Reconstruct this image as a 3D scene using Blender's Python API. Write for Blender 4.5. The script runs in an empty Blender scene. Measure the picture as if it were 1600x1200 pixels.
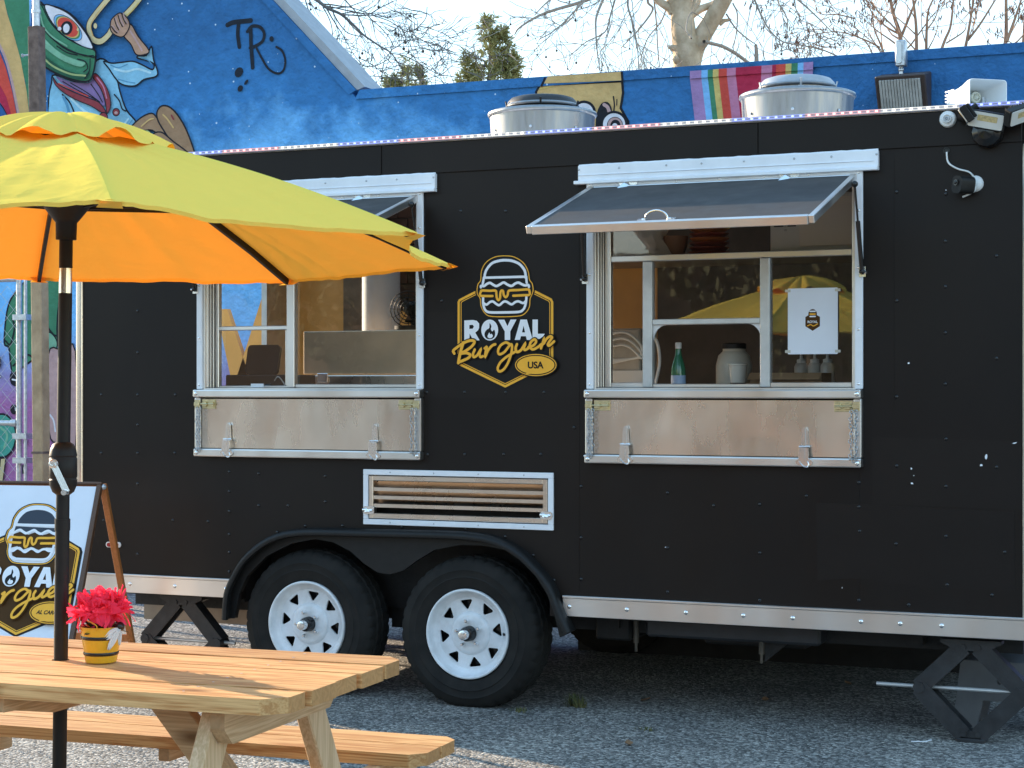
import bpy, bmesh, math, random
from mathutils import Vector as V, Matrix, noise as mnoise
from mathutils.geometry import tessellate_polygon

# ------------------------------------------------------------------ camera, world, sun, exposure
S = bpy.context.scene
COL = S.collection
R_ = math.radians
PSI = R_(23.75)                       # the camera looks this far to the left of straight at the trailer
FPX, CX, CY = 2850.0, 800.0, 609.0    # focal length and principal point in pixels of the photograph
CAM = V((0.0, -7.635, 1.465))

cam = bpy.data.cameras.new("camera")
cam.sensor_width = 36.0
cam.lens = FPX / 1600 * 36.0
cam.shift_y = 9.0 / 1600
cam.clip_end = 2000
cam_o = bpy.data.objects.new("camera", cam)
cam_o.location = CAM
cam_o.rotation_euler = (R_(90), 0, PSI)
COL.objects.link(cam_o)
S.camera = cam_o

SUN_EL = R_(16.5)
SUN_DIR = V((-0.946, 0.324, 0)).normalized() * math.cos(SUN_EL) + V((0, 0, math.sin(SUN_EL)))   # towards the sun
W = bpy.data.worlds.new("World")
S.world = W
W.use_nodes = True
wn = W.node_tree.nodes
wn.clear()
sky = wn.new("ShaderNodeTexSky")
sky.sky_type = 'NISHITA'
sky.sun_disc = False
sky.sun_elevation = SUN_EL
sky.sun_rotation = math.atan2(SUN_DIR.x, SUN_DIR.y)
sky.air_density = 1.0
sky.dust_density = 0.0
sky.ozone_density = 1.2
bg = wn.new("ShaderNodeBackground")
bg.inputs[1].default_value = 0.15
wo = wn.new("ShaderNodeOutputWorld")
gam = wn.new("ShaderNodeGamma"); gam.inputs[1].default_value = 0.3       # a thin even veil: the whole sky evened out alike
hsv = wn.new("ShaderNodeHueSaturation"); hsv.inputs["Saturation"].default_value = 2.25
scl = wn.new("ShaderNodeVectorMath"); scl.operation = 'SCALE'; scl.inputs["Scale"].default_value = 1.9
W.node_tree.links.new(sky.outputs[0], gam.inputs[0])
W.node_tree.links.new(gam.outputs[0], hsv.inputs["Color"])
W.node_tree.links.new(hsv.outputs[0], scl.inputs[0])
W.node_tree.links.new(scl.outputs[0], bg.inputs[0])
W.node_tree.links.new(bg.outputs[0], wo.inputs[0])

sun = bpy.data.lights.new("sun", 'SUN')
sun.energy = 2.8
sun.angle = R_(0.53)
sun.color = (1.0, 0.80, 0.58)
sun_o = bpy.data.objects.new("sun", sun)
sun_o.rotation_euler = SUN_DIR.to_track_quat('Z', 'Y').to_euler()
COL.objects.link(sun_o)

S.view_settings.view_transform = 'Standard'
S.view_settings.look = 'None'
S.view_settings.gamma = 1
S.view_settings.use_curve_mapping = False
S.view_settings.exposure = 2.05
S.cycles.max_bounces = 8
S.cycles.transparent_max_bounces = 12
S.cycles.sample_clamp_indirect = 6.0

rnd = random.Random(7)

# ------------------------------------------------------------------ surveying: points of the photograph on known planes
FW = V((-math.sin(PSI), math.cos(PSI), 0))
RT = V((math.cos(PSI), math.sin(PSI), 0))
UP = V((0, 0, 1))


def ray(u, v):
    return FW * FPX + RT * (u - CX) + UP * (CY - v)


def on_y(u, v, y=0.0):                 # on the upright plane parallel to the trailer's face
    r = ray(u, v)
    return CAM + r * ((y - CAM.y) / r.y)


def on_z(u, v, z=0.0):                 # on a level plane
    r = ray(u, v)
    return CAM + r * ((z - CAM.z) / r.z)


def at_depth(u, v, d):
    return CAM + ray(u, v) * (d / FPX)


# ------------------------------------------------------------------ mesh builder
class MB:
    def __init__(self, M=None):
        self.v, self.f, self.mi = [], [], []
        self.M = M or Matrix.Identity(4)

    def add(self, vs, fs, mi=0):
        n = len(self.v)
        M = self.M
        self.v += [M @ V(p) for p in vs]
        self.f += [tuple(i + n for i in f) for f in fs]
        self.mi += [mi] * len(fs)
        return self

    def box(self, a, b, mi=0):
        x0, x1 = sorted((a[0], b[0])); y0, y1 = sorted((a[1], b[1])); z0, z1 = sorted((a[2], b[2]))
        return self.add([(x0, y0, z0), (x1, y0, z0), (x1, y1, z0), (x0, y1, z0),
                         (x0, y0, z1), (x1, y0, z1), (x1, y1, z1), (x0, y1, z1)],
                        [(0, 3, 2, 1), (4, 5, 6, 7), (0, 1, 5, 4), (1, 2, 6, 5), (2, 3, 7, 6), (3, 0, 4, 7)], mi)

    def bar(self, p, q, w, h, up=(0, 0, 1), mi=0):      # a square bar from p to q
        p, q = V(p), V(q)
        d = (q - p).normalized()
        s = d.cross(V(up))
        if s.length < 1e-5:
            s = d.cross(V((0, 1, 0)))
        s.normalize()
        t = s.cross(d).normalized()
        vs = []
        for e in (p, q):
            for a, b in ((-1, -1), (1, -1), (1, 1), (-1, 1)):
                vs.append(e + s * (a * w / 2) + t * (b * h / 2))
        return self.add(vs, [(3, 2, 1, 0), (4, 5, 6, 7), (0, 1, 5, 4), (1, 2, 6, 5), (2, 3, 7, 6), (3, 0, 4, 7)], mi)

    def tube(self, pts, rad, n=8, mi=0, cap=True):
        pts = [V(p) for p in pts]
        if not isinstance(rad, (list, tuple)):
            rad = [rad] * len(pts)
        vs, fs = [], []
        prev = None
        for i, p in enumerate(pts):
            d = (pts[min(i + 1, len(pts) - 1)] - pts[max(i - 1, 0)])
            d = d.normalized() if d.length > 1e-9 else V((0, 0, 1))
            if prev is None:
                s = d.orthogonal().normalized()
            else:
                s = prev - d * prev.dot(d)
                s = s.normalized() if s.length > 1e-6 else d.orthogonal().normalized()
            prev = s
            t = d.cross(s)
            for k in range(n):
                a = 2 * math.pi * k / n
                vs.append(p + (s * math.cos(a) + t * math.sin(a)) * rad[i])
        for i in range(len(pts) - 1):
            for k in range(n):
                k2 = (k + 1) % n
                fs.append((i * n + k, i * n + k2, (i + 1) * n + k2, (i + 1) * n + k))
        if cap:
            fs.append(tuple(range(n - 1, -1, -1)))
            m = (len(pts) - 1) * n
            fs.append(tuple(m + k for k in range(n)))
        return self.add(vs, fs, mi)

    def ring(self, c, ax, R, r, n=16, m=6, mi=0, sx=1.0):   # a torus round axis ax
        c, ax = V(c), V(ax).normalized()
        s = ax.orthogonal().normalized(); t = ax.cross(s)
        vs, fs = [], []
        for i in range(n):
            a = 2 * math.pi * i / n
            d = s * math.cos(a) * sx + t * math.sin(a)
            for k in range(m):
                b = 2 * math.pi * k / m
                vs.append(c + d * (R + r * math.cos(b)) + ax * (r * math.sin(b)))
        for i in range(n):
            for k in range(m):
                fs.append((i * m + k, ((i + 1) % n) * m + k, ((i + 1) % n) * m + (k + 1) % m, i * m + (k + 1) % m))
        return self.add(vs, fs, mi)

    def lathe(self, prof, n=32, mi=0, M=None, rmod=None):   # prof: (radius, height) round local z
        vs, fs = [], []
        for j, (r, h) in enumerate(prof):
            for k in range(n):
                a = 2 * math.pi * k / n
                rr = r + (rmod(j, k) if rmod else 0)
                vs.append(V((rr * math.cos(a), rr * math.sin(a), h)))
        if M is not None:
            vs = [M @ p for p in vs]
        for j in range(len(prof) - 1):
            for k in range(n):
                k2 = (k + 1) % n
                fs.append((j * n + k, j * n + k2, (j + 1) * n + k2, (j + 1) * n + k))
        return self.add(vs, fs, mi)

    def disc(self, c, ax, r, n=12, mi=0):
        c, ax = V(c), V(ax).normalized()
        s = ax.orthogonal().normalized(); t = ax.cross(s)
        vs = [c + (s * math.cos(2 * math.pi * k / n) + t * math.sin(2 * math.pi * k / n)) * r for k in range(n)]
        return self.add(vs, [tuple(range(n))], mi)

    def dome(self, c, ax, r, h, n=10, m=3, mi=0):
        c, ax = V(c), V(ax).normalized()
        s = ax.orthogonal().normalized(); t = ax.cross(s)
        vs, fs = [], []
        for j in range(m):
            e = j / m * math.pi / 2
            for k in range(n):
                a = 2 * math.pi * k / n
                vs.append(c + (s * math.cos(a) + t * math.sin(a)) * r * math.cos(e) + ax * h * math.sin(e))
        vs.append(c + ax * h)
        for j in range(m - 1):
            for k in range(n):
                k2 = (k + 1) % n
                fs.append((j * n + k, j * n + k2, (j + 1) * n + k2, (j + 1) * n + k))
        for k in range(n):
            fs.append(((m - 1) * n + k, (m - 1) * n + (k + 1) % n, m * n))
        return self.add(vs, fs, mi)

    def ball(self, c, r, n=10, m=6, mi=0, sc=(1, 1, 1)):
        c = V(c)
        vs, fs = [], []
        for j in range(m + 1):
            e = -math.pi / 2 + math.pi * j / m
            for k in range(n):
                a = 2 * math.pi * k / n
                vs.append(c + V((r * math.cos(e) * math.cos(a) * sc[0], r * math.cos(e) * math.sin(a) * sc[1], r * math.sin(e) * sc[2])))
        for j in range(m):
            for k in range(n):
                fs.append((j * n + k, j * n + (k + 1) % n, (j + 1) * n + (k + 1) % n, (j + 1) * n + k))
        return self.add(vs, fs, mi)

    def plate(self, loops, h0=0.0, h1=None, mi=0, mside=None):  # outline(s) in local xy (first the outer one, then the holes), from h0 up to h1
        loops = [clean(lp) for lp in loops]
        flat = [p for lp in loops for p in lp]
        tris = tessellate_polygon([[V((p[0], p[1], 0)) for p in lp] for lp in loops])
        fs = []
        for t in tris:
            a, b, c = (flat[i] for i in t)
            ar = (b[0] - a[0]) * (c[1] - a[1]) - (b[1] - a[1]) * (c[0] - a[0])
            fs.append(t if ar > 0 else (t[0], t[2], t[1]))
        if h1 is None:
            return self.add([(p[0], p[1], h0) for p in flat], fs, mi)
        N = len(flat)
        vs = [(p[0], p[1], h1) for p in flat] + [(p[0], p[1], h0) for p in flat]
        g = [tuple(f) for f in fs] + [tuple(N + i for i in reversed(f)) for f in fs]
        self.add(vs, g, mi)
        sides, o = [], 0
        for li, lp in enumerate(loops):
            n = len(lp)
            ar = sum(lp[i][0] * lp[(i + 1) % n][1] - lp[(i + 1) % n][0] * lp[i][1] for i in range(n))
            outer = (ar > 0) == (li == 0)
            for i in range(n):
                j = (i + 1) % n
                q = (o + i, N + o + i, N + o + j, o + j)
                sides.append(q if outer else tuple(reversed(q)))
            o += n
        return self.add(vs, sides, mi if mside is None else mside)

    def ribbon(self, pts, w, h=0.0, mi=0, closed=False, cap=True, rise=0.0):   # a flat stroke in local xy at height h
        P = [V((p[0], p[1])) for p in clean(pts)] if not closed else [V((p[0], p[1])) for p in clean(pts)]
        n = len(P)
        if n < 2:
            return self
        ws = w if isinstance(w, (list, tuple)) else [w] * n
        if len(ws) != n:
            ws = [ws[min(len(ws) - 1, int(i * len(ws) / n))] for i in range(n)]
        Lp, Rp = [], []
        for i in range(n):
            a = P[i - 1] if (i > 0 or closed) else None
            b = P[(i + 1) % n] if (i < n - 1 or closed) else None
            d0 = (P[i] - a).normalized() if a is not None else None
            d1 = (b - P[i]).normalized() if b is not None else None
            if d0 is None: d0 = d1
            if d1 is None: d1 = d0
            n0 = V((-d0.y, d0.x)); n1 = V((-d1.y, d1.x))
            m = n0 + n1
            m = m.normalized() if m.length > 1e-6 else n0
            k = min(1.0 / max(0.35, m.dot(n0)), 1.8) * ws[i] / 2
            hh = h + rise * i / max(1, n - 1)
            Lp.append((P[i].x + m.x * k, P[i].y + m.y * k, hh)); Rp.append((P[i].x - m.x * k, P[i].y - m.y * k, hh))
        vs = Lp + Rp
        fs = []
        for i in range(n if closed else n - 1):
            j = (i + 1) % n
            fs.append((i, n + i, n + j, j))
        self.add(vs, fs, mi)
        if cap and not closed:
            for e, q in ((0, P[1]), (n - 1, P[n - 2])):
                d = (P[e] - q).normalized(); nn = V((-d.y, d.x))
                r = ws[e] / 2
                hh = h + (rise if e else 0)
                fan = []
                for s in range(9):
                    a = math.pi * s / 8
                    pt = P[e] - nn * r * math.cos(a) + d * r * math.sin(a)
                    fan.append((pt.x, pt.y, hh))
                self.add(fan, [tuple(range(9))], mi)
        return self

    def build(self, name, mats, parent=None, smooth=None, bevel=None, local=False, seg=1):
        me = bpy.data.meshes.new(name)
        vs = self.v
        if parent is not None and not local:
            o = ORIGIN[parent.name]
            vs = [p - o for p in vs]
        me.from_pydata([tuple(p) for p in vs], [], self.f)
        if not isinstance(mats, (list, tuple)):
            mats = [mats]
        for m in mats:
            me.materials.append(m)
        if len(mats) > 1:
            me.polygons.foreach_set('material_index', self.mi)
        if smooth is not None:
            me.polygons.foreach_set('use_smooth', [True] * len(me.polygons))
            if smooth < 180:
                me.set_sharp_from_angle(angle=R_(smooth))
        me.update()
        ob = bpy.data.objects.new(name, me)
        COL.objects.link(ob)
        if parent is not None:
            ob.parent = parent
        ORIGIN[ob.name] = ORIGIN[parent.name] if parent is not None and not local else V((0, 0, 0))
        if bevel:
            b = ob.modifiers.new("bevel", 'BEVEL')
            b.width = bevel; b.segments = seg; b.limit_method = 'ANGLE'; b.angle_limit = R_(40)
        return ob


ORIGIN = {}


def clean(pts):
    out = []
    for p in pts:
        if not out or abs(p[0] - out[-1][0]) + abs(p[1] - out[-1][1]) > 1e-6:
            out.append((p[0], p[1]))
    if len(out) > 2 and abs(out[0][0] - out[-1][0]) + abs(out[0][1] - out[-1][1]) < 1e-6:
        out.pop()
    return out


def curve(pts, k=6, closed=False):       # Catmull-Rom through the given points
    P = [V((p[0], p[1])) if len(p) == 2 else V(p) for p in pts]
    n = len(P)
    out = []
    for i in range(n if closed else n - 1):
        p1, p2 = P[i], P[(i + 1) % n]
        p0 = P[i - 1] if (i > 0 or closed) else p1 * 2 - p2
        p3 = P[(i + 2) % n] if (i < n - 2 or closed) else p2 * 2 - p1
        for s in range(k):
            t = s / k
            out.append(0.5 * ((2 * p1) + (p2 - p0) * t + (2 * p0 - 5 * p1 + 4 * p2 - p3) * t * t + (3 * p1 - p0 - 3 * p2 + p3) * t ** 3))
    if not closed:
        out.append(P[-1])
    return out


def oval(cx, cy, rx, ry, n=28, rot=0.0):
    return [(cx + rx * math.cos(a) * math.cos(rot) - ry * math.sin(a) * math.sin(rot),
             cy + rx * math.cos(a) * math.sin(rot) + ry * math.sin(a) * math.cos(rot)) for a in (2 * math.pi * k / n for k in range(n))]


def rrect(x0, y0, x1, y1, r, k=4):
    out = []
    for cx, cy, a0 in ((x1 - r, y1 - r, 0), (x0 + r, y1 - r, 90), (x0 + r, y0 + r, 180), (x1 - r, y0 + r, 270)):
        for s in range(k + 1):
            a = R_(a0 + 90 * s / k)
            out.append((cx + r * math.cos(a), cy + r * math.sin(a)))
    return out


def tag(o, label=None, cat=None, group=None, kind=None):
    for k, x in (('label', label), ('category', cat), ('group', group), ('kind', kind)):
        if x:
            o[k] = x
    return o


def thing(name, label, cat, loc=(0, 0, 0), rz=0.0, group=None):
    o = bpy.data.objects.new(name, None)
    o.empty_display_size = 0.1
    COL.objects.link(o)
    o.location = loc
    o.rotation_euler = (0, 0, rz)
    ORIGIN[o.name] = V(loc)
    return tag(o, label, cat, group)


def copy_tree(o, parent=None):
    c = o.copy()
    COL.objects.link(c)
    if parent is not None:
        c.parent = parent
    ORIGIN[c.name] = ORIGIN.get(o.name, V((0, 0, 0)))
    for ch in list(o.children):
        copy_tree(ch, c)
    return c


def text_plate(mb, s, width, M, depth=0.0, off=0.0, mi=0, shear=0.0, thick=None):
    """the built-in font's outlines for s, scaled to a width and centred, added to mb through matrix M"""
    cu = bpy.data.curves.new("lettering", 'FONT')
    cu.body = s
    cu.align_x = 'CENTER'; cu.align_y = 'CENTER'
    cu.offset = off
    cu.shear = shear
    ob = bpy.data.objects.new("lettering", cu)
    COL.objects.link(ob)
    dg = bpy.context.evaluated_depsgraph_get()
    dg.update()
    me = bpy.data.meshes.new_from_object(ob.evaluated_get(dg))
    vs = [v.co.copy() for v in me.vertices]
    fs = [tuple(p.vertices) for p in me.polygons]
    bpy.data.objects.remove(ob)
    bpy.data.curves.remove(cu)
    bpy.data.meshes.remove(me)
    x0 = min(v.x for v in vs); x1 = max(v.x for v in vs); y0 = min(v.y for v in vs); y1 = max(v.y for v in vs)
    k = width / (x1 - x0)
    keep = mb.M
    mb.M = M
    mb.add([((v.x - (x0 + x1) / 2) * k, (v.y - (y0 + y1) / 2) * k, depth) for v in vs], fs, mi)
    mb.M = keep


WALLM = Matrix(((1, 0, 0, 0), (0, 0, -1, 0), (0, 1, 0, 0), (0, 0, 0, 1)))   # local (a,b,c) -> world (a, -c, b): a sheet on the trailer's face


def wp(u, v, y=0.0):                    # photograph pixel -> (x, z) on an upright plane
    p = on_y(u, v, y)
    return (p.x, p.z)


# ------------------------------------------------------------------ materials
def nt(m):
    m.use_nodes = True
    t = m.node_tree
    return t, t.nodes, t.links


def mat(name, col, rough=0.5, metal=0.0, var=0.0, vscale=6.0, col2=None, bump=0.0, bscale=60.0, stretch=(1, 1, 1),
        rvar=0.0, coat=0.0, spec=0.5, emit=None, estr=0.0, per_object=0.0, detail=5.0, bdist=0.01):
    m = bpy.data.materials.new(name)
    t, N, L = nt(m)
    b = N["Principled BSDF"]
    b.inputs["Roughness"].default_value = rough
    b.inputs["Metallic"].default_value = metal
    b.inputs["Specular IOR Level"].default_value = spec
    b.inputs["Coat Weight"].default_value = coat
    b.inputs["Base Color"].default_value = (*col, 1)
    tc = N.new("ShaderNodeTexCoord")
    mp = N.new("ShaderNodeMapping")
    mp.inputs["Scale"].default_value = stretch
    L.new(tc.outputs["Object"], mp.inputs[0])
    out = None
    if var > 0 or col2:
        no = N.new("ShaderNodeTexNoise")
        no.inputs["Scale"].default_value = vscale
        no.inputs["Detail"].default_value = detail
        no.inputs["Roughness"].default_value = 0.6
        L.new(mp.outputs[0], no.inputs[0])
        rp = N.new("ShaderNodeValToRGB")
        rp.color_ramp.elements[0].position = 0.32
        rp.color_ramp.elements[1].position = 0.68
        c2 = col2 or tuple(min(1, c * (1 + var)) for c in col)
        c1 = col if col2 else tuple(c * (1 - var) for c in col)
        rp.color_ramp.elements[0].color = (*c1, 1)
        rp.color_ramp.elements[1].color = (*c2, 1)
        L.new(no.outputs[0], rp.inputs[0])
        out = rp.outputs[0]
        L.new(out, b.inputs["Base Color"])
        if rvar:
            mr = N.new("ShaderNodeMapRange")
            mr.inputs[3].default_value = max(0, rough - rvar)
            mr.inputs[4].default_value = min(1, rough + rvar)
            n2 = N.new("ShaderNodeTexNoise")
            n2.inputs["Scale"].default_value = vscale * 1.7
            n2.inputs["Detail"].default_value = 6
            L.new(mp.outputs[0], n2.inputs[0])
            mr.inputs[1].default_value = 0.3; mr.inputs[2].default_value = 0.7
            L.new(n2.outputs[0], mr.inputs[0])
            L.new(mr.outputs[0], b.inputs["Roughness"])
    if per_object and out is not None:
        oi = N.new("ShaderNodeObjectInfo")
        hs = N.new("ShaderNodeHueSaturation")
        mr = N.new("ShaderNodeMapRange")
        mr.inputs[3].default_value = 1 - per_object; mr.inputs[4].default_value = 1 + per_object
        L.new(oi.outputs["Random"], mr.inputs[0])
        L.new(mr.outputs[0], hs.inputs["Value"])
        L.new(out, hs.inputs["Color"])
        L.new(hs.outputs[0], b.inputs["Base Color"])
    if bump:
        bn = N.new("ShaderNodeTexNoise")
        bn.inputs["Scale"].default_value = bscale
        bn.inputs["Detail"].default_value = 6
        L.new(mp.outputs[0], bn.inputs[0])
        bu = N.new("ShaderNodeBump")
        bu.inputs["Strength"].default_value = bump
        bu.inputs["Distance"].default_value = bdist
        L.new(bn.outputs[0], bu.inputs["Height"])
        L.new(bu.outputs[0], b.inputs["Normal"])
    if emit:
        b.inputs["Emission Color"].default_value = (*emit, 1)
        b.inputs["Emission Strength"].default_value = estr
    return m


def cloth_mat(name, top, through, rough=0.8):
    m = bpy.data.materials.new(name)
    t, N, L = nt(m)
    N.clear()
    o = N.new("ShaderNodeOutputMaterial")
    d = N.new("ShaderNodeBsdfDiffuse"); d.inputs[0].default_value = (*top, 1)
    tr = N.new("ShaderNodeBsdfTranslucent"); tr.inputs[0].default_value = (*through, 1)
    mx = N.new("ShaderNodeAddShader")
    tc = N.new("ShaderNodeTexCoord")
    n1 = N.new("ShaderNodeTexNoise"); n1.inputs["Scale"].default_value = 9; n1.inputs["Detail"].default_value = 4; n1.inputs["Distortion"].default_value = 0.6
    n2 = N.new("ShaderNodeTexNoise"); n2.inputs["Scale"].default_value = 260
    mp = N.new("ShaderNodeMapping"); mp.inputs["Scale"].default_value = (1, 1, 2.5)
    L.new(tc.outputs["Object"], mp.inputs[0]); L.new(mp.outputs[0], n1.inputs[0]); L.new(tc.outputs["Object"], n2.inputs[0])
    b1 = N.new("ShaderNodeBump"); b1.inputs["Strength"].default_value = 0.28; b1.inputs["Distance"].default_value = 0.02
    b2 = N.new("ShaderNodeBump"); b2.inputs["Strength"].default_value = 0.12; b2.inputs["Distance"].default_value = 0.002
    L.new(n1.outputs[0], b1.inputs["Height"]); L.new(n2.outputs[0], b2.inputs["Height"]); L.new(b1.outputs[0], b2.inputs["Normal"])
    L.new(b2.outputs[0], d.inputs["Normal"]); L.new(b2.outputs[0], tr.inputs["Normal"])
    L.new(d.outputs[0], mx.inputs[0]); L.new(tr.outputs[0], mx.inputs[1])
    L.new(mx.outputs[0], o.inputs[0])
    return m


def glass_mat(name, tint=(0.965, 0.97, 0.96), gain=1.0):
    m = bpy.data.materials.new(name)
    t, N, L = nt(m)
    N.clear()
    o = N.new("ShaderNodeOutputMaterial")
    tr = N.new("ShaderNodeBsdfTransparent"); tr.inputs[0].default_value = (*tint, 1)
    g = N.new("ShaderNodeBsdfGlossy"); g.inputs["Roughness"].default_value = 0.015
    fr = N.new("ShaderNodeFresnel"); fr.inputs[0].default_value = 1.52
    mu = N.new("ShaderNodeMath"); mu.operation = 'MULTIPLY'; mu.inputs[1].default_value = 2.6 * gain; mu.use_clamp = True
    tc = N.new("ShaderNodeTexCoord")
    n1 = N.new("ShaderNodeTexNoise"); n1.inputs["Scale"].default_value = 5
    b1 = N.new("ShaderNodeBump"); b1.inputs["Strength"].default_value = 0.02; b1.inputs["Distance"].default_value = 0.01
    L.new(tc.outputs["Object"], n1.inputs[0]); L.new(n1.outputs[0], b1.inputs["Height"]); L.new(b1.outputs[0], g.inputs["Normal"])
    mx = N.new("ShaderNodeMixShader")
    L.new(fr.outputs[0], mu.inputs[0]); L.new(mu.outputs[0], mx.inputs[0])
    L.new(tr.outputs[0], mx.inputs[1]); L.new(g.outputs[0], mx.inputs[2]); L.new(mx.outputs[0], o.inputs[0])
    return m


def wood_mat(name, light, dark, rough=0.6, axis=0):
    m = bpy.data.materials.new(name)
    t, N, L = nt(m)
    b = N["Principled BSDF"]
    b.inputs["Roughness"].default_value = rough
    b.inputs["Specular IOR Level"].default_value = 0.3
    tc = N.new("ShaderNodeTexCoord")
    oi = N.new("ShaderNodeObjectInfo")
    cb = N.new("ShaderNodeCombineXYZ")
    mr = N.new("ShaderNodeMath"); mr.operation = 'MULTIPLY'; mr.inputs[1].default_value = 37.0
    L.new(oi.outputs["Random"], mr.inputs[0])
    for i in range(3):
        L.new(mr.outputs[0], cb.inputs[i])
    ad = N.new("ShaderNodeVectorMath"); ad.operation = 'ADD'
    L.new(tc.outputs["Object"], ad.inputs[0]); L.new(cb.outputs[0], ad.inputs[1])
    mp = N.new("ShaderNodeMapping"); mp.inputs["Scale"].default_value = tuple(1.1 if i == axis else 15 for i in range(3))
    L.new(ad.outputs[0], mp.inputs[0])
    n1 = N.new("ShaderNodeTexNoise"); n1.inputs["Scale"].default_value = 1.6; n1.inputs["Detail"].default_value = 3; n1.inputs["Distortion"].default_value = 0.8
    L.new(mp.outputs[0], n1.inputs[0])
    wv = N.new("ShaderNodeMath"); wv.operation = 'MULTIPLY'; wv.inputs[1].default_value = 26.0
    sn = N.new("ShaderNodeMath"); sn.operation = 'SINE'
    L.new(n1.outputs[0], wv.inputs[0]); L.new(wv.outputs[0], sn.inputs[0])
    mp2 = N.new("ShaderNodeMapping"); mp2.inputs["Scale"].default_value = tuple(3 if i == axis else 120 for i in range(3))
    L.new(ad.outputs[0], mp2.inputs[0])
    n2 = N.new("ShaderNodeTexNoise"); n2.inputs["Scale"].default_value = 2.0; n2.inputs["Detail"].default_value = 4
    L.new(mp2.outputs[0], n2.inputs[0])
    a1 = N.new("ShaderNodeMath"); a1.operation = 'MULTIPLY_ADD'; a1.inputs[1].default_value = 0.16; 
    L.new(sn.outputs[0], a1.inputs[0]); L.new(n2.outputs[0], a1.inputs[2])
    # knots
    mp3 = N.new("ShaderNodeMapping"); mp3.inputs["Scale"].default_value = tuple(1.7 if i == axis else 5 for i in range(3))
    L.new(ad.outputs[0], mp3.inputs[0])
    vo = N.new("ShaderNodeTexVoronoi"); vo.inputs["Scale"].default_value = 1.3
    L.new(mp3.outputs[0], vo.inputs[0])
    kr = N.new("ShaderNodeMapRange"); kr.inputs[1].default_value = 0.05; kr.inputs[2].default_value = 0.17; kr.inputs[3].default_value = 1; kr.inputs[4].default_value = 0
    L.new(vo.outputs["Distance"], kr.inputs[0])
    rp = N.new("ShaderNodeValToRGB")
    rp.color_ramp.elements[0].position = 0.30; rp.color_ramp.elements[1].position = 0.72
    rp.color_ramp.elements[0].color = (*dark, 1); rp.color_ramp.elements[1].color = (*light, 1)
    L.new(a1.outputs[0], rp.inputs[0])
    mx = N.new("ShaderNodeMix"); mx.data_type = 'RGBA'
    mx.inputs[7].default_value = (dark[0] * 0.35, dark[1] * 0.28, dark[2] * 0.22, 1)
    sx_ = N.new("ShaderNodeSeparateXYZ"); L.new(tc.outputs["Normal"], sx_.inputs[0])     # the sawn ends are darker and plain
    ab = N.new("ShaderNodeMath"); ab.operation = 'ABSOLUTE'; L.new(sx_.outputs[axis], ab.inputs[0])
    er = N.new("ShaderNodeMapRange"); er.inputs[1].default_value = 0.6; er.inputs[2].default_value = 0.85; er.inputs[4].default_value = 0.9; L.new(ab.outputs[0], er.inputs[0])
    en = N.new("ShaderNodeTexNoise"); en.inputs["Scale"].default_value = 14; L.new(ad.outputs[0], en.inputs[0])
    ew = N.new("ShaderNodeMath"); ew.operation = 'MULTIPLY_ADD'; ew.inputs[1].default_value = 0.14; ew.inputs[2].default_value = 0.5
    es = N.new("ShaderNodeMath"); es.operation = 'SINE'; em = N.new("ShaderNodeMath"); em.operation = 'MULTIPLY'; em.inputs[1].default_value = 60
    L.new(en.outputs[0], em.inputs[0]); L.new(em.outputs[0], es.inputs[0]); L.new(es.outputs[0], ew.inputs[0])
    ec = N.new("ShaderNodeMix"); ec.data_type = 'RGBA'; ec.inputs[6].default_value = tuple(c * .62 for c in dark) + (1,); ec.inputs[7].default_value = (light[0] * .78, light[1] * .68, light[2] * .6, 1)
    L.new(ew.outputs[0], ec.inputs[0])
    me_ = N.new("ShaderNodeMix"); me_.data_type = 'RGBA'
    L.new(er.outputs[0], me_.inputs[0]); L.new(rp.outputs[0], me_.inputs[6]); L.new(ec.outputs[2], me_.inputs[7])
    L.new(kr.outputs[0], mx.inputs[0]); L.new(me_.outputs[2], mx.inputs[6])
    hs = N.new("ShaderNodeHueSaturation")
    m2 = N.new("ShaderNodeMapRange"); m2.inputs[3].default_value = 0.84; m2.inputs[4].default_value = 1.10
    L.new(oi.outputs["Random"], m2.inputs[0]); L.new(m2.outputs[0], hs.inputs["Value"]); L.new(mx.outputs[2], hs.inputs["Color"])
    L.new(hs.outputs[0], b.inputs["Base Color"])
    bu = N.new("ShaderNodeBump"); bu.inputs["Strength"].default_value = 0.25; bu.inputs["Distance"].default_value = 0.003
    L.new(a1.outputs[0], bu.inputs["Height"]); L.new(bu.outputs[0], b.inputs["Normal"])
    return m


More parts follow.
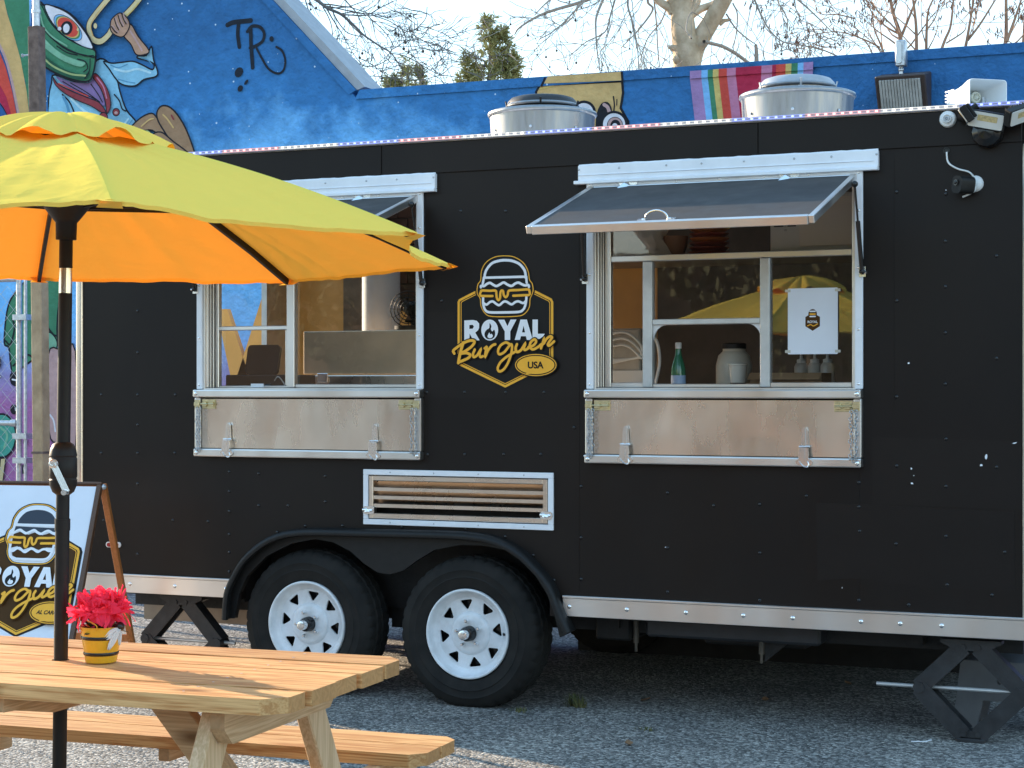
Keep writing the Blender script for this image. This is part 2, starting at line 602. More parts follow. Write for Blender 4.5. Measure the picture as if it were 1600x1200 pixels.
def asphalt_mat():
    m = bpy.data.materials.new("asphalt")
    t, N, L = nt(m)
    b = N["Principled BSDF"]
    b.inputs["Roughness"].default_value = 0.85
    tc = N.new("ShaderNodeTexCoord")
    vo = N.new("ShaderNodeTexVoronoi"); vo.inputs["Scale"].default_value = 80
    L.new(tc.outputs["Object"], vo.inputs[0])
    v2 = N.new("ShaderNodeTexVoronoi"); v2.inputs["Scale"].default_value = 210
    L.new(tc.outputs["Object"], v2.inputs[0])
    wn_ = N.new("ShaderNodeSeparateColor"); L.new(vo.outputs["Color"], wn_.inputs[0])
    rp = N.new("ShaderNodeValToRGB")
    e = rp.color_ramp.elements
    e[0].position = 0.0; e[0].color = (0.085, 0.083, 0.08, 1)
    e[1].position = 1.0; e[1].color = (0.74, 0.71, 0.66, 1)
    k = e.new(0.5); k.color = (0.26, 0.253, 0.24, 1)
    k = e.new(0.85); k.color = (0.52, 0.505, 0.47, 1)
    L.new(wn_.outputs[0], rp.inputs[0])
    s2 = N.new("ShaderNodeSeparateColor"); L.new(v2.outputs["Color"], s2.inputs[0])
    mx = N.new("ShaderNodeMix"); mx.data_type = 'RGBA'; mx.blend_type = 'MULTIPLY'; mx.inputs[0].default_value = 0.55
    L.new(rp.outputs[0], mx.inputs[6]); L.new(s2.outputs[0], mx.inputs[7])
    big = N.new("ShaderNodeTexNoise"); big.inputs["Scale"].default_value = 1.6; big.inputs["Detail"].default_value = 6
    L.new(tc.outputs["Object"], big.inputs[0])
    r2 = N.new("ShaderNodeValToRGB"); r2.color_ramp.elements[0].position = 0.3; r2.color_ramp.elements[1].position = 0.7
    r2.color_ramp.elements[0].color = (0.62, 0.62, 0.63, 1); r2.color_ramp.elements[1].color = (1.25, 1.22, 1.16, 1)
    L.new(big.outputs[0], r2.inputs[0])
    m3 = N.new("ShaderNodeMix"); m3.data_type = 'RGBA'; m3.blend_type = 'MULTIPLY'; m3.inputs[0].default_value = 1.0
    L.new(mx.outputs[2], m3.inputs[6]); L.new(r2.outputs[0], m3.inputs[7])
    L.new(m3.outputs[2], b.inputs["Base Color"])
    bu = N.new("ShaderNodeBump"); bu.inputs["Strength"].default_value = 0.9; bu.inputs["Distance"].default_value = 0.006
    iv = N.new("ShaderNodeMath"); iv.operation = 'SUBTRACT'; iv.inputs[0].default_value = 1.0
    L.new(vo.outputs["Distance"], iv.inputs[1]); L.new(iv.outputs[0], bu.inputs["Height"])
    L.new(bu.outputs[0], b.inputs["Normal"])
    return m


def mural_blue():
    """the wall's painted sky: deep blue above, lighter cloudy blue low down, pink low at the left, white paint flecks"""
    m = bpy.data.materials.new("mural_sky_paint")
    t, N, L = nt(m)
    b = N["Principled BSDF"]; b.inputs["Roughness"].default_value = 0.75; b.inputs["Specular IOR Level"].default_value = 0.25
    g = N.new("ShaderNodeNewGeometry")
    sp = N.new("ShaderNodeSeparateXYZ"); L.new(g.outputs["Position"], sp.inputs[0])
    n1 = N.new("ShaderNodeTexNoise"); n1.inputs["Scale"].default_value = 2.2; n1.inputs["Detail"].default_value = 9; n1.inputs["Roughness"].default_value = 0.65
    L.new(g.outputs["Position"], n1.inputs[0])
    hx_ = N.new("ShaderNodeMapRange"); hx_.inputs[1].default_value = -6.2; hx_.inputs[2].default_value = -3.6; hx_.inputs[4].default_value = 0.75
    L.new(sp.outputs[0], hx_.inputs[0])
    ha = N.new("ShaderNodeMath"); L.new(hx_.outputs[0], ha.inputs[0]); L.new(sp.outputs[2], ha.inputs[1])
    hh = N.new("ShaderNodeMath"); hh.operation = 'MULTIPLY_ADD'; hh.inputs[1].default_value = 1.1
    L.new(n1.outputs[0], hh.inputs[0]); L.new(ha.outputs[0], hh.inputs[2])
    rp = N.new("ShaderNodeValToRGB"); e = rp.color_ramp.elements
    mr = N.new("ShaderNodeMapRange"); mr.inputs[1].default_value = 3.70; mr.inputs[2].default_value = 4.70
    L.new(hh.outputs[0], mr.inputs[0]); L.new(mr.outputs[0], rp.inputs[0])
    e[0].position = 0.0; e[0].color = (0.185, 0.51, 0.92, 1)
    e[1].position = 1.0; e[1].color = (0.028, 0.135, 0.34, 1)
    k = e.new(0.40); k.color = (0.040, 0.195, 0.47, 1)
    n3 = N.new("ShaderNodeTexNoise"); n3.inputs["Scale"].default_value = 9; n3.inputs["Detail"].default_value = 8
    L.new(g.outputs["Position"], n3.inputs[0])
    r3 = N.new("ShaderNodeValToRGB"); r3.color_ramp.elements[0].position = 0.35; r3.color_ramp.elements[1].position = 0.65
    r3.color_ramp.elements[0].color = (0.92, 0.92, 0.92, 1); r3.color_ramp.elements[1].color = (1.16, 1.16, 1.16, 1)
    L.new(n3.outputs[0], r3.inputs[0])
    m2 = N.new("ShaderNodeMix"); m2.data_type = 'RGBA'; m2.blend_type = 'MULTIPLY'; m2.inputs[0].default_value = 1
    L.new(rp.outputs[0], m2.inputs[6]); L.new(r3.outputs[0], m2.inputs[7])
    # low left: the sky blends to pink
    pk = N.new("ShaderNodeMapRange"); pk.inputs[1].default_value = 1.95; pk.inputs[2].default_value = 1.35
    L.new(sp.outputs[2], pk.inputs[0])
    m3 = N.new("ShaderNodeMix"); m3.data_type = 'RGBA'; m3.inputs[7].default_value = (0.40, 0.16, 0.38, 1)
    L.new(pk.outputs[0], m3.inputs[0]); L.new(m2.outputs[2], m3.inputs[6])
    vo = N.new("ShaderNodeTexVoronoi"); vo.inputs["Scale"].default_value = 13
    L.new(g.outputs["Position"], vo.inputs[0])
    sc = N.new("ShaderNodeSeparateColor"); L.new(vo.outputs["Color"], sc.inputs[0])
    th = N.new("ShaderNodeMath"); th.operation = 'MULTIPLY'; th.inputs[1].default_value = 0.10
    L.new(sc.outputs[0], th.inputs[0])
    lt = N.new("ShaderNodeMath"); lt.operation = 'LESS_THAN'
    L.new(vo.outputs["Distance"], lt.inputs[0]); L.new(th.outputs[0], lt.inputs[1])
    m4 = N.new("ShaderNodeMix"); m4.data_type = 'RGBA'; m4.inputs[7].default_value = (0.55, 0.68, 0.82, 1)
    L.new(lt.outputs[0], m4.inputs[0]); L.new(m3.outputs[2], m4.inputs[6])
    L.new(m4.outputs[2], b.inputs["Base Color"])
    bn = N.new("ShaderNodeTexNoise"); bn.inputs["Scale"].default_value = 26; bn.inputs["Detail"].default_value = 8
    L.new(g.outputs["Position"], bn.inputs[0])
    bu = N.new("ShaderNodeBump"); bu.inputs["Strength"].default_value = 0.6; bu.inputs["Distance"].default_value = 0.03
    L.new(bn.outputs[0], bu.inputs["Height"]); L.new(bu.outputs[0], b.inputs["Normal"])
    return m


def paint(name, col, var=0.12):
    return mat(name, col, 0.75, var=var, vscale=10, bump=0.5, bscale=26, spec=0.25, bdist=0.02)


M = dict(
    black=mat("black_trailer_paint", (0.0074, 0.0046, 0.0040), 0.44, col2=(0.0125, 0.0078, 0.0058), var=0.2, vscale=1.3, rvar=0.08, spec=0.25, bump=0.07, bscale=2.2, bdist=0.02, stretch=(1, 1, .6)),
    black_film=mat("black_vinyl_film", (0.0112, 0.0072, 0.0058), 0.44, spec=0.26, var=0.1, vscale=5, bump=0.12, bscale=9, bdist=0.008),
    black_plastic=mat("black_plastic", (0.012, 0.0115, 0.0115), 0.48, spec=0.3, var=0.2, vscale=30, bump=0.08, bscale=200, bdist=0.002),
    black_gloss=mat("black_gloss", (0.01, 0.01, 0.011), 0.18),
    grey_panel=mat("grey_flap_skin", (0.050, 0.047, 0.046), 0.62, spec=0.3, var=0.15, vscale=5, rvar=0.1, bump=0.05, bscale=150, bdist=0.002),
    white=mat("white_paint", (0.84, 0.86, 0.90), 0.42, var=0.05, vscale=9, bump=0.04, bscale=60),
    white_plastic=mat("white_plastic", (0.72, 0.74, 0.74), 0.4, var=0.04, vscale=8),
    white_rim=mat("white_wheel_paint", (0.62, 0.63, 0.64), 0.34, col2=(0.82, 0.84, 0.87), var=0.07, vscale=11, coat=0.2, detail=8),
    alu=mat("aluminium", (0.76, 0.73, 0.70), 0.36, 1.0, var=0.10, vscale=3, rvar=0.08, detail=2, stretch=(1, 1, .3)),
    alu_dull=mat("dull_aluminium", (0.60, 0.60, 0.59), 0.5, 0.75, var=0.12, vscale=9, bump=0.05, bscale=40),
    steel=mat("stainless_steel", (0.77, 0.675, 0.59), 0.27, 1.0, var=0.09, vscale=2.6, rvar=0.05, detail=2.0, stretch=(1.6, 1.0, .55)),
    steel_dark=mat("dark_kitchen_steel", (0.30, 0.25, 0.20), 0.4, 0.9, var=0.25, vscale=3, rvar=0.1),
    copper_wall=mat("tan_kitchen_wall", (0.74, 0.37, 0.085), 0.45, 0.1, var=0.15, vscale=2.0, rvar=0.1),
    chrome=mat("chrome", (0.92, 0.92, 0.92), 0.22, 1.0),
    brass=mat("brass_plate", (0.66, 0.58, 0.36), 0.35, 1.0, var=0.15, vscale=40),
    galv=mat("galvanised_steel", (0.55, 0.57, 0.6), 0.45, 0.9, var=0.2, vscale=40),
    rubber=mat("tyre_rubber", (0.0085, 0.008, 0.0075), 0.8, col2=(0.02, 0.018, 0.016), spec=.3, var=0.3, vscale=9, bump=0.15, bscale=120, bdist=0.003),
    under=mat("chassis_black", (0.016, 0.015, 0.015), 0.6, var=0.35, vscale=9, bump=0.2, bscale=60),
    jack=mat("jack_black_steel", (0.026, 0.025, 0.026), 0.5, var=0.35, vscale=14, rvar=0.1, bump=0.15, bscale=80),
    rust=mat("rusty_steel", (0.085, 0.055, 0.045), 0.8, var=0.4, vscale=16, col2=(0.19, 0.135, 0.115), bump=0.3, bscale=90),
    post_tan=mat("weathered_tan_post", (0.33, 0.225, 0.13), 0.75, var=0.4, vscale=9, col2=(0.50, 0.36, 0.22), bump=0.3, bscale=60),
    cedar=wood_mat("cedar_wood", (0.74, 0.455, 0.20), (0.47, 0.22, 0.075)),
    cedar_pale=wood_mat("pale_fir_wood", (0.70, 0.485, 0.285), (0.52, 0.33, 0.17)),
    fir_y=wood_mat("pale_fir_cross_grain", (0.70, 0.485, 0.285), (0.52, 0.33, 0.17), axis=1),
    fir_z=wood_mat("pale_fir_upright_grain", (0.72, 0.51, 0.31), (0.55, 0.36, 0.19), axis=2),
    frame_wood=mat("dark_stained_wood", (0.10, 0.045, 0.022), 0.45, var=0.3, vscale=40, stretch=(8, 8, 1)),
    leg_wood=mat("orange_stained_wood", (0.34, 0.115, 0.028), 0.5, var=0.25, vscale=30, stretch=(6, 6, 1)),
    umbrella=cloth_mat("yellow_canopy_cloth", (0.78, 0.59, 0.112), (0.225, 0.045, 0.002)),
    asphalt=asphalt_mat(),
    mural=mural_blue(),
    stucco_grey=mat("grey_roof_edge", (0.33, 0.36, 0.40), 0.7, var=0.1, vscale=12, bump=0.2, bscale=80),
    wall_back=mat("grey_stucco", (0.35, 0.34, 0.33), 0.85, var=0.1, bump=0.4, bscale=40),
    glass=glass_mat("window_glass"),
    logo_yellow=mat("yellow_print", (0.96, 0.47, 0.05), 0.5, spec=0.2, var=0.03, vscale=20),
    logo_white=mat("white_print", (0.84, 0.85, 0.88), 0.5, spec=0.2),
    logo_black=mat("black_print", (0.008, 0.007, 0.007), 0.4, spec=0.25),
    logo_brown=mat("brown_print", (0.075, 0.034, 0.009), 0.6, spec=0.15),
    logo_navy=mat("navy_print", (0.018, 0.026, 0.045), 0.4),
    board_white=mat("white_sign_board", (0.76, 0.79, 0.86), 0.45, var=0.03, vscale=5),
    pot_yellow=mat("yellow_enamel", (0.74, 0.40, 0.02), 0.3, var=0.06, vscale=20, coat=0.3),
    petal=None, leaf_dark=mat("dark_leaf", (0.02, 0.035, 0.015), 0.6),
    bark=None,
)

# ------------------------------------------------------------------ ground
mb = MB()
mb.add([(-150, -150, 0), (150, -150, 0), (150, 150, 0), (-150, 150, 0)], [(0, 1, 2, 3)])
tag(mb.build("ground", M['asphalt']), kind='structure')

# ------------------------------------------------------------------ the painted wall behind the trailer
WY = 4.0
MUR = Matrix.Translation((0, WY, 0)) @ WALLM
k1, k0, kt = wp(557, 141, WY), wp(430, 4, WY), wp(1600, 72, WY)
slope = (k0[1] - k1[1]) / (k0[0] - k1[0])
apex = (-8.75, k1[1] + slope * (-8.75 - k1[0]))
wall = thing("painted_wall", "long blue stucco wall with a gable and a painted mural, behind the food trailer", "wall", (-3.0, WY + 0.15, 0))
prof = [(-11.2, 0), (6, 0), (6, kt[1] - 0.06), (k1[0], k1[1] - 0.06), k0, apex, (-10.4, apex[1] + slope * 1.65), (-11.2, apex[1] + slope * 1.65)]
mb = MB(MUR); mb.plate([prof], -0.30, 0.0)
mb.build("wall_face", M['mural'], wall)
mb = MB(MUR)
a, b = (k1[0] + 0.03, k1[1]), (6, kt[1])
mb.plate([[(a[0] - 0.035, a[1] - 0.066), (b[0], b[1] - 0.062), b, a]], -0.30, 0.012)
# the rising coping of the gable
dx = V((k0[0] - k1[0], k0[1] - k1[1])).normalized(); nx_ = V((-dx.y, dx.x))
if nx_.y < 0: nx_ = -nx_
L2 = (V(apex) - V(k1)).length
p0, p1 = V(k1), V(k1) + dx * L2
q = [p0 - nx_ * 0.062 + dx * 0.02, p1 - nx_ * 0.062, p1, p0]
mb.plate([[(x.x, x.y) for x in (q[3], q[2], q[1], q[0])]], -0.28, 0.012)
mb.build("coping", M['mural'], wall, bevel=0.006)
mb = MB(MUR)
mb.plate([[(x.x, x.y) for x in (p0 + nx_ * 0.003, p0 + nx_ * 0.062 - dx * 0.03, p1 + nx_ * 0.062, p1 + nx_ * 0.003)]], -0.35, -0.004)
mb.build("roof_edge_trim", M['stucco_grey'], wall)

P_ = {}


def pm(name, col, var=0.12):
    if name not in P_:
        P_[name] = paint("mural_" + name, col, var)
    return P_[name]


PAL = [("outline", (0.012, 0.014, 0.022)), ("green", (0.055, 0.22, 0.125)), ("green_light", (0.20, 0.43, 0.30)), ("green_dark", (0.02, 0.09, 0.055)),
       ("jacket", (0.24, 0.52, 0.72)), ("jacket_dark", (0.10, 0.30, 0.50)), ("jacket_light", (0.46, 0.70, 0.82)), ("red", (0.62, 0.075, 0.055)),
       ("crimson", (0.42, 0.022, 0.065)), ("tan", (0.60, 0.40, 0.17)), ("skin", (0.45, 0.27, 0.19)), ("brown", (0.34, 0.21, 0.125)),
       ("cream", (0.62, 0.52, 0.30)), ("purple", (0.22, 0.15, 0.34)), ("maroon", (0.27, 0.045, 0.06)), ("white", (0.70, 0.70, 0.78)),
       ("yellow", (0.62, 0.47, 0.16)), ("sky", (0.20, 0.45, 0.78)), ("pink", (0.52, 0.20, 0.33)), ("lilac", (0.36, 0.22, 0.44)),
       ("teal", (0.07, 0.34, 0.27)), ("flesh_pink", (0.50, 0.33, 0.33)), ("deep_blue", (0.03, 0.11, 0.33)), ("leaf", (0.33, 0.42, 0.19)), ("spray", (0.012, 0.018, 0.03))]
PI_ = {n: i for i, (n, c) in enumerate(PAL)}
PM = [pm(n, c) for n, c in PAL]


class Fig:
    """one painted figure: flat paint shapes given in enlarged-photo coordinates, each coat a little proud of the one before"""

    def __init__(self, sc, u0=0, v0=0, base=0.002, y=WY):
        self.mb = MB(Matrix.Translation((0, y, 0)) @ WALLM); self.sc, self.u0, self.v0, self.h, self.y = sc, u0, v0, base, y

    def t(self, pts):
        return [wp(self.u0 + p[0] / self.sc, self.v0 + p[1] / self.sc, self.y) for p in pts]

    def fill(self, pts, col, line=None, smooth=True, k=4):
        c = curve(pts, k, True) if smooth else pts
        c = self.t(c)
        self.h += 0.0007
        self.mb.plate([c], self.h, None, PI_[col])
        if line:
            self.h += 0.0007
            self.mb.ribbon(c, line * 0.00465 / self.sc, self.h, PI_["outline"], closed=True)
        return self

    def line(self, pts, w, col="outline", k=5):
        self.h += 0.0007
        self.mb.ribbon(self.t(curve(pts, k)), [w * 0.00465 / self.sc], self.h, PI_[col], rise=0.0003)
        return self

    def done(self, name):
        return self.mb.build(name, PM, wall)


# rainbow at the left edge
f = Fig(5)
f.fill([(-400, -40), (300, -40), (300, 1300), (-400, 1300)], "deep_blue", smooth=False)
f.fill([(20, -40), (232, -40), (236, 900), (250, 1300), (230, 1300), (200, 640), (100, 250)], "green", smooth=False)
f.fill([(228, -40), (252, -40), (240, 200), (236, 200)], "sky", smooth=False)
f.fill([(-400, -40), (25, -40), (60, 110), (105, 250), (165, 470), (212, 720), (235, 950), (240, 1300), (160, 1300), (150, 930), (110, 690), (60, 500), (-10, 330), (-400, 100)], "tan", smooth=False)
f.line([(-40, 280), (40, 440), (90, 610), (130, 800), (158, 960), (175, 1200)], 26, "flesh_pink")
f.fill([(-400, 150), (-10, 380), (50, 530), (100, 720), (145, 950), (150, 1300), (105, 1300), (100, 950), (60, 780), (-10, 640), (-400, 500)], "red", smooth=False)
f.fill([(-400, 500), (-10, 640), (55, 760), (108, 955), (110, 1300), (80, 1300), (78, 955), (40, 850), (-10, 780), (-400, 700)], "crimson", smooth=False)
f.line([(-20, 790), (20, 830), (60, 900), (82, 960), (90, 1100)], 8)
f.done("mural_rainbow")

# seated musician with a green head
f = Fig(5)
f.fill([(430, 585), (640, 640), (760, 470), (850, 490), (915, 620), (940, 720), (990, 860), (1065, 960), (1000, 1035), (950, 1060), (850, 1010), (700, 960), (560, 960), (400, 960), (382, 860), (385, 740), (405, 650)], "jacket", 14)
f.fill([(390, 780), (420, 700), (500, 740), (560, 860), (590, 960), (400, 960)], "jacket", None)
f.line([(490, 740), (540, 790), (575, 860), (590, 920)], 14)
f.line([(500, 760), (530, 830), (545, 900)], 26, "jacket_dark")
f.line([(560, 770), (640, 850), (720, 900), (790, 930)], 20, "jacket_light")
f.line([(600, 885), (680, 900), (760, 940)], 12, "jacket_dark")
f.fill([(815, 482), (880, 495), (960, 488), (1040, 480), (1110, 505), (1195, 545), (1205, 500), (1140, 470), (1080, 455), (1085, 438), (1150, 432), (1188, 365), (1205, 470), (1236, 560), (1220, 600), (1130, 622), (1060, 672), (960, 662), (905, 610), (858, 540)], "jacket", 13)
f.line([(900, 540), (990, 560), (1080, 540), (1180, 570)], 18, "jacket_light")
f.line([(870, 510), (930, 530), (1000, 505)], 9, "jacket_dark")
f.line([(930, 620), (1000, 640), (1060, 650)], 9, "jacket_dark")
f.line([(1110, 455), (1160, 470), (1190, 500)], 9, "jacket_dark")
f.line([(900, 740), (940, 790), (960, 850), (990, 870)], 12)
f.line([(900, 1000), (960, 990), (1010, 930)], 16, "jacket_light")
f.line([(930, 1010), (1000, 990), (1040, 940)], 9, "jacket_dark")
f.fill([(445, 600), (560, 640), (700, 650), (745, 615), (800, 720), (825, 830), (720, 770), (560, 705)], "purple", None)
for pts in ([(560, 650), (680, 720), (790, 800)], [(500, 640), (640, 720), (760, 780)], [(720, 660), (770, 730), (810, 800)]):
    f.line(pts, 9)
f.fill([(425, 605), (465, 660), (560, 710), (680, 760), (780, 800), (835, 870), (812, 885), (720, 830), (600, 780), (500, 720), (440, 660)], "maroon", 8)
f.fill([(735, 600), (765, 580), (830, 660), (868, 750), (874, 840), (845, 890), (835, 800), (800, 700)], "maroon", 8)
f.line([(770, 610), (820, 680), (845, 770)], 12, "pink")
f.line([(470, 655), (570, 700), (700, 755)], 9, "red")
# legs
f.fill([(1030, 1010), (1110, 925), (1195, 888), (1240, 925), (1300, 1010), (1400, 1120), (1500, 1220), (1380, 1260), (1300, 1120), (1200, 1020), (1100, 1040)], "brown", 13)
f.fill([(1240, 880), (1275, 832), (1335, 838), (1400, 900), (1470, 1020), (1535, 1200), (1540, 1300), (1450, 1290), (1390, 1180), (1310, 1050), (1250, 950)], "brown", 14)
f.fill([(1200, 1080), (1270, 1035), (1370, 1110), (1500, 1215), (1480, 1290), (1250, 1290)], "brown", 12)
f.fill([(1060, 1060), (1165, 1018), (1200, 1075), (1080, 1085)], "leaf", 6)
f.line([(1120, 990), (1180, 940), (1215, 930)], 12, "tan")
f.line([(1290, 900), (1320, 930), (1370, 1000)], 14, "tan")
f.line([(1355, 905), (1372, 935)], 14, "maroon")
f.fill([(980, 1040), (1010, 1025), (1040, 1045), (1010, 1065)], "flesh_pink", 8)
# slide of the horn, then hand and forearm
f.line([(905, -60), (860, 0), (770, 110), (715, 200), (735, 300), (800, 330), (865, 280), (905, 215), (1000, 120), (1075, 40), (1150, -60)], 62)
f.line([(905, -60), (860, 0), (770, 110), (715, 200), (735, 300), (800, 330), (865, 280), (905, 215), (1000, 120), (1075, 40), (1150, -60)], 46, "cream")
f.line([(840, 40), (770, 125), (728, 205), (745, 285)], 10, "tan")
f.line([(1100, 30), (1040, 100), (1000, 130)], 10, "yellow")
f.fill(oval(765, 208, 16, 24, 14), "cream", 4, smooth=False)
f.fill([(985, 275), (1040, 195), (1100, 290), (1185, 400), (1150, 432), (1085, 432), (1045, 355)], "skin", 11)
f.line([(1040, 250), (1090, 330), (1130, 400)], 16, "flesh_pink")
f.fill([(885, 190), (900, 150), (960, 108), (1018, 150), (1034, 215), (985, 292), (925, 282), (888, 245)], "skin", 10)
for pts in ([(915, 150), (930, 200), (950, 240)], [(945, 125), (960, 175), (980, 215)], [(975, 115), (990, 160), (1010, 195)], [(895, 215), (920, 250), (940, 265)]):
    f.line(pts, 9)
    f.line([(p[0] + 12, p[1] - 6) for p in pts], 9, "flesh_pink")
# head
f.fill([(325, 40), (350, 28), (372, 48), (470, 65), (580, 120), (660, 205), (720, 295), (760, 385), (775, 440), (760, 560), (720, 640), (600, 632), (450, 572), (335, 500), (300, 480), (290, 100)], "green", 18)
f.fill([(378, 48), (470, 68), (570, 120), (655, 210), (718, 300), (754, 385), (690, 378), (600, 330), (500, 258), (420, 160)], "white", 10)
eye = R_(42)
f.fill(oval(560, 225, 135, 66, 30, eye), "sky", 5, smooth=False)
f.fill(oval(560, 224, 116, 64, 30, eye), "green", None, smooth=False)
f.fill(oval(560, 222, 104, 62, 30, eye), "yellow", None, smooth=False)
f.fill(oval(560, 221, 93, 60, 30, eye), "red", None, smooth=False)
f.fill(oval(552, 228, 46, 55, 24, 0.2), "outline", None, smooth=False)
f.fill(oval(550, 230, 25, 36, 20, 0.1), "white", None, smooth=False)
f.fill(oval(497, 233, 15, 15, 14), "white", None, smooth=False)
f.fill(oval(640, 240, 9, 12, 12), "cream", None, smooth=False)
f.fill([(325, 90), (352, 45), (400, 140), (450, 215), (530, 290), (620, 345), (700, 380), (772, 405), (770, 455), (700, 440), (560, 400), (430, 300), (350, 200)], "green", 9)
f.fill([(335, 260), (420, 350), (520, 430), (640, 480), (700, 500), (660, 530), (540, 490), (430, 420), (335, 330)], "green_light", None)
f.fill([(340, 400), (430, 480), (560, 560), (690, 590), (730, 560), (720, 620), (600, 622), (450, 560), (340, 470)], "green_dark", None)
f.line([(335, 420), (440, 520), (580, 585), (700, 600)], 16, "leaf")
for pts in ([(430, 300), (540, 380), (680, 440), (765, 445)], [(640, 470), (700, 490), (720, 540), (690, 570)], [(480, 370), (560, 420), (640, 440)], [(740, 470), (735, 560), (700, 620)]):
    f.line(pts, 10)
f.line([(350, 110), (380, 220), (450, 300), (560, 370)], 14, "green_light")
f.fill(oval(845, 925, 33, 38, 18), "maroon", 9, smooth=False)
f.fill(oval(838, 935, 14, 16, 14), "pink", None, smooth=False)
f.fill(oval(945, 885, 27, 29, 18), "maroon", 9, smooth=False)
f.fill(oval(945, 890, 14, 12, 14), "flesh_pink", None, smooth=False)
f.done("mural_musician")

# sprayed letters
f = Fig(3.2)
f.line([(1138, 125), (1170, 112), (1255, 103)], 25, "spray")
f.line([(1195, 112), (1190, 170), (1198, 235)], 22, "spray")
f.line([(1255, 150), (1257, 230), (1265, 338)], 22, "spray")
f.line([(1238, 158), (1262, 132), (1300, 135), (1322, 165), (1315, 205), (1280, 230), (1252, 240)], 17, "spray")
f.line([(1280, 232), (1310, 290), (1345, 345), (1390, 368), (1420, 350), (1428, 300), (1412, 255), (1384, 235)], 12, "spray")
f.fill(oval(1360, 195, 11, 14, 12), "spray", smooth=False)
f.fill(oval(1197, 362, 20, 27, 12, 0.5), "spray", smooth=False)
f.fill(oval(1204, 443, 13, 17, 12, 0.5), "spray", smooth=False)
f.fill(oval(1234, 412, 7, 16, 10, 0.6), "spray", smooth=False)
f.done("sprayed_letters")

# tan face peering over the trailer
COPY = WY - 0.012
for yy in (WY, COPY):
    f = Fig(6.667, 760, 130, y=yy)
    if yy == WY:
        f.fill([(520, 90), (560, 20), (1415, -20), (1425, 100), (1400, 260), (1480, 400), (1480, 640), (560, 640)], "tan", 24, smooth=False)
        f.line([(1325, 140), (1335, 220), (1330, 290)], 14); f.line([(1362, 170), (1360, 230)], 10)
        f.line([(560, 60), (700, 30)], 14, "yellow")
        f.fill(oval(1020, 300, 110, 105, 24), "white", 26, smooth=False)
        f.fill([(1140, 500), (1150, 330), (1200, 215), (1270, 200), (1310, 270), (1290, 330), (1220, 400), (1190, 640), (1130, 640)], "outline", None)
        f.line([(1230, 225), (1265, 250), (1285, 300)], 34, "flesh_pink")
        f.fill(oval(1335, 430, 128, 128, 30), "white", 24, smooth=False)
        f.fill(oval(1345, 440, 80, 84, 26), "flesh_pink", 6, smooth=False)
        f.fill(oval(1350, 440, 52, 58, 22), "outline", None, smooth=False)
        f.fill(oval(1345, 445, 28, 26, 16), "white", None, smooth=False)
    else:
        e = -14
        f.fill([(600, e + 18), (640, -70), (1410, -120), (1418, -28)], "tan", None, smooth=False)
        f.line([(575, 28), (612, -50)], 22); f.line([(1412, -110), (1420, -24)], 22)
    f.done("mural_face")

# second rainbow
bands = [(1078, 1096, "lilac"), (1096, 1106, "sky"), (1106, 1114, "green"), (1114, 1123, "yellow"), (1123, 1136, "red"), (1136, 1150, "pink"), (1150, 1190, "crimson"),
         (1190, 1207, "pink"), (1207, 1213, "crimson"), (1213, 1228, "red"), (1228, 1237, "yellow"), (1237, 1247, "green"), (1247, 1256, "sky"), (1256, 1271, "lilac")]
for yy in (WY, COPY):
    f = Fig(1, y=yy)
    for a, b, c in bands:
        ta = 609 - (609 - 110.5 + (a - 1078) * 0.0735)
        tb = 609 - (609 - 110.5 + (b - 1078) * 0.0735)
        ta, tb = 110.5 - (a - 1078) * 0.0735, 110.5 - (b - 1078) * 0.0735
        s = 16 if a < 1170 else -4
        if yy == WY:
            f.fill([(a, ta + 11), (b, tb + 11), (b + s, tb + 150), (a + s, ta + 150)], c, smooth=False)
        else:
            f.fill([(a + 0.3, ta + 0.6), (b + 0.3, tb + 0.6), (b, tb + 12.6), (a, ta + 12.6)], c, smooth=False)
    f.done("mural_rainbow")

# low left: leafy creature, lollipop tree and dots on pink
f = Fig(3.53, 0, 430)
f.fill([(150, 20), (190, -60), (330, -60), (335, 290), (300, 420), (265, 450), (180, 470), (80, 540), (62, 500), (50, 400), (25, 370), (40, 200), (75, 110)], "green", 12)
f.fill([(265, 320), (300, 335), (318, 380), (300, 430), (262, 440)], "green_light", 8)
for pts in ([(70, 240), (82, 290), (60, 380), (30, 360)], [(260, 280), (300, 330), (330, 330)], [(75, 500), (150, 440), (190, 460)], [(330, 120), (318, 300), (330, 420)]):
    f.line(pts, 11)
f.fill([(60, 545), (100, 540), (105, 610), (65, 600)], "outline", None)
f.line([(72, 575), (98, 580)], 10, "white")
f.fill([(270, 440), (340, 410), (420, 420), (420, 960), (330, 930), (275, 860)], "flesh_pink", 9)
f.line([(280, 770), (300, 800), (310, 860)], 12, "white")
f.fill(oval(15, 885, 78, 120, 26), "teal", 12, smooth=False)
f.line([(10, 840), (45, 880), (30, 950)], 16, "green_light")
f.fill([(10, 1010), (38, 1008), (15, 1200), (-10, 1200)], "cream", 7, smooth=False)
for c in ((83, 740, 20, 28), (147, 920, 12, 18), (0, 480, 14, 40), (135, 1070, 14, 26), (10, 560, 8, 10)):
    f.fill(oval(*c, 16), "outline", None, smooth=False)
    f.line([(c[0] + c[2] * 0.4, c[1] - c[3] * 0.3), (c[0] + c[2] * 0.5, c[1] + c[3] * 0.2)], 6, "white")
f.done("mural_creature")

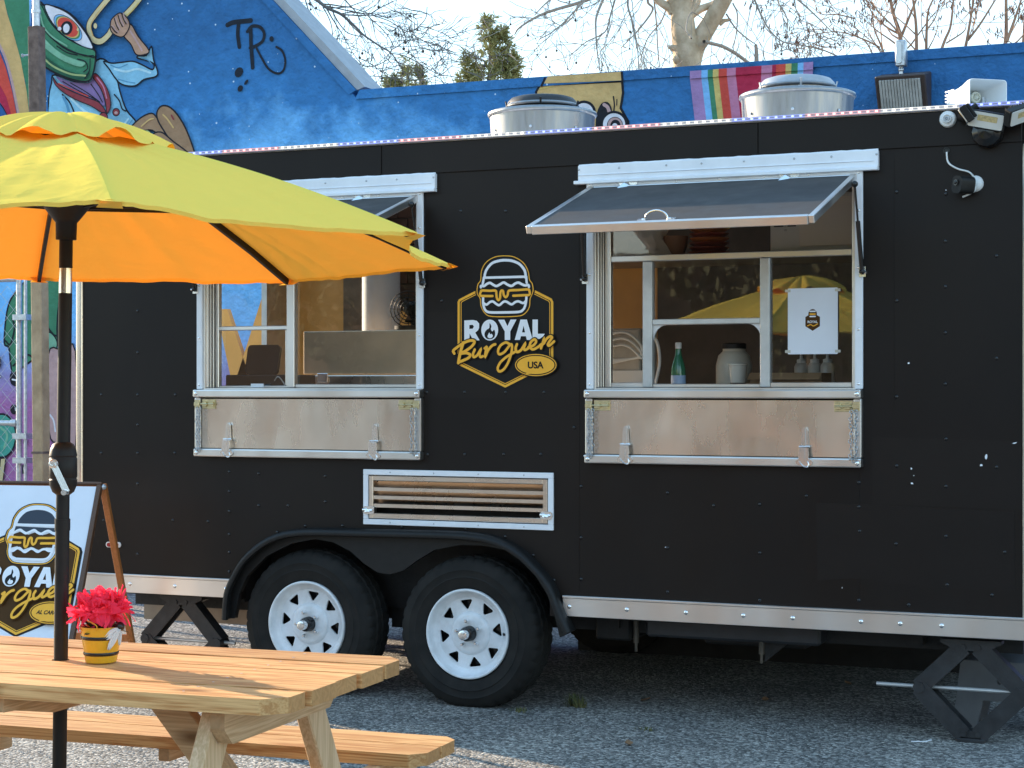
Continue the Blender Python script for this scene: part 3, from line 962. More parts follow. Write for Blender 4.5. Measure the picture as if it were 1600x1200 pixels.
# ------------------------------------------------------------------ what stands along the wall
pk = thing("wall_lamp", "bronze wall lamp with a ribbed glass lens on the blue wall below a conduit", "lamp", on_y(1411, 165, WY - 0.12))
yb = WY - 0.02
c0, c1 = wp(1367, 121, yb - 0.2), wp(1452, 166, yb - 0.2)
x0, x1 = c0[0], wp(1446, 121, yb - 0.2)[0]
zt, zb = c0[1] + 0.02, c1[1]
zb2 = wp(1400, 176, yb - .2)[1]
mb = MB()
mb.add([(x0, yb, zt + .03), (x1, yb, zt + .03), (x1, yb, zb2 - .02), (x0, yb, zb2 - .02),
        (x0, yb - .22, zt - .02), (x1, yb - .22, zt - .02), (x1, yb - .10, zb2), (x0, yb - .10, zb2)],
       [(0, 3, 2, 1), (0, 1, 5, 4), (1, 2, 6, 5), (2, 3, 7, 6), (3, 0, 4, 7), (4, 5, 6, 7)])
mb.build("housing", mat("bronze_housing", (0.055, 0.036, 0.030), 0.5, var=0.2, vscale=20), pk, bevel=0.008)
sl = V((0, .12, zb2 - (zt - .02))).normalized()
mb = MB()
n_ = 14
for i in range(n_):
    t0, t1 = i / n_, (i + 0.8) / n_
    w0 = x0 + .028 + (x1 - x0 - .056) * t0; w1 = x0 + .028 + (x1 - x0 - .056) * t1
    A = V((0, yb - .22, zt - .02)); L_ = .12 ** 2 + (zb2 - zt + .02) ** 2
    L_ = math.sqrt(L_)
    for (s0, s1, bul) in ((0.10, 0.5, 0.02), (0.5, 0.93, 0.02)):
        p = A + sl * L_ * s0; q_ = A + sl * L_ * s1
        nrm = V((0, -abs(sl.z), -sl.y)).normalized()
        mb.add([(w0, p.y, p.z), (w1, p.y, p.z), (w1, q_.y, q_.z), (w0, q_.y, q_.z)], [(0, 1, 2, 3)])
        vs = [V((w0, p.y, p.z)), V((w1, p.y, p.z)), V((w1, q_.y, q_.z)), V((w0, q_.y, q_.z))]
        mb.add(vs + [v + nrm * 0.012 for v in vs], [(4, 7, 6, 5), (0, 1, 5, 4), (1, 2, 6, 5), (2, 3, 7, 6), (3, 0, 4, 7)])
mb.build("lens", mat("ribbed_lens", (0.42, 0.42, 0.40), 0.22, var=0.2, vscale=14), pk)
cb = on_y(1408, 112, yb - .05)
mb = MB()
mb.tube([(cb.x, yb - .05, zt - .02), (cb.x, yb - .05, zt + .12)], .014, 10)
mb.tube([(cb.x, yb - .05, zt + .03), (cb.x, yb - .05, zt + .055)], .02, 8)
mb.tube([(cb.x, yb - .05, zt + .10), (cb.x, yb - .05, zt + .12)], .02, 8)
zc = wp(1408, 112, yb - .05)[1]
mb.box((cb.x - .03, yb - .09, zc + .03), (cb.x + .035, yb - .02, zc + .195))
mb.build("conduit", M['galv'], pk, bevel=0.006, smooth=40)
mb = MB(); mb.plate([rrect(cb.x - .022, zc + .045, cb.x + .012, zc + .18, .015)], .0, .012)
mb.v = [V((p.x, yb - .092 - p.z, p.y)) for p in mb.v]
mb.build("box_cover", M['white_plastic'], pk)

# square post with a pipe, beside the fence
pst = thing("steel_post", "tall square steel post, rusty above and tan below, left of the food trailer", "post", on_y(64, 900, 2.6).to_tuple()[:2] + (0,))
yP = 2.6
lo = on_y(65, 760, yP); hi = on_y(57, 42, yP); mid = on_y(60.5, 300, yP)
dirp = (hi - lo) / (hi.z - lo.z)
base = lo - dirp * lo.z
mb = MB(); mb.bar(base, mid, .088, .088, (0, 1, 0)); mb.build("lower_post", M['post_tan'], pst, bevel=0.006)
mb = MB(); mb.bar(mid + V((0, 0, 0)), hi, .086, .086, (0, 1, 0)); mb.build("upper_post", M['rust'], pst, bevel=0.004)
mb = MB(); mb.tube([hi - dirp * .1, hi + dirp * .9], .026, 12)
hb = on_y(57, 18, yP); mb.tube([hb - dirp * .012, hb + dirp * .012], .031, 12)
mb.build("pipe", M['galv'], pst, smooth=40)
mb = MB()
bp = on_y(44, 86, yP); mb.tube([bp - V((.05, 0, 0)), bp + V((.05, 0, 0))], .006, 6); mb.tube([bp - V((.052, 0, 0)), bp - V((.044, 0, 0))], .013, 6)
mb.build("bolt", M['galv'], pst)
jz = on_y(64, 707, yP).z
mb = MB(); mb.bar(base + dirp * (jz - .008), base + dirp * (jz + .008), .094, .094, (0, 1, 0)); mb.build("sleeve_joint", M['rust'], pst)

# chain link gate
fn = thing("chain_link_gate", "galvanised chain link gate in a pipe frame standing before the pink part of the mural", "gate", on_y(30, 1000, 2.9).to_tuple()[:2] + (0,))
yF = 2.9
gx = on_y(30, 600, yF).x; gt = on_y(20, 436, yF).z; gm = on_y(15, 661, yF).z
gl = gx - 1.5
mb = MB(); mb.tube([(gx, yF, 0.05), (gx, yF, gt)], .021, 10); mb.tube([(gl, yF, 0.05), (gl, yF, gt)], .021, 10)
mb.tube([(gl, yF, gt), (gx, yF, gt)], .021, 10); mb.tube([(gl, yF, .1), (gx, yF, .1)], .021, 10)
mb.build("pipe_frame", M['galv'], fn, smooth=40)
mb = MB(); mb.tube([(gl, yF, gm), (gx, yF, gm)], .019, 10); mb.tube([(gx - .07, yF, gm), (gx - .02, yF, gm)], .026, 10)
mb.build("mid_rail", M['galv'], fn, smooth=40)
mb = MB(); pit = .057
nW = int((gx - gl) / pit)
for i in range(nW + 1):
    for s in (1, -1):
        pts = []
        z = .1
        j = 0
        while z < gt:
            pts.append((gl + pit * i + (pit * 0.5 if (j + i) % 2 else -pit * 0.5) * s * 1.0, yF - .004 * s, z)); z += pit; j += 1
        if s == 1:
            mb.tube([p for p in pts if gl - .01 < p[0] < gx + .03], .0016, 4, cap=False)
tag(mb.build("wire_mesh", M['galv'], fn), kind='stuff')
hx = on_y(47, 600, yF).x
mb = MB(); mb.tube([(hx, yF - .05, 0.0), (hx, yF - .05, gt + .05)], .012, 8)
for vv in (495, 680, 718):
    zz = on_y(40, vv, yF).z
    mb.box((gx - .005, yF - .07, zz - .025), (hx + .02, yF + .01, zz + .015))
mb.build("hinge_pole", M['galv'], fn, smooth=40)

# ------------------------------------------------------------------ the food trailer
TX0, TX1, TZ0, TZ1, TD = -5.749, -1.09, 0.44, 2.62, 2.08
tr = thing("food_trailer", "black food trailer with two serving windows, flaps propped open and a burger logo", "food trailer", (-3.4, 1.0, 0))

OUT = [(357, 966), (360, 926), (371, 899), (388, 871), (415, 847), (443, 833), (477, 827), (522, 826.5), (567, 827.5), (659, 829.5), (728, 832), (776, 839), (814, 857), (842, 882), (866, 912), (883, 954), (897, 985)]
INN = [(876, 996), (871, 974), (859, 933), (838, 899), (814, 875), (790, 859), (756, 852), (721, 851), (680, 859), (652, 876), (632, 891), (611, 897), (591, 894), (570, 880), (549, 861), (522, 847), (494, 842), (457, 849), (419, 868), (388, 899), (376, 926), (368, 966)]
fo = [wp(*p) for p in OUT]
fi = [wp(*p) for p in INN]
cxm = sum(p[0] for p in fo) / len(fo)
notch = [(cxm + (p[0] - cxm) * 0.975, p[1] - 0.018) for p in fo if p[1] > TZ0 + .03]
notch = [(notch[0][0], TZ0)] + notch + [(notch[-1][0], TZ0)]
WIN = [(-5.022, -3.842), (-2.955, -1.775)]      # openings of the two serving windows
WZ0, WZ1 = 1.475, 2.365
LV = (-4.095, .855, -3.18, 1.062)
outer = [(TX0, TZ0)] + notch + [(TX1, TZ0), (TX1, TZ1), (TX0, TZ1)]
holes = [[(a, WZ0), (a, WZ1), (b, WZ1), (b, WZ0)] for a, b in WIN] + [[(LV[0], LV[1]), (LV[0], LV[3]), (LV[2], LV[3]), (LV[2], LV[1])]]
mb = MB(WALLM); mb.plate([outer] + holes, -0.045, 0.0)
front = mb.build("wall", M['black'], tr)
mb = MB()
mb.box((TX0 - .036, 0.051, TZ0), (TX0, .95, TZ1)); mb.box((TX0 - .036, 1.78, TZ0), (TX0, TD - .041, TZ1)); mb.box((TX0 - .036, .9502, TZ0), (TX0, 1.7798, .62)); mb.box((TX0 - .036, .9502, 2.42), (TX0, 1.7798, TZ1))
mb.build("wall", M['alu_dull'], tr)                 # end wall; its unseen doorway is added to let sunlight inside
mb = MB(); mb.box((TX1, 0.03, TZ0), (TX1 + .036, TD, TZ1)); mb.build("wall", M['black'], tr)
# rear wall with a hatch in it
HZ = (1.25, 2.3); HX = (-6.0 + .75, -4.75)
hl_ = on_y(338, 500, TD).x; hr_ = on_y(402, 500, TD).x
mb = MB(Matrix.Translation((0, TD, 0)) @ WALLM)
mb.plate([[(TX0, TZ0), (TX1, TZ0), (TX1, TZ1), (TX0, TZ1)], [(hl_ + .14, 1.52), (hl_, 1.97), (hr_ - .22, 1.97), (hr_ , 1.40), (hl_ + .14, 1.40)]], -0.04, 0.0)
mb.build("wall", M['copper_wall'], tr)
ADDED_SKYL = [(-5.60, .22, -3.87, 1.90), (-3.15, 1.2, -1.45, 1.92)]
rl = [(TX0 - .03, 0.0), (TX1 + .03, 0.0), (TX1 + .03, TD + .03), (TX0 - .03, TD + .03)]
mb = MB(); mb.plate([rl] + [[(a, b), (a, d), (c, d), (c, b)] for a, b, c, d in ADDED_SKYL], TZ1, TZ1 + .02); mb.build("roof", M['white'], tr)
for a, b, c, d in ADDED_SKYL:                                # unseen roof lights, added to brighten the interior
    mb = MB(); mb.add([(a, b, TZ1 + .012), (c, b, TZ1 + .012), (c, d, TZ1 + .012), (a, d, TZ1 + .012)], [(0, 1, 2, 3)]); mb.build("added_skylight", M['glass'], tr)
mb = MB(); mb.plate([[(TX0 + .01, .047), (notch[0][0] - .031, .047), (notch[0][0] - .031, .335), (notch[-1][0] + .031, .335), (notch[-1][0] + .031, .047), (TX1 - .01, .047), (TX1 - .01, TD - .05), (TX0 + .01, TD - .05)]], TZ0 + .002, TZ0 + .06); mb.build("floor", M['under'], tr)
mb = MB(); mb.plate([[(TX0 + .01, .047), (TX1 - .01, .047), (TX1 - .01, TD - .05), (TX0 + .01, TD - .05)]] + [[(a, b), (a, d), (c, d), (c, b)] for a, b, c, d in ADDED_SKYL], TZ1 - .03, TZ1 - .004); mb.build("ceiling", M['white'], tr)
# tan/steel lining inside
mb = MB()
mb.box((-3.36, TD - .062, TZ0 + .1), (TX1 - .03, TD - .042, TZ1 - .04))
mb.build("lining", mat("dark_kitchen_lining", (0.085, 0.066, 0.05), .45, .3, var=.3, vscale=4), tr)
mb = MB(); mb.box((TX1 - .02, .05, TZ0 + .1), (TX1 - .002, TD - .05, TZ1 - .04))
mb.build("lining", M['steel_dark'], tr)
# pale lining inside the front wall and pale floor sheet, both added to bounce daylight
mb = MB(Matrix.Translation((0, .0475, 0)) @ WALLM)
mb.plate([[(TX0 + .012, .92), (TX1 - .03, .92), (TX1 - .03, TZ1 - .035), (TX0 + .012, TZ1 - .035)]] + [[(a, WZ0 - .02), (a, WZ1), (b, WZ1), (b, WZ0 - .02)] for a, b in WIN] + [[(LV[0] + .0, .93), (LV[0], LV[3] + .03), (LV[2], LV[3] + .03), (LV[2], .93)]], -.012, .0)
mb.v = [V((p.x, p.y, p.z)) for p in mb.v]
mb.build("lining", M['white'], tr)
mb = MB(); mb.box((TX0 + .015, .345, TZ0 + .062), (TX1 - .03, TD - .065, TZ0 + .07)); mb.build("bounce_floor_sheet", mat("pale_bounce_floor", (0.55, 0.50, 0.42), .6), tr)
# counters inside, under the windows
mb = MB(); mb.box((TX0 + .03, .12, 1.40), (-3.4, .55, 1.44)); mb.box((-3.26, .12, 1.42), (TX1 - .03, .60, 1.455))
mb.build("counter", M['steel'], tr)

# fascia panels above the windows
sx = on_y(597, 250).x
for a, b in ((TX0, sx - .002), (sx + .002, -2.2), (-2.196, TX1)):
    mb = MB(); mb.box((a, -.007, 2.474), (b, .0, 2.618)); mb.build("fascia_panel", M['black'], tr, bevel=.002)
# corner trims
mb = MB()
mb.box((TX0 - .042, -.012, TZ0 - .005), (TX0 + .001, .05, TZ1 + .005)); mb.build("corner_trim", M['steel'], tr, bevel=.014, seg=3)
mb = MB(); mb.box((TX1 + .003, -.012, TZ0 + .09), (TX1 + .045, .05, 2.47)); mb.build("corner_trim", M['alu'], tr, bevel=.006)
# rub rails
for a, b, sc in ((TX0 - .03, on_y(362, 920).x, (206, 276, 355)), (on_y(881, 945).x, TX1 + .05, tuple(860 + x / 2.162 for x in (68, 262, 461, 655, 822, 1052, 1184, 1324)))):
    mb = MB()
    mb.box((a, -.016, .445), (b, -.001, .527)); mb.box((a, -.022, .527), (b, -.001, .538))
    rr = mb.build("rub_rail", M['alu'], tr, bevel=.002)
    mb = MB()
    for u in sc:
        p = on_y(u, 930)
        mb.dome((p.x, -.016, .489), (0, -1, 0), .0105, .006, 10)
    tag(mb.build("screws", M['chrome'], rr, smooth=180), kind='stuff')
# roof edge with a strip of lit LEDs
mb = MB(); mb.box((TX0 - .03, -.02, 2.6225), (TX1 + .04, .0, 2.641)); strip = mb.build("light_strip", mat("strip_backing", (0.42, 0.40, 0.45), 0.4, var=.1, vscale=30), tr)
leds = {0: MB(), 1: MB(), 2: MB()}
tapes = {0: MB(), 1: MB(), 2: MB()}
x = TX0; i = 0
while x < TX1 + .03:
    g = int((x - TX0 + 0.14) / 0.325) % 3
    leds[g].box((x - .0055, -.0235, 2.6295), (x + .0055, -.0202, 2.6365)); tapes[g].box((x - .018, -.0222, 2.6265), (x + .018, -.0201, 2.6292)); tapes[g].box((x - .018, -.0222, 2.6368), (x + .018, -.0201, 2.6392))
    x += .036
for g, (nm, c, st) in enumerate((("red_led", (1.0, 0.22, 0.18), .75), ("white_led", (1.0, 0.90, 0.70), .85), ("blue_led", (0.14, 0.17, 1.0), .8))):
    tag(leds[g].build(nm, mat(nm, (.8, .8, .8), emit=c, estr=st), strip), kind='stuff')
    tag(tapes[g].build(nm + "_tape", mat(nm + "_tape", (.6, .6, .6), emit=c, estr=st * .22), strip), kind='stuff')
# rivets
RV = [(215, 486), (215, 551), (215, 617), (215, 664), (158, 617), (274, 617), (158, 708), (215, 708), (273, 708), (358, 737), (358, 768), (358, 799), (358, 835), (358, 863), (358, 893),
      (215, 756), (215, 866), (162, 813), (270, 813), (325, 815), (508, 744), (508, 784), (667, 613), (668, 710), (726, 613), (790, 613), (850, 613), (787, 710), (845, 710), (726, 710),
      (1478, 303), (1477, 377), (1477, 448), (1477, 520), (1477, 600), (1478, 686), (1401, 728), (1557, 730), (1478, 760), (1342, 754), (1342, 792), (1187, 788), (1187, 864), (1343, 830), (1478, 838), (1480, 914),
      (1342, 938), (1187, 938), (1043, 925), (1043, 856), (1043, 770), (908, 760), (908, 840), (908, 905), (1401, 300), (1401, 470), (1401, 620), (1557, 560), (1570, 863), (1400, 850), (1557, 400), (880, 330), (790, 330), (720, 330), (690, 470),
      (897, 668), (450, 790), (404, 740), (404, 790), (1550, 930), (1420, 945), (1260, 775), (1115, 790)]
mb = MB()
for u, v in RV:
    p = on_y(u, v)
    mb.dome((p.x, -.0003, p.z), (0, -1, 0), .0085, .005, 10)
tag(mb.build("rivets", M['black_gloss'], front, smooth=180), kind='stuff')
mb = MB()
for u, v, a, b in ((1420, 567, 2.5, 3), (1424, 732, 1.6, 2.6), (1541, 713, 2.6, 6), (1533, 727, 3, 3), (1425, 755, 3, 3), (1428, 743, 1.2, 1.4), (1586, 692, 6, 1.5), (1316, 918, 1, 2), (913, 712, 2.4, 2.4), (1040, 855, 2, 1.2), (1478, 297, 2, 1)):
    p = wp(u, v)
    mb.M = WALLM
    mb.plate([[(p[0] + (x + rnd.uniform(-.25, .25) * a) * .0028, p[1] + (y + rnd.uniform(-.25, .25) * b) * .0028) for x, y in oval(0, 0, a * .6, b * .6, 9, rnd.uniform(-.4, .4))]], .0012)
tag(mb.build("paint_chips", M['white'], front), kind='stuff')
# vinyl patches stuck on the panels
def patch(pts, h=.0015):
    mb = MB(WALLM)
    c = [wp(*p) for p in pts]
    mb.plate([c], .0002, h)
    mb.build("vinyl_patch", M['black_film'], front)
patch([(1275, 786), (1345, 788), (1450, 793), (1585, 801), (1586, 924), (1480, 920), (1400, 912), (1350, 905), (1320, 904), (1277, 908)])
patch([(1363, 683), (1596, 690), (1597, 796), (1363, 788)], .0008)
for u, v0, v1 in ((668, 262, 730), (905, 262, 925), (1342, 735, 935), (1397, 245, 640)):
    a_, b_ = wp(u, v0), wp(u, v1)
    mb = MB(); mb.box((a_[0] - .0015, -.0012, a_[1]), (a_[0] + .0015, .0, b_[1])); mb.build("panel_seam", M['black'], front)
patch([(666, 488), (720, 487), (905, 486), (905, 622), (666, 622)], .0007)

# ---- fender over the two wheels
mb = MB(WALLM); mb.plate([fo + fi], -.02, .010); fend = mb.build("fender", M['black_plastic'], tr, bevel=.004)
mb = MB()
fo3 = curve(fo, 3)
n_ = len(fo3)
prof2 = [(0.006, 0.0), (0.006, -.045), (0.0, -.062), (-.014, -.070), (-.026, -.066), (-.030, -.05), (-.024, -.04), (-.012, -.03), (-.012, -.0)]
vs, fs = [], []
for i, p in enumerate(fo3):
    a = fo3[max(0, i - 1)]; b = fo3[min(n_ - 1, i + 1)]
    d = V((b[0] - a[0], b[1] - a[1])).normalized(); nn = V((-d.y, d.x))
    for (o, y) in prof2:
        vs.append((p[0] + nn.x * o, y, p[1] + nn.y * o))
m_ = len(prof2)
for i in range(n_ - 1):
    for k in range(m_ - 1):
        fs.append((i * m_ + k, i * m_ + k + 1, (i + 1) * m_ + k + 1, (i + 1) * m_ + k))
fs.append(tuple(range(m_))); fs.append(tuple((n_ - 1) * m_ + k for k in reversed(range(m_))))
mb.add(vs, fs)
mb.build("lip", M['black_plastic'], fend, smooth=50)
mb = MB()
for i in range(6, n_ - 6, 4):
    p = fo3[i]; mb.dome((p[0], -.002, p[1] + .016), (0, -1, 0), .008, .005, 8)
tag(mb.build("screws", M['black_gloss'], fend, smooth=180), kind='stuff')
# dark wheel well
mb = MB()
mb.box((notch[0][0] - .02, .30, .40), (notch[-1][0] + .02, .33, .87)); mb.box((notch[0][0] - .02, .05, .855), (notch[-1][0] + .02, .33, .87))
mb.box((notch[0][0] - .03, .05, .42), (notch[0][0] - .012, .33, .87)); mb.box((notch[-1][0] + .012, .05, .42), (notch[-1][0] + .03, .33, .87))
mb.build("wheel_well", M['under'], tr)

# ---- wheels
def wheel(cx, cz, cy, ang, first=None, flip=False):
    if first is None:
        tri = []
        n = 152
        prof = [(.206, -.03), (.208, -.010), (.216, .002), (.236, .010), (.258, .013), (.262, .0155), (.266, .013), (.29, .013), (.296, .0155), (.302, .012), (.322, .005), (.336, -.004), (.3445, -.011), (.350, -.022),
                (.354, -.046), (.347, -.050), (.347, -.058), (.356, -.062), (.357, -.098), (.349, -.101), (.349, -.109), (.357, -.112), (.356, -.15), (.347, -.153), (.347, -.160), (.353, -.165), (.348, -.19), (.336, -.20), (.30, -.215), (.21, -.20)]
        def rm(j, k):
            if j in (11, 12, 13, 14, 25, 26, 27):
                return -.006 if k % 4 == 0 else 0.0
            if j in (17, 18, 21, 22):
                return -.005 if (k + 2) % 4 == 0 else 0.0
            return 0.0
        b = MB(); b.lathe(prof, n, rmod=rm)
        vs = []
        for p in b.v:
            vs.append(p)
        b.v = vs
        # local: axis is +z outward; turned so that z points to -y (towards the viewer)
        T = Matrix(((1, 0, 0, 0), (0, 0, -1, 0), (0, 1, 0, 0), (0, 0, 0, 1)))
        b.v = [T @ p for p in b.v]
        for p in b.v:                                   # a little flat where it carries the load
            if p.z < -.338:
                p.z = -.338 - (p.z + .338) * 0.0
        w = b.build("wheel", M['rubber'], None, smooth=28, local=True)
        # rim
        b = MB(T)
        b.lathe([(.206, -.02), (.2095, .004), (.2075, .0095), (.202, .011), (.197, .008), (.193, -.004), (.190, -.020), (.184, -.026), (.176, -.029), (.1665, -.036)], 64)
        h = []
        for k in range(8):
            a = 2 * math.pi * k / 8
            pts = [(-.029, .1515), (-.025, .1555), (.025, .1555), (.029, .1515), (.0285, .146), (.0055, .113), (0, .111), (-.0055, .113), (-.0285, .146)]
            h.append([(x * math.cos(a) - y * math.sin(a), x * math.sin(a) + y * math.cos(a)) for x, y in pts])
        b.plate([[(.167 * math.cos(2 * math.pi * k / 64), .167 * math.sin(2 * math.pi * k / 64)) for k in range(64)]] + h + [[(.05 * math.cos(2 * math.pi * k / 24), .05 * math.sin(2 * math.pi * k / 24)) for k in range(24)]], -.044, -.035)
        b.lathe([(.101, -.0352), (.098, -.030), (.090, -.0225), (.080, -.020), (.045, -.020), (.036, -.022), (.036, -.06)], 48)
        b.build("rim", M['white_rim'], w, smooth=35, local=True)
        b = MB(T); b.lathe([(.0355, -.05), (.0345, .012), (.030, .020), (.024, .022)], 24); b.lathe([(.165, -.075), (.1, -.07), (.05, -.06)], 32)
        b.build("hub", M['black_gloss'], w, smooth=40, local=True)
        b = MB(T); b.lathe([(.0225, .015), (.0225, .052), (.021, .056), (.012, .0585), (.0, .0585)], 24)
        b.build("grease_cap", M['chrome'], w, smooth=35, local=True)
        b = MB(T); b.lathe([(.013, -.021), (.0105, -.010), (.0095, .002), (.006, .006), (0, .0065)], 6)
        for k in range(5):
            a = 2 * math.pi * k / 5 + .3
            if k == 0:
                l0 = b.build("lug_nut", M['chrome'], w, local=True, smooth=30)
                l = l0
            else:
                l = l0.copy(); COL.objects.link(l); l.parent = w
            l.location = (.059 * math.cos(a), 0, .059 * math.sin(a))
        b = MB(T); b.tube([(.168, -.02, -.03), (.186, -.022, .004)], .0055, 8); b.build("valve_stem", M['black_plastic'], w, local=True)
    else:
        w = first.copy(); COL.objects.link(w)
        for ch in first.children:
            c = ch.copy(); COL.objects.link(c); c.parent = w
    w.parent = tr
    w.location = V((cx, cy, cz)) - V((-3.4, 1.0, 0))
    if flip:
        w.rotation_euler = (0, 0, math.pi)
    return w

w1 = wheel(-3.579, .338, -.012, 0)
w2 = wheel(-4.432, .338, -.012, 0, w1)
w3 = wheel(-3.579, .338, TD + .0, 0, w1, True)
w4 = wheel(-4.432, .338, TD + .0, 0, w1, True)
for w, a in ((w2, 0.9), (w1, -0.15)):
    for ch in w.children:                     # the rims stand at different angles; the tyre itself keeps its flat spot down
        ch.rotation_euler = (0, a, 0)
        if ch.name.startswith("lug_nut"):
            ch.location = Matrix.Rotation(a, 4, 'Y') @ ch.location

M['drain'] = mat('dull_pipe', (0.10, 0.085, 0.07), .6, .3, var=.3, vscale=20)
# ---- chassis under the floor
mb = MB()
for y in (.38, 1.68):
    mb.box((TX0 + .05, y, .335), (TX1 - .05, y + .06, .44))
for x in (-5.4, -4.9, -3.0, -2.4, -1.6):
    mb.box((x, .3, .36), (x + .05, TD - .1, .438))
mb.build("chassis_rail", M['under'], tr)
mb = MB()
for x in (-3.579, -4.432):
    mb.tube([(x, .2, .338), (x, TD - .2, .338)], .038, 12)
mb.box((-4.15, .33, .30), (-3.86, .36, .42)); mb.box((-4.45, .40, .39), (-3.55, .45, .42))
mb.build("axle", M['under'], tr)
ta = on_y(1013, 980, .30); tb = on_y(1285, 1000, .30)
mb = MB(); mb.box((ta.x, .26, .335), (tb.x, .9, .438)); mb.build("tank", mat("grey_tank", (0.035, 0.036, 0.042), 0.45, var=.3, vscale=6), tr, bevel=.012)
mb = MB(); a = on_y(930, 985, .32); b = on_y(985, 985, .32)
mb.box((a.x, .32, .30), (b.x, .7, .44)); mb.build("battery_box", M['under'], tr, bevel=.01); mb = MB(); a = on_y(1100, 1000, .45); b = on_y(1260, 1000, .45); mb.box((a.x, .45, .29), (b.x, .95, .36))
mb.build("drain_tank", M['under'], tr, bevel=.01)
for u, v0, v1 in ((994, 972, 1018), (1190, 1004, 1036)):
    mb = MB(); t0 = on_y(u, v0, .28); t1 = on_y(u, v1, .28)
    mb.tube([(t0.x, .28, .44), (t0.x, .28, t1.z + .04)], .013, 8)
    mb.tube([(t0.x, .28, t1.z + .04), (t0.x, .28, t1.z)], .007, 6)
    mb.build("drain_pipe", M['drain'], tr)
mb = MB(); a = on_y(1195, 1010, .33); mb.add([(a.x, .33, .36), (a.x, .33, .24), (a.x + .14, .33, .36), (a.x, .36, .36), (a.x, .36, .24), (a.x + .14, .36, .36)], [(0, 1, 2), (3, 5, 4), (0, 3, 4, 1), (1, 4, 5, 2), (2, 5, 3, 0)])
mb.build("bracket", M['under'], tr)
a = on_y(905, 990, 1.95); mb = MB(); mb.box((a.x, 1.93, -.01), (TX1 - .02, 1.96, .44)); mb.build("underbody_sheet", M['under'], tr)  # added dark sheet hiding the bright ground beyond, standing in for shade
# steel skirt behind the left jack
a = on_y(235, 950, .55); b = on_y(362, 950, .55)
mb = MB(); mb.box((TX0 + .02, .50, .24), (b.x + .35, .52, .44)); mb.build("underbody_sheet", M['steel_dark'], tr)

# ------------------------------------------------------------------ serving windows: frame, sashes, panes (built at the right window; the left one differs in its bars)
SHIFT = -2.068
YS = .085                     # plane of the sashes


def frame(X0, X1):
    mb = MB()
    mb.box((X0 - .034, -.016, 1.468), (X0, .0, 2.40)); mb.box((X1, -.016, 1.468), (X1 + .034, .0, 2.40)); mb.box((X0, -.016, 2.362), (X1, .0, 2.40))
    f = mb.build("window_frame", M['white'], tr, bevel=.003)
    mb = MB()
    mb.box((X0 - .002, -.004, WZ0 - .012), (X0 + .007, .13, WZ1)); mb.box((X1 - .007, -.004, WZ0 - .012), (X1 + .002, .13, WZ1))
    mb.box((X0, -.003, WZ1 - .006), (X1, .13, WZ1 + .003)); mb.box((X0, -.002, WZ0 - .012), (X1, .13, WZ0 - .001))
    for k in range(4):           # grooves of the sliding track on the jambs
        y = .012 + .018 * k
        mb.box((X0 + .006, y, WZ0), (X0 + .016 + .004 * k, y + .007, WZ1 - .01)); mb.box((X1 - .016, y, WZ0), (X1 - .006, y + .007, WZ1 - .01))
    mb.build("jamb", M['alu'], f, bevel=.0015)
    mb = MB()
    for x in (X0 - .017, X1 + .017):
        for z in (1.49, 1.72, 1.98, 2.22, 2.38):
            mb.dome((x, -.0165, z), (0, -1, 0), .0065, .003, 8)
    for k in range(1, 6):
        mb.dome((X0 + (X1 - X0) * k / 6, -.0165, 2.381), (0, -1, 0), .006, .003, 8)
    tag(mb.build("screws", M['chrome'], f, smooth=180), kind='stuff')
    return f


def bars(par, rects, nm="sash", m='alu', y0=YS - .02, y1=YS + .012):
    for r in rects:
        mb = MB(); mb.box((r[0], y0, r[1]), (r[2], y1, r[3])); mb.build(nm, M[m], par, bevel=.003)


def pr(u0, v0, u1, v1, y=YS):
    a = wp(u0, v0, y); b = wp(u1, v1, y)
    return (min(a[0], b[0]), min(a[1], b[1]), max(a[0], b[0]), max(a[1], b[1]))


# right window
fr2 = frame(*WIN[1])
A0 = wp(1007, 500, YS)[0]; A1 = wp(1022, 500, YS)[0]; B0 = wp(1190, 500, YS)[0]; B1 = wp(1205, 500, YS)[0]
L0 = WIN[1][0] + .02; L1 = WIN[1][0] + .052; R0 = WIN[1][1] - .03; R1 = WIN[1][1] - .012
tz0 = wp(1000, 409, YS)[1]; tz1 = wp(1000, 399.5, YS)[1]
mz0 = wp(1100, 507, YS)[1]; mz1 = wp(1100, 498, YS)[1]
bz0 = WZ0 + .0; bz1 = wp(1100, 597.5, YS)[1]
bars(fr2, [(L0, WZ0, L1, WZ1 - .012), (R0, WZ0, R1, WZ1 - .012), (L1 + .001, tz0, R0 - .001, tz1), (L1 + .001, bz0, A0 + .001, bz1), (B1, bz0, R0 - .001, bz1), (A1 + .001, bz0, B0 - .001, bz1 - .006)])
bars(fr2, [(A0, bz0 + .001, A1, tz0 - .001), (B0, bz0 + .001, B1, tz0 - .001), (A1 + .001, mz0, B0 - .001, mz1)], "mullion", 'alu_dull', YS - .028, YS + .01)
for sgn, x in ((1, A1), (-1, B0)):
    pts = [(x, mz0)] + [(x + sgn * (.055 - .055 * math.sin(t)), mz0 - .065 + .065 * math.cos(t) - .0) for t in (0, .3, .6, .9, 1.2, math.pi / 2)]
    pts = [(x, mz0), (x + sgn * .06, mz0)] + [(x + sgn * .06 * (1 - math.sin(t)), mz0 - .07 * (1 - math.cos(t))) for t in (.25, .5, .75, 1.0, 1.25, 1.5)]
    mb = MB(Matrix.Translation((0, YS - .004, 0)) @ WALLM); mb.plate([pts if sgn > 0 else pts[::-1]], -.006, .006); mb.build("gusset", M['white'], fr2)


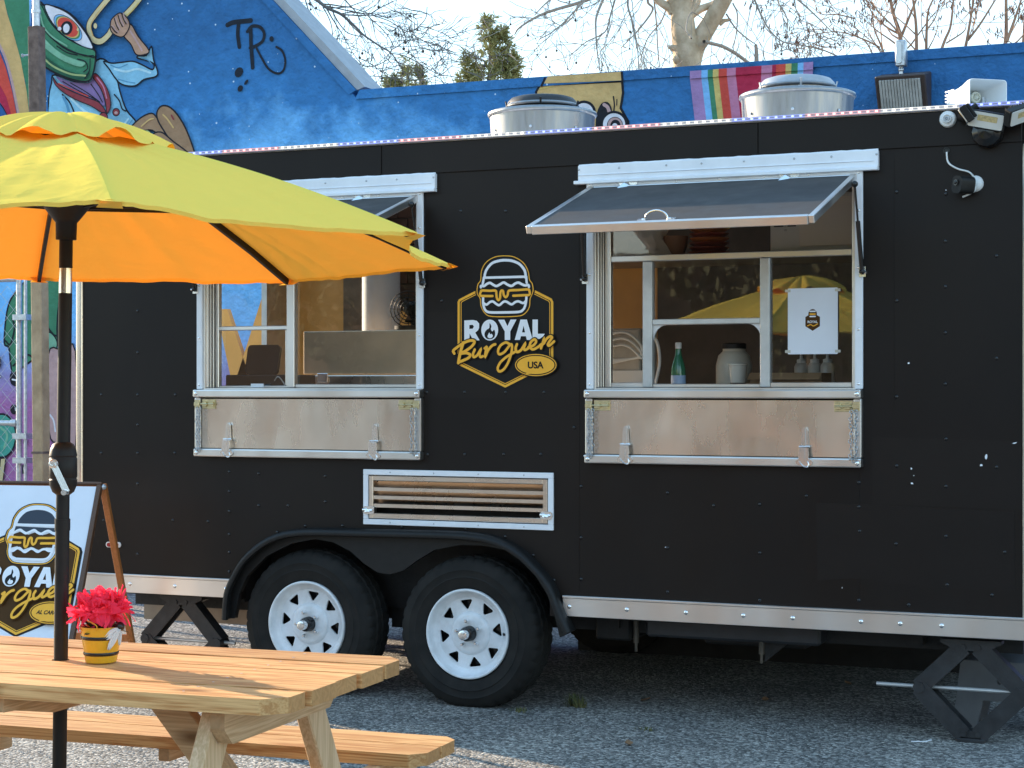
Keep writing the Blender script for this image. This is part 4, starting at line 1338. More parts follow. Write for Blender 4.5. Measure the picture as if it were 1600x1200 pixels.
def pane(par, x0, z0, x1, z1, y=YS):
    mb = MB(); mb.add([(x0, y, z0), (x1, y, z0), (x1, y, z1), (x0, y, z1)], [(0, 1, 2, 3)])
    return mb.build("pane", M['glass'], par)


pane(fr2, L1, tz1, R0, WZ1 - .012); pane(fr2, L1, bz1, A0, tz0); pane(fr2, A1, mz1, B0, tz0); pane(fr2, B1, bz1, R0, tz0)

# left window
fr1 = frame(*WIN[0])
L0 = WIN[0][0] + .02; L1 = wp(345, 500, YS)[0]; R0 = WIN[0][1] - .024; R1 = WIN[0][1] - .012
C0 = wp(452, 500, YS)[0]; C1 = wp(464, 500, YS)[0]; D0 = wp(448.5, 500, YS)[0]
hz0 = wp(400, 516, YS)[1]; hz1 = wp(400, 509.5, YS)[1]
bz1 = wp(400, 602.5, YS)[1]; bz2 = wp(550, 600, YS)[1]
bars(fr1, [(L0, WZ0, L1, WZ1 - .012), (R0, WZ0, R1, WZ1 - .012), (L1 + .001, WZ0, C0 - .001, bz1), (L1 + .001, hz0, C0 - .001, hz1), (C1 + .001, WZ0, R0 - .001, bz2), (D0, bz1 + .001, C0 - .001, hz0 - .001)])
bars(fr1, [(C0, WZ0 + .001, C1, WZ1 - .014)], "mullion", 'alu', YS - .028, YS + .01)
pane(fr1, L1, hz1, C0, WZ1 - .012); pane(fr1, L1, bz1, D0, hz0, YS + .006); pane(fr1, C1, bz2, R0, WZ1 - .012)
p = pr(397, 603, 416, 609, YS)
mb = MB(); mb.box((p[0], YS - .03, WZ0 + .002), (p[2], YS - .0215, WZ0 + .02)); mb.build("catch", M['white'], fr1)

# ---- shelf boards folded down under the windows
def shelf(X0, X1):
    a, b = X0 - .034, X1 + .034
    mb = MB()
    mb.box((a, -.050, 1.428), (b, -.0005, 1.466)); mb.box((a, -.044, 1.137), (b, -.0005, 1.176))
    mb.box((a, -.034, 1.1765), (a + .036, -.0005, 1.4275)); mb.box((b - .036, -.034, 1.1765), (b, -.0005, 1.4275))
    s = mb.build("shelf_frame", M['alu'], tr, bevel=.006, seg=2)
    # the stainless board, slightly dished
    mb = MB()
    nx, nz = 60, 16
    x0, x1, z0, z1 = a + .039, b - .039, 1.1795, 1.420
    vs, fs = [], []
    for j in range(nz + 1):
        for i in range(nx + 1):
            x = x0 + (x1 - x0) * i / nx; z = z0 + (z1 - z0) * j / nz
            e = min(1, min(i, nx - i) / 8, min(j, nz - j) / 5)
            vs.append((x, -.024 - .0042 * e * (mnoise.noise(V((x * 4.2, 2.0, z * 2.2))) + .25 * mnoise.noise(V((x * 11, 5.0, z * 5)))), z))
    for j in range(nz):
        for i in range(nx):
            fs.append((j * (nx + 1) + i, j * (nx + 1) + i + 1, (j + 1) * (nx + 1) + i + 1, (j + 1) * (nx + 1) + i))
    mb.add(vs, fs)
    mb.build("shelf_board", M['steel'], s, smooth=180)
    mb = MB()
    for x in (a + .017, b - .017):
        for z, y in ((1.447, -.0505), (1.156, -.0445), (1.404, -.0345)):
            mb.dome((x, y, z), (0, -1, 0), .0105, .005, 10)
    tag(mb.build("bolts", M['chrome'], s, smooth=180), kind='stuff')
    for x in (a + .195, a + (b - a) * .805):                # hold-down clasps
        mb = MB()
        cz = 1.157
        mb.M = Matrix.Translation((x, -.046, cz)) @ WALLM
        mb.plate([oval(0, 0, .038, .017, 20)], 0, .004)
        mb.ring((0, 0, .005), (0, 0, 1), .026, .004, 20, 6, sx=.55)
        mb.plate([[(-.022, .006), (.022, .006), (.022, .03), (.019, .062), (-.019, .062), (-.022, .03)]], .004, .012)
        mb.plate([[(-.006, .01), (.006, .01), (.006, .06), (-.006, .06)]], .012, .018)
        mb.plate([[(-.017, .062), (.017, .062), (.0125, .135), (.006, .148), (-.006, .148), (-.0125, .135)]], -.018, -.010)
        mb.plate([[(-.005, .05), (.005, .05), (.0035, .143), (-.0035, .143)]], -.010, -.002)
        mb.tube([(-.024, .066, -.006), (.024, .066, -.006)], .0055, 8)
        mb.build("clasp", M['chrome'], s, bevel=.0015)
    for sg, xe in ((1, a), (-1, b)):                          # barrel bolts and safety chains
        mb = MB(Matrix.Translation((xe, -.026, 1.395)) @ WALLM)
        o = (lambda x0, x1: (min(sg * x0, sg * x1), max(sg * x0, sg * x1)))
        q = o(.042, .118); mb.box((q[0], -.023, .0), (q[1], .023, .0035))
        q = o(.047, .072); mb.box((q[0], -.012, .0035), (q[1], .012, .014))
        q = o(.088, .112); mb.box((q[0], -.012, .0035), (q[1], .012, .014))
        mb.tube([(sg * .012, 0, .012), (sg * .116, 0, .012)], .005, 8); mb.tube([(sg * .08, 0, .012), (sg * .08, -.004, .026)], .004, 6)
        q = o(.006, .036); mb.box((q[0], -.02, .012), (q[1], .02, .0155)); mb.box((q[0], -.009, .0155), (q[1], .009, .022))
        mb.build("barrel_bolt", M['brass'], s, bevel=.001)
        mb = MB()
        for c in range(2):
            xx = xe + sg * (.022 + .020 * c)
            n = 13
            for k in range(n):
                z = 1.372 - .0155 * k
                off = .003 * math.sin(k * 1.3 + c)
                mb.ring((xx + off, -.046 - .004 * c, z), (1, .25, 0) if k % 2 else (.35, 1, 0), .0085, .0022, 8, 4)
        for k in range(3):
            mb.ring((xe + sg * (.022 + .01 * k), -.048, 1.372 - .0155 * 13 - .004 * (1 - abs(k - 1))), (.35, 1, 0) if k % 2 else (0, .3, 1), .008, .0022, 8, 4)
        mb.build("chain", M['galv'], s, smooth=180)
    return s


shelf(*WIN[1]); shelf(*WIN[0])

# ---- flap of the right window, propped open, with its drip rail; copied to the left window
def flap(X0, X1):
    hz = 2.372
    h = V((0, -.018, hz)); e = V((0, -.735, 2.135))
    d = (e - h).normalized(); L_ = (e - h).length
    nrm = V((0, d.z, -d.y)).normalized()
    if nrm.z < 0: nrm = -nrm
    a, b = X0 - .02, X1 + .01
    T = Matrix(((1, 0, 0, 0), (0, d.y, nrm.y, h.y), (0, d.z, nrm.z, h.z), (0, 0, 0, 1)))   # local (x, along the flap, above it)
    mb = MB(T); mb.box((a + .022, .012, -.012), (b - .022, L_ - .018, .0))
    f = mb.build("flap", M['grey_panel'], tr)
    mb = MB(T)
    mb.box((a, .0, -.030), (a + .024, L_, .004)); mb.box((b - .024, .0, -.030), (b, L_, .004))
    mb.box((a + .0245, L_ - .022, -.034), (b - .0245, L_ + .003, .004)); mb.box((a + .0245, -.004, -.014), (b - .0245, .014, .003))
    mb.build("flap_frame", M['alu'], f, bevel=.003)
    mb = MB(T)
    cx_ = a + (b - a) * .46
    mb.tube([(cx_ - .062, L_ - .04, .004)] + [(cx_ + .048 * math.cos(t), L_ - .04 - .004 * math.sin(t), .004 + .034 * math.sin(t)) for t in [math.pi - math.pi * k / 10 for k in range(11)]] + [(cx_ + .062, L_ - .04, .004)], .0045, 8)
    mb.box((cx_ - .08, L_ - .052, .0005), (cx_ - .045, L_ - .03, .004)); mb.box((cx_ + .045, L_ - .052, .0005), (cx_ + .08, L_ - .03, .004))
    mb.build("handle", M['chrome'], f, smooth=40)
    for fx in (.155, .76):
        mb = MB(Matrix.Translation((a + (b - a) * fx, -.0165, 2.383)) @ WALLM)
        mb.plate([rrect(-.042, -.013, .042, .013, .012)], 0, .006)
        mb.bar((0, .0, .006), (-.03, -.036, .045), .026, .006, (0, 0, 1))
        mb.build("latch", M['chrome'], f, bevel=.001)
    for x, s in ((a - .007, -1), (b + .012, 1)):
        mb = MB()
        t0 = h + d * .10 - nrm * .02
        up_ = V((x, t0.y, t0.z)); lo_ = V((x + s * .012, -.028, 1.962))
        mdl = up_.lerp(lo_, .42)
        mb.tube([up_, mdl], .0045, 8); mb.tube([mdl, lo_], .0095, 10)
        mb.ball(up_, .014, 8, 6); mb.ball(lo_, .013, 8, 6)
        mb.build("gas_strut", M['black_gloss'], f, smooth=50)
        mb = MB(); mb.box((lo_.x - .014, -.02, lo_.z - .022), (lo_.x + .014, -.0165, lo_.z + .022)); mb.tube([lo_ + V((0, .01, 0)), lo_ + V((s * .02, 0, -.004))], .006, 8)
        mb.build("strut_bracket", M['chrome'], f)
    # drip rail
    mb = MB()
    mb.box((a - .05, -.026, 2.402), (b + .092, -.001, 2.470)); mb.box((a - .068, -.036, 2.386), (b + .092, -.001, 2.4015)); 
    mb.box((a - .05, -.030, 2.424), (b + .075, -.026, 2.428))
    r = mb.build("drip_rail", M['white'], f, bevel=.003)
    mb = MB()
    for k in range(8):
        x = a - .045 + (b - a + .13) * k / 7 + (.03 if k in (2, 5) else 0)
        mb.dome((x, -.0262, 2.452), (0, -1, 0), .0055, .003, 8)
    tag(mb.build("screws", M['galv'], f, smooth=180), kind='stuff')
    mb = MB()        # ragged bead of sealant along its top
    pts = []
    n = 60
    for k in range(n + 1):
        x = a - .05 + (b - a + .14) * k / n
        pts.append((x, -.012 + .004 * mnoise.noise(V((x * 9, 1, 0))), 2.4715 + .0025 * mnoise.noise(V((x * 14, 5, 0)))))
    mb.tube(pts, [.005 + .002 * mnoise.noise(V((k * .9, 3, 1))) for k in range(n + 1)], 6)
    mb.build("sealant", M['white'], f, smooth=180)
    return f


flap(*WIN[1])
flap(*WIN[0])

# ---- louvred vent under the left window
vent = MB()
X0, Z0, X1, Z1 = -4.125, .828, -3.151, 1.089
vent.box((X0, -.012, Z0), (X1, -.0005, Z0 + .026)); vent.box((X0, -.012, Z1 - .026), (X1, -.0005, Z1)); vent.box((X0, -.012, Z0 + .0262), (X0 + .026, -.0005, Z1 - .0262)); vent.box((X1 - .026, -.012, Z0 + .0262), (X1, -.0005, Z1 - .0262))
vent = vent.build("louvre_vent", M['white'], tr, bevel=.002)
a, b, c, d = X0 + .03, Z0 + .03, X1 - .03, Z1 - .03
mb = MB()
mb.box((a, -.010, b), (a + .022, .03, d)); mb.box((c - .022, -.010, b), (c, .03, d)); mb.box((a + .0222, -.010, b), (c - .0222, .02, b + .024)); mb.box((a + .0222, -.010, d - .022), (c - .0222, .02, d))
mb.build("vent_frame", M['steel'], vent, bevel=.002)
for k in range(3):
    z = b + .024 + (d - b - .046) * (k + 1) / 4
    mb = MB()
    mb.box((a + .023, -.006, z - .011), (c - .023, -.001, z + .009))
    mb.add([(a + .023, -.006, z + .009), (c - .023, -.006, z + .009), (c - .023, .045, z + .034), (a + .023, .045, z + .034), (a + .023, -.006, z + .006), (c - .023, -.006, z + .006), (c - .023, .045, z + .031), (a + .023, .045, z + .031)],
           [(0, 1, 2, 3), (7, 6, 5, 4), (0, 4, 5, 1), (1, 5, 6, 2), (2, 6, 7, 3), (3, 7, 4, 0)])
    mb.build("slat", M['steel'], vent)
mb = MB(); mb.box((X0 + .01, .10, Z0 + .01), (X1 - .01, .12, Z1 - .01)); mb.build("backing", M['under'], vent)
for x in (a + .002, c - .002):
    mb = MB(Matrix.Translation((x, -.014, b + .038)) @ WALLM)
    mb.plate([rrect(-.03, -.018, .03, .018, .012)], .0, .004)
    mb.ring((0, 0, .010), (0, 1, .4), .014, .004, 12, 6); mb.tube([(-.024, 0, .01), (.024, 0, .01)], .005, 6); mb.ball((-.02, .002, .012), .010, 8, 5)
    mb.build("latch", M['chrome'], vent, smooth=40)
mb = MB()
for k in range(4):
    for z in (Z0 + .013, Z1 - .013):
        mb.dome((X0 + .03 + (X1 - X0 - .06) * (k + .5) / 4, -.0122, z), (0, -1, 0), .004, .002, 8)
tag(mb.build("screws", M['galv'], vent), kind='stuff')

# ------------------------------------------------------------------ the burger logo
def lg(pts):                              # logo drawing coordinates (an enlargement, 5 to the pixel) -> metres on the trailer's face
    return [wp(680 + p[0] / 5.0, 380 + p[1] / 5.0) for p in pts]


LC = wp(680 + 545 / 5, 380 + 640 / 5)
LK = .00059                              # metres per drawing unit


def logo(mats, T, ground, tagline, lw, italic=0.0, navy=False):
    """mats order: yellow, white, black, brown, navy"""
    mb = MB(T)
    h = [0.0]

    def P(pts):
        return [((x - LC[0]) + italic * 0, (z - LC[1])) for x, z in lg(pts)]

    def up():
        h[0] += .00035
        return h[0]

    def fill(pts, m, holes=()):
        mb.plate([P(pts)] + [P(q) for q in holes], up(), None, m)

    def stroke(pts, w, m, closed=False, k=6, smooth=True):
        c = curve(pts, k, closed) if smooth else pts
        mb.ribbon(P(c), w * LK, up(), m, closed=closed, rise=.0002)

    G = {'black': 2, 'brown': 3}[ground]
    hexo = [(545, 232), (930, 428), (945, 460), (945, 930), (930, 960), (560, 1140), (535, 1140), (165, 955), (155, 930), (155, 460), (170, 430)]
    fill(hexo, 2)
    if ground == 'brown':
        fill([(545, 275), (895, 450), (895, 925), (548, 1100), (200, 935), (200, 450)], 3)
    hx = [(548, 262), (905, 440), (915, 460), (915, 925), (905, 938), (548, 1118), (192, 945), (185, 930), (185, 460), (192, 446)]
    hi_ = [(548, 285), (888, 452), (897, 468), (897, 918), (888, 928), (548, 1098), (212, 934), (204, 920), (204, 468), (212, 456)]
    stroke(hx, 19, 0, True, smooth=False); stroke(hi_, 6, 0, True, smooth=False)
    bur = [(545, 88), (625, 98), (700, 145), (740, 215), (750, 280), (774, 318), (780, 378), (756, 440), (750, 505), (712, 560), (645, 582), (440, 584), (380, 555), (348, 498), (342, 440), (316, 390), (322, 322), (345, 288), (352, 212), (390, 142), (462, 98)]
    fill(curve(bur, 4, True), 2)
    bin_ = [(545 + (x - 545) * .94, 335 + (y - 335) * .955) for x, y in bur]
    stroke(bin_, 7, 0, True, 4)
    fillb = [(545 + (x - 545) * .90, 335 + (y - 335) * .925) for x, y in bur]
    if navy:
        fill(curve(fillb, 4, True), 1)
        fill([(392, 258)] + curve([(395, 230), (430, 172), (490, 145), (550, 140), (610, 146), (665, 175), (700, 230)], 4) + [(704, 258)], 4)
        fill([(385, 282), (708, 282), (712, 316), (650, 305), (600, 330), (545, 305), (490, 332), (430, 305), (385, 325)], 4)
        fill([(395, 475), (430, 462), (480, 482), (540, 458), (600, 482), (650, 458), (700, 475), (690, 515), (660, 528), (440, 530), (405, 515)], 3)
        fill([(385, 345), (430, 325), (500, 345), (545, 325), (610, 345), (660, 325), (715, 345), (725, 440), (660, 440), (600, 462), (540, 440), (480, 465), (430, 440), (380, 455)], 3)
    lines = [[(390, 268), (390, 245), (405, 205), (445, 158), (500, 138), (550, 133), (605, 139), (660, 163), (698, 208), (708, 245), (708, 268)]]
    stroke(lines[0], 21, 1); stroke([(388, 270), (550, 266), (710, 262)], 19, 1)
    stroke([(383, 268), (378, 300), (374, 318)], 20, 1); stroke([(714, 262), (716, 290), (718, 308)], 20, 1)
    stroke([(360, 345), (362, 334), (385, 335), (408, 318), (432, 311), (455, 324), (480, 335), (505, 325), (538, 308), (570, 325), (600, 334), (630, 315), (655, 309), (682, 322), (706, 330), (730, 327), (736, 342)], 20, 1)
    stroke([(378, 425), (378, 470), (388, 510), (405, 532), (440, 541), (545, 541), (655, 537), (690, 520), (706, 490), (714, 450), (716, 415)], 20, 1)
    stroke([(380, 468), (405, 480), (432, 460), (455, 456), (480, 474), (505, 484), (538, 458), (562, 458), (600, 478), (630, 460), (655, 455), (690, 468), (712, 452)], 19, 1)
    stroke([(362, 380), (368, 370), (430, 372), (476, 372), (482, 400), (486, 428), (498, 445), (510, 430), (513, 395), (520, 372), (534, 375), (540, 405), (555, 422), (570, 405), (575, 378), (592, 369), (660, 366), (730, 361), (740, 372)], 19, 0, k=5)
    stroke([(362, 380), (355, 395), (362, 411), (400, 413), (452, 413)], 19, 0); stroke([(738, 366), (744, 388), (735, 405), (690, 407), (614, 411)], 19, 0)
    # ROYAL
    R = [(232, 604), (300, 600), (330, 607), (348, 628), (348, 662), (340, 680), (318, 699), (352, 759), (302, 760), (274, 706), (272, 758), (232, 758)]
    fill(R, 1, [[(272, 640), (298, 638), (307, 652), (298, 668), (272, 670)]])
    fill(oval(431, 679, 66, 82, 30), 1)
    fl = [(430, 625), (444, 648), (440, 672), (452, 690), (466, 676), (474, 705), (466, 735), (444, 749), (412, 748), (393, 728), (392, 700), (408, 676), (428, 662)]
    fill(curve(fl, 3, True), 2)
    fill(curve([(428, 698), (434, 712), (446, 708), (456, 724), (446, 740), (426, 742), (414, 730), (418, 716)], 3, True), 1)
    fill([(497, 598), (546, 598), (570, 648), (594, 597), (641, 597), (592, 690), (592, 757), (549, 757), (549, 690)], 1)
    fill([(672, 597), (722, 597), (768, 756), (722, 756), (714, 727), (676, 727), (668, 756), (627, 756)], 1, [[(684, 697), (708, 697), (696, 646)]])
    fill([(766, 597), (808, 597), (808, 708), (862, 708), (850, 728), (822, 748), (766, 748)], 1)
    # script
    SC = [([(158, 862), (150, 840), (185, 810), (240, 775), (290, 760), (316, 772), (290, 810), (240, 845), (205, 862), (250, 858), (282, 872), (270, 895), (230, 915), (192, 930)], 22),
          ([(228, 778), (212, 830), (200, 880), (190, 935)], 25),
          ([(318, 832), (304, 868), (312, 890), (340, 872), (366, 828), (356, 862), (362, 888), (380, 884)], 21),
          ([(396, 822), (412, 812), (404, 850), (400, 885), (424, 835), (455, 800), (478, 790)], 21),
          ([(592, 790), (560, 776), (520, 800), (500, 842), (512, 868), (550, 850), (590, 800), (608, 795), (606, 850), (580, 930), (545, 985), (510, 1002), (498, 975), (520, 930), (565, 890), (630, 850)], 20),
          ([(648, 790), (638, 820), (648, 850), (680, 835), (712, 785), (702, 820), (712, 834), (738, 820)], 21),
          ([(738, 812), (775, 800), (798, 770), (785, 752), (758, 772), (748, 808), (772, 830), (812, 812), (838, 790)], 20),
          ([(836, 822), (846, 790), (860, 745), (856, 785), (880, 748), (908, 728), (922, 738), (902, 768), (890, 792), (902, 800), (938, 768)], 20)]
    for pts, w in SC:
        stroke(pts, w + 17, G if ground == 'brown' else 2, k=5)
    for pts, w in SC:
        stroke(pts, w, 0, k=5)
    # speech bubble
    bub = oval(796, 952, 148, 72, 40)
    for q, m in (((796, 952, 170, 95, 40), G if ground == 'brown' else 2), ((796, 952, 162, 86, 40), 0), ((796, 952, 155, 79, 40), G if ground == 'brown' else 2)):
        fill(oval(*q), m)
    fill(oval(796, 952, 146, 71, 40), 0)
    fill([(690, 985), (742, 1000), (770, 1020), (712, 1024), (735, 1008)], 0)
    c = P([(796, 952)])[0]
    Tx = T @ Matrix.Translation((c[0], c[1], up()))
    text_plate(mb, tagline, lw * LK, Tx, off=.034, mi=2, shear=italic)
    return mb


LOGO_M = [M['logo_yellow'], M['logo_white'], M['logo_black'], M['logo_brown'], M['logo_navy']]
T = Matrix.Translation((LC[0], -.0012, LC[1])) @ WALLM
mb = logo(LOGO_M, T, 'black', "USA", 132)
mb.build("burger_logo", LOGO_M, front)

# ------------------------------------------------------------------ what is inside the trailer
def inside(name, label, cat, u, v, y, group=None):
    p = on_y(u, v, y)
    return thing(name, label, cat, p, 0, group), p


CZ = 1.456                                # counter top behind the right window
def onc(u, y, z=CZ):                      # x at which the upright through pixel column u meets plane y
    return on_y(u, 600, y).x

yb = .30
x = onc(1060, yb)
t = thing("bottle", "green glass bottle with a white cap on the counter inside the right window", "bottle", (x, yb, CZ))
mb = MB(); mb.lathe([(0, .0), (.031, 0), (.033, .01), (.033, .10), (.030, .12), (.016, .165), (.013, .185), (.013, .20), (0, .20)], 20)
mb.build("glass_body", mat("green_bottle", (0.03, 0.16, 0.085), 0.12, spec=.8), t, smooth=40, local=True)
mb = MB(); mb.lathe([(.0336, .02), (.0336, .075)], 20); mb.build("label_band", mat("pale_blue_label", (0.32, 0.45, 0.66), .5), t, smooth=180, local=True)
mb = MB(); mb.lathe([(.0145, .197), (.0145, .222), (.012, .225), (0, .225)], 14); mb.build("cap", M['white_plastic'], t, smooth=40, local=True)

yb = .42; x = onc(1147, yb)
t = thing("storage_jar", "wide cream jar with a dark lid on the counter inside the right window", "jar", (x, yb, CZ))
mb = MB(); mb.lathe([(0, 0), (.075, 0), (.083, .015), (.083, .12), (.072, .165), (.052, .185), (.052, .2), (0, .2)], 24)
mb.build("jar_body", mat("cream_plastic", (0.50, 0.46, 0.38), .4), t, smooth=40, local=True)
mb = MB(); mb.lathe([(.056, .196), (.056, .218), (.05, .223), (0, .223)], 24); mb.build("lid", M['black_plastic'], t, smooth=40, local=True)

yb = .22; x = onc(1153, yb)
t = thing("plastic_cup", "clear plastic cup of dark drink in front of the cream jar", "cup", (x, yb, CZ))
mb = MB(); mb.lathe([(.032, .0), (.040, .115), (.043, .117), (.043, .124), (.040, .126), (0, .128)], 22, rmod=lambda j, k: .0012 * (k % 2) if j in (0, 1) else 0)
mb.build("cup_body", mat("cloudy_plastic", (0.46, 0.42, 0.36), .25), t, smooth=30, local=True)
mb = MB(); mb.lathe([(0, .001), (.0335, .002), (.0365, .04)], 22); mb.build("drink", mat("dark_drink", (0.03, 0.018, 0.012), .3), t, smooth=180, local=True)

yb = .36; x0 = onc(1172, yb); x1 = onc(1284, yb)
t = thing("cardboard_box", "low brown cardboard box on the counter below the taped white sheet", "box", ((x0 + x1) / 2, yb, CZ))
w = (x1 - x0) / 2
mb = MB(); mb.box((-w, 0, 0), (w, .006, .085)); mb.box((-w, .2, 0), (w, .206, .085)); mb.box((-w, .0061, 0), (-w + .006, .1999, .085)); mb.box((w - .006, .0061, 0), (w, .1999, .085)); mb.box((-w, 0, -.0), (w, .2, .004))
mb.build("carton", mat("brown_cardboard", (0.36, 0.23, 0.125), .8, var=.1), t, local=True)
mb = MB(); mb.add([(-w, -.002, .0855), (w, -.002, .0855), (w, -.05, .055), (-w, -.05, .055)], [(0, 1, 2, 3)]); mb.build("carton_flap", mat("cardboard_edge", (0.42, 0.28, 0.16), .8), t, local=True)

sb = None
for i, u in enumerate((1252, 1273, 1293)):
    yb = .62 - .03 * i; x = onc(u, yb)
    lab = ("white squeeze bottle standing leftmost behind the cardboard box", "white squeeze bottle standing in the middle behind the cardboard box", "white squeeze bottle standing rightmost behind the cardboard box")[i]
    if sb is None:
        sb = thing("squeeze_bottle", lab, "squeeze bottle", (x, yb, CZ), 0, "squeeze bottles behind the cardboard box")
        mb = MB(); mb.lathe([(0, 0), (.03, 0), (.032, .01), (.032, .115), (.026, .13), (.018, .135), (0, .136)], 16); mb.build("bottle_body", mat("milky_plastic", (0.58, 0.57, 0.54), .35), sb, smooth=40, local=True)
        mb = MB(); mb.lathe([(.021, .132), (.021, .148), (.008, .152), (.004, .19), (0, .19)], 14); mb.build("nozzle", M['white_plastic'], sb, smooth=40, local=True)
    else:
        c = copy_tree(sb); c.location = (x, yb, CZ); c['label'] = lab

# white cabinet with looping cables at the left of the right window
yb = .50; x0 = onc(946, yb); x1 = onc(1000, yb)
t = thing("white_cabinet", "white appliance panel with grey cable loops inside the left side of the right window", "appliance", ((x0 + x1) / 2, yb, CZ))
w = (x1 - x0) / 2
mb = MB(); mb.box((-w, 0, 0), (w, .25, .30)); mb.build("housing", mat("cream_enamel", (0.50, 0.46, 0.40), .4, var=.12, vscale=12), t, local=True, bevel=.008)
mb = MB(); mb.box((-w - .02, -.014, .04), (w + .06, -.001, .10)); mb.box((-w, -.0012, .0), (w, -.0002, .012)); mb.build("socket_rail", M['white_plastic'], t, local=True, bevel=.003)
mb = MB()
for k in range(3):
    mb.tube(curve([(-w - .02, -.03, .26 - .03 * k), (w * .3, -.045, .28 - .03 * k), (w + .02, -.05, .22 - .03 * k), (w + .0, -.04, .16), (-w, -.03, .15 - .01 * k), (-w - .06, -.03, .14)], 6), .006, 8)
mb.tube(curve([(w + .05, -.05, .27), (w + .10, -.055, .24), (w + .115, -.05, .14), (w + .09, -.05, .02)], 6), .008, 8)
mb.build("cable", M['white_plastic'], t, smooth=180, local=True)

# high shelf inside, with what is on it
yb = .75
SZ = wp(1100, 402, yb)[1]
mb = MB(); mb.box((-3.25, .52, SZ - .03), (TX1 - .05, .95, SZ - .002)); mb.build("kitchen_shelf", M['steel_dark'], tr)
x = on_y(985, 400, .6).x
t = thing("crumpled_bag", "crumpled pale plastic bag on the shelf in the upper left of the right window", "bag", (x, .68, SZ))
mb = MB(); vs, fs = [], []
for j in range(15):
    for i in range(24):
        a = 2 * math.pi * i / 24; e = j / 14
        r = .15 * (1 - e) ** .45 * (1 + .30 * mnoise.noise(V((math.cos(a) * 2.2, math.sin(a) * 2.2, e * 4)))) + .01
        vs.append((r * math.cos(a) * 1.2, r * math.sin(a) * .7, .24 * e + .02 * mnoise.noise(V((a, e * 5, 1)))))
for j in range(14):
    for i in range(24):
        fs.append((j * 24 + i, j * 24 + (i + 1) % 24, (j + 1) * 24 + (i + 1) % 24, (j + 1) * 24 + i))
mb.add(vs, fs); mb.build("bag_film", mat("pale_plastic_film", (0.74, 0.74, 0.72), .3, bump=.5, bscale=22), t, local=True, smooth=30)
x = on_y(1056, 378, .70).x
t = thing("clay_bowl", "small tan bowl on the shelf beside the stacked red plates", "bowl", (x, .70, SZ))
mb = MB(); mb.lathe([(0, 0), (.035, 0), (.055, .05), (.06, .10), (.055, .10), (.05, .05), (0, .02)], 20); mb.build("bowl_body", mat("tan_clay", (0.30, 0.16, 0.09), .5), t, smooth=60, local=True)
x = on_y(1108, 380, .72).x
st = thing("plate_stack", "stack of dark red and orange bowls under a yellow tub on the high shelf", "bowl stack", (x, .72, SZ))
mdk = mat("dark_red_plastic", (0.30, 0.055, 0.03), .35); mor = mat("orange_plastic", (0.62, 0.19, 0.04), .35)
for k in range(6):
    mb = MB(); z = .022 * k; r = .098 - .001 * k
    mb.lathe([(0, z), (r * .7, z), (r, z + .019), (r, z + .021), (r * .96, z + .021)], 24)
    mb.build("stacked_bowl", mor if k in (3, 5) else mdk, st, smooth=40, local=True)
mb = MB(); mb.lathe([(.10, .134), (.115, .19), (.118, .20), (.11, .20)], 24); mb.build("yellow_tub", mat("yellow_plastic", (0.8, 0.6, 0.05), .4), st, smooth=40, local=True)
yb = .62; x0, z0 = wp(1203, 388, yb); x1 = wp(1345, 380, yb)[0]
t = thing("microwave_oven", "white microwave oven on the high shelf behind the top of the right window", "microwave", ((x0 + x1) / 2, yb, SZ))
w = (x1 - x0) / 2
mb = MB(); mb.box((-w, .0, .0), (w + .1, .3, .27)); mb.build("housing", M['white_plastic'], t, local=True, bevel=.008)
mb = MB(); mb.box((-w + .14, -.008, .025), (w + .08, -.0005, .25)); mb.build("door", mat("ivory_door", (0.82, 0.78, 0.72), .3), t, local=True, bevel=.006)
mb = MB(); mb.box((-w + .02, -.006, .12), (-w + .065, -.0005, .24)); mb.box((-w + .085, -.006, .12), (-w + .125, -.0005, .24)); mb.build("control_panel", M['black_gloss'], t, local=True)
mb = MB()
for k in range(7):
    mb.box((-w + .07, -.007, .10 + .018 * k), (-w + .08, -.0005, .108 + .018 * k))
tag(mb.build("buttons", M['galv'], t, local=True), kind='stuff')

# white sheet taped inside the right pane (its square code is left out)
q = pr(1231, 451, 1309, 553, YS - .012)
t = thing("taped_sheet", "white laminated sheet with a small dark burger badge taped to the right window pane", "sheet", ((q[0] + q[2]) / 2, YS - .012, (q[1] + q[3]) / 2))
w, hh = (q[2] - q[0]) / 2, (q[3] - q[1]) / 2
PM_ = Matrix.Translation(t.location) @ WALLM
mb = MB(PM_); mb.plate([rrect(-w, -hh, w, hh, .004)], -.0015, 0.0); mb.build("paper", M['board_white'], t)
mb = MB(PM_)
mb.plate([[(0, .036), (.032, .018), (.032, -.022), (0, -.042), (-.032, -.022), (-.032, .018)]], .0004, None, 0)
mb.plate([oval(0, .030, .019, .022, 18)], .0007, None, 0)
for z, c in ((.042, 1), (.030, 2), (.020, 1)):
    mb.plate([rrect(-.014, z - .003, .014, z + .003, .0028)], .001, None, c)
text_plate(mb, "ROYAL", .044, PM_ @ Matrix.Translation((0, -.003, .001)), off=.03, mi=1)
mb.ribbon(curve([(-.022, -.020), (-.008, -.015), (.004, -.021), (.022, -.012)], 5), .004, .0011, 2)
mb.build("badge", [M['logo_brown'], M['logo_white'], M['logo_yellow']], t)
mb = MB(PM_)
for x, z in ((-w, hh - .01), (w, hh - .01), (-w, -hh + .012), (w, -hh + .012)):
    mb.plate([rrect(x - .012, z - .006, x + .012, z + .006, .001)], .0005, .0008)
mb.build("tape", mat("clear_tape", (0.55, 0.53, 0.47), .2), t)

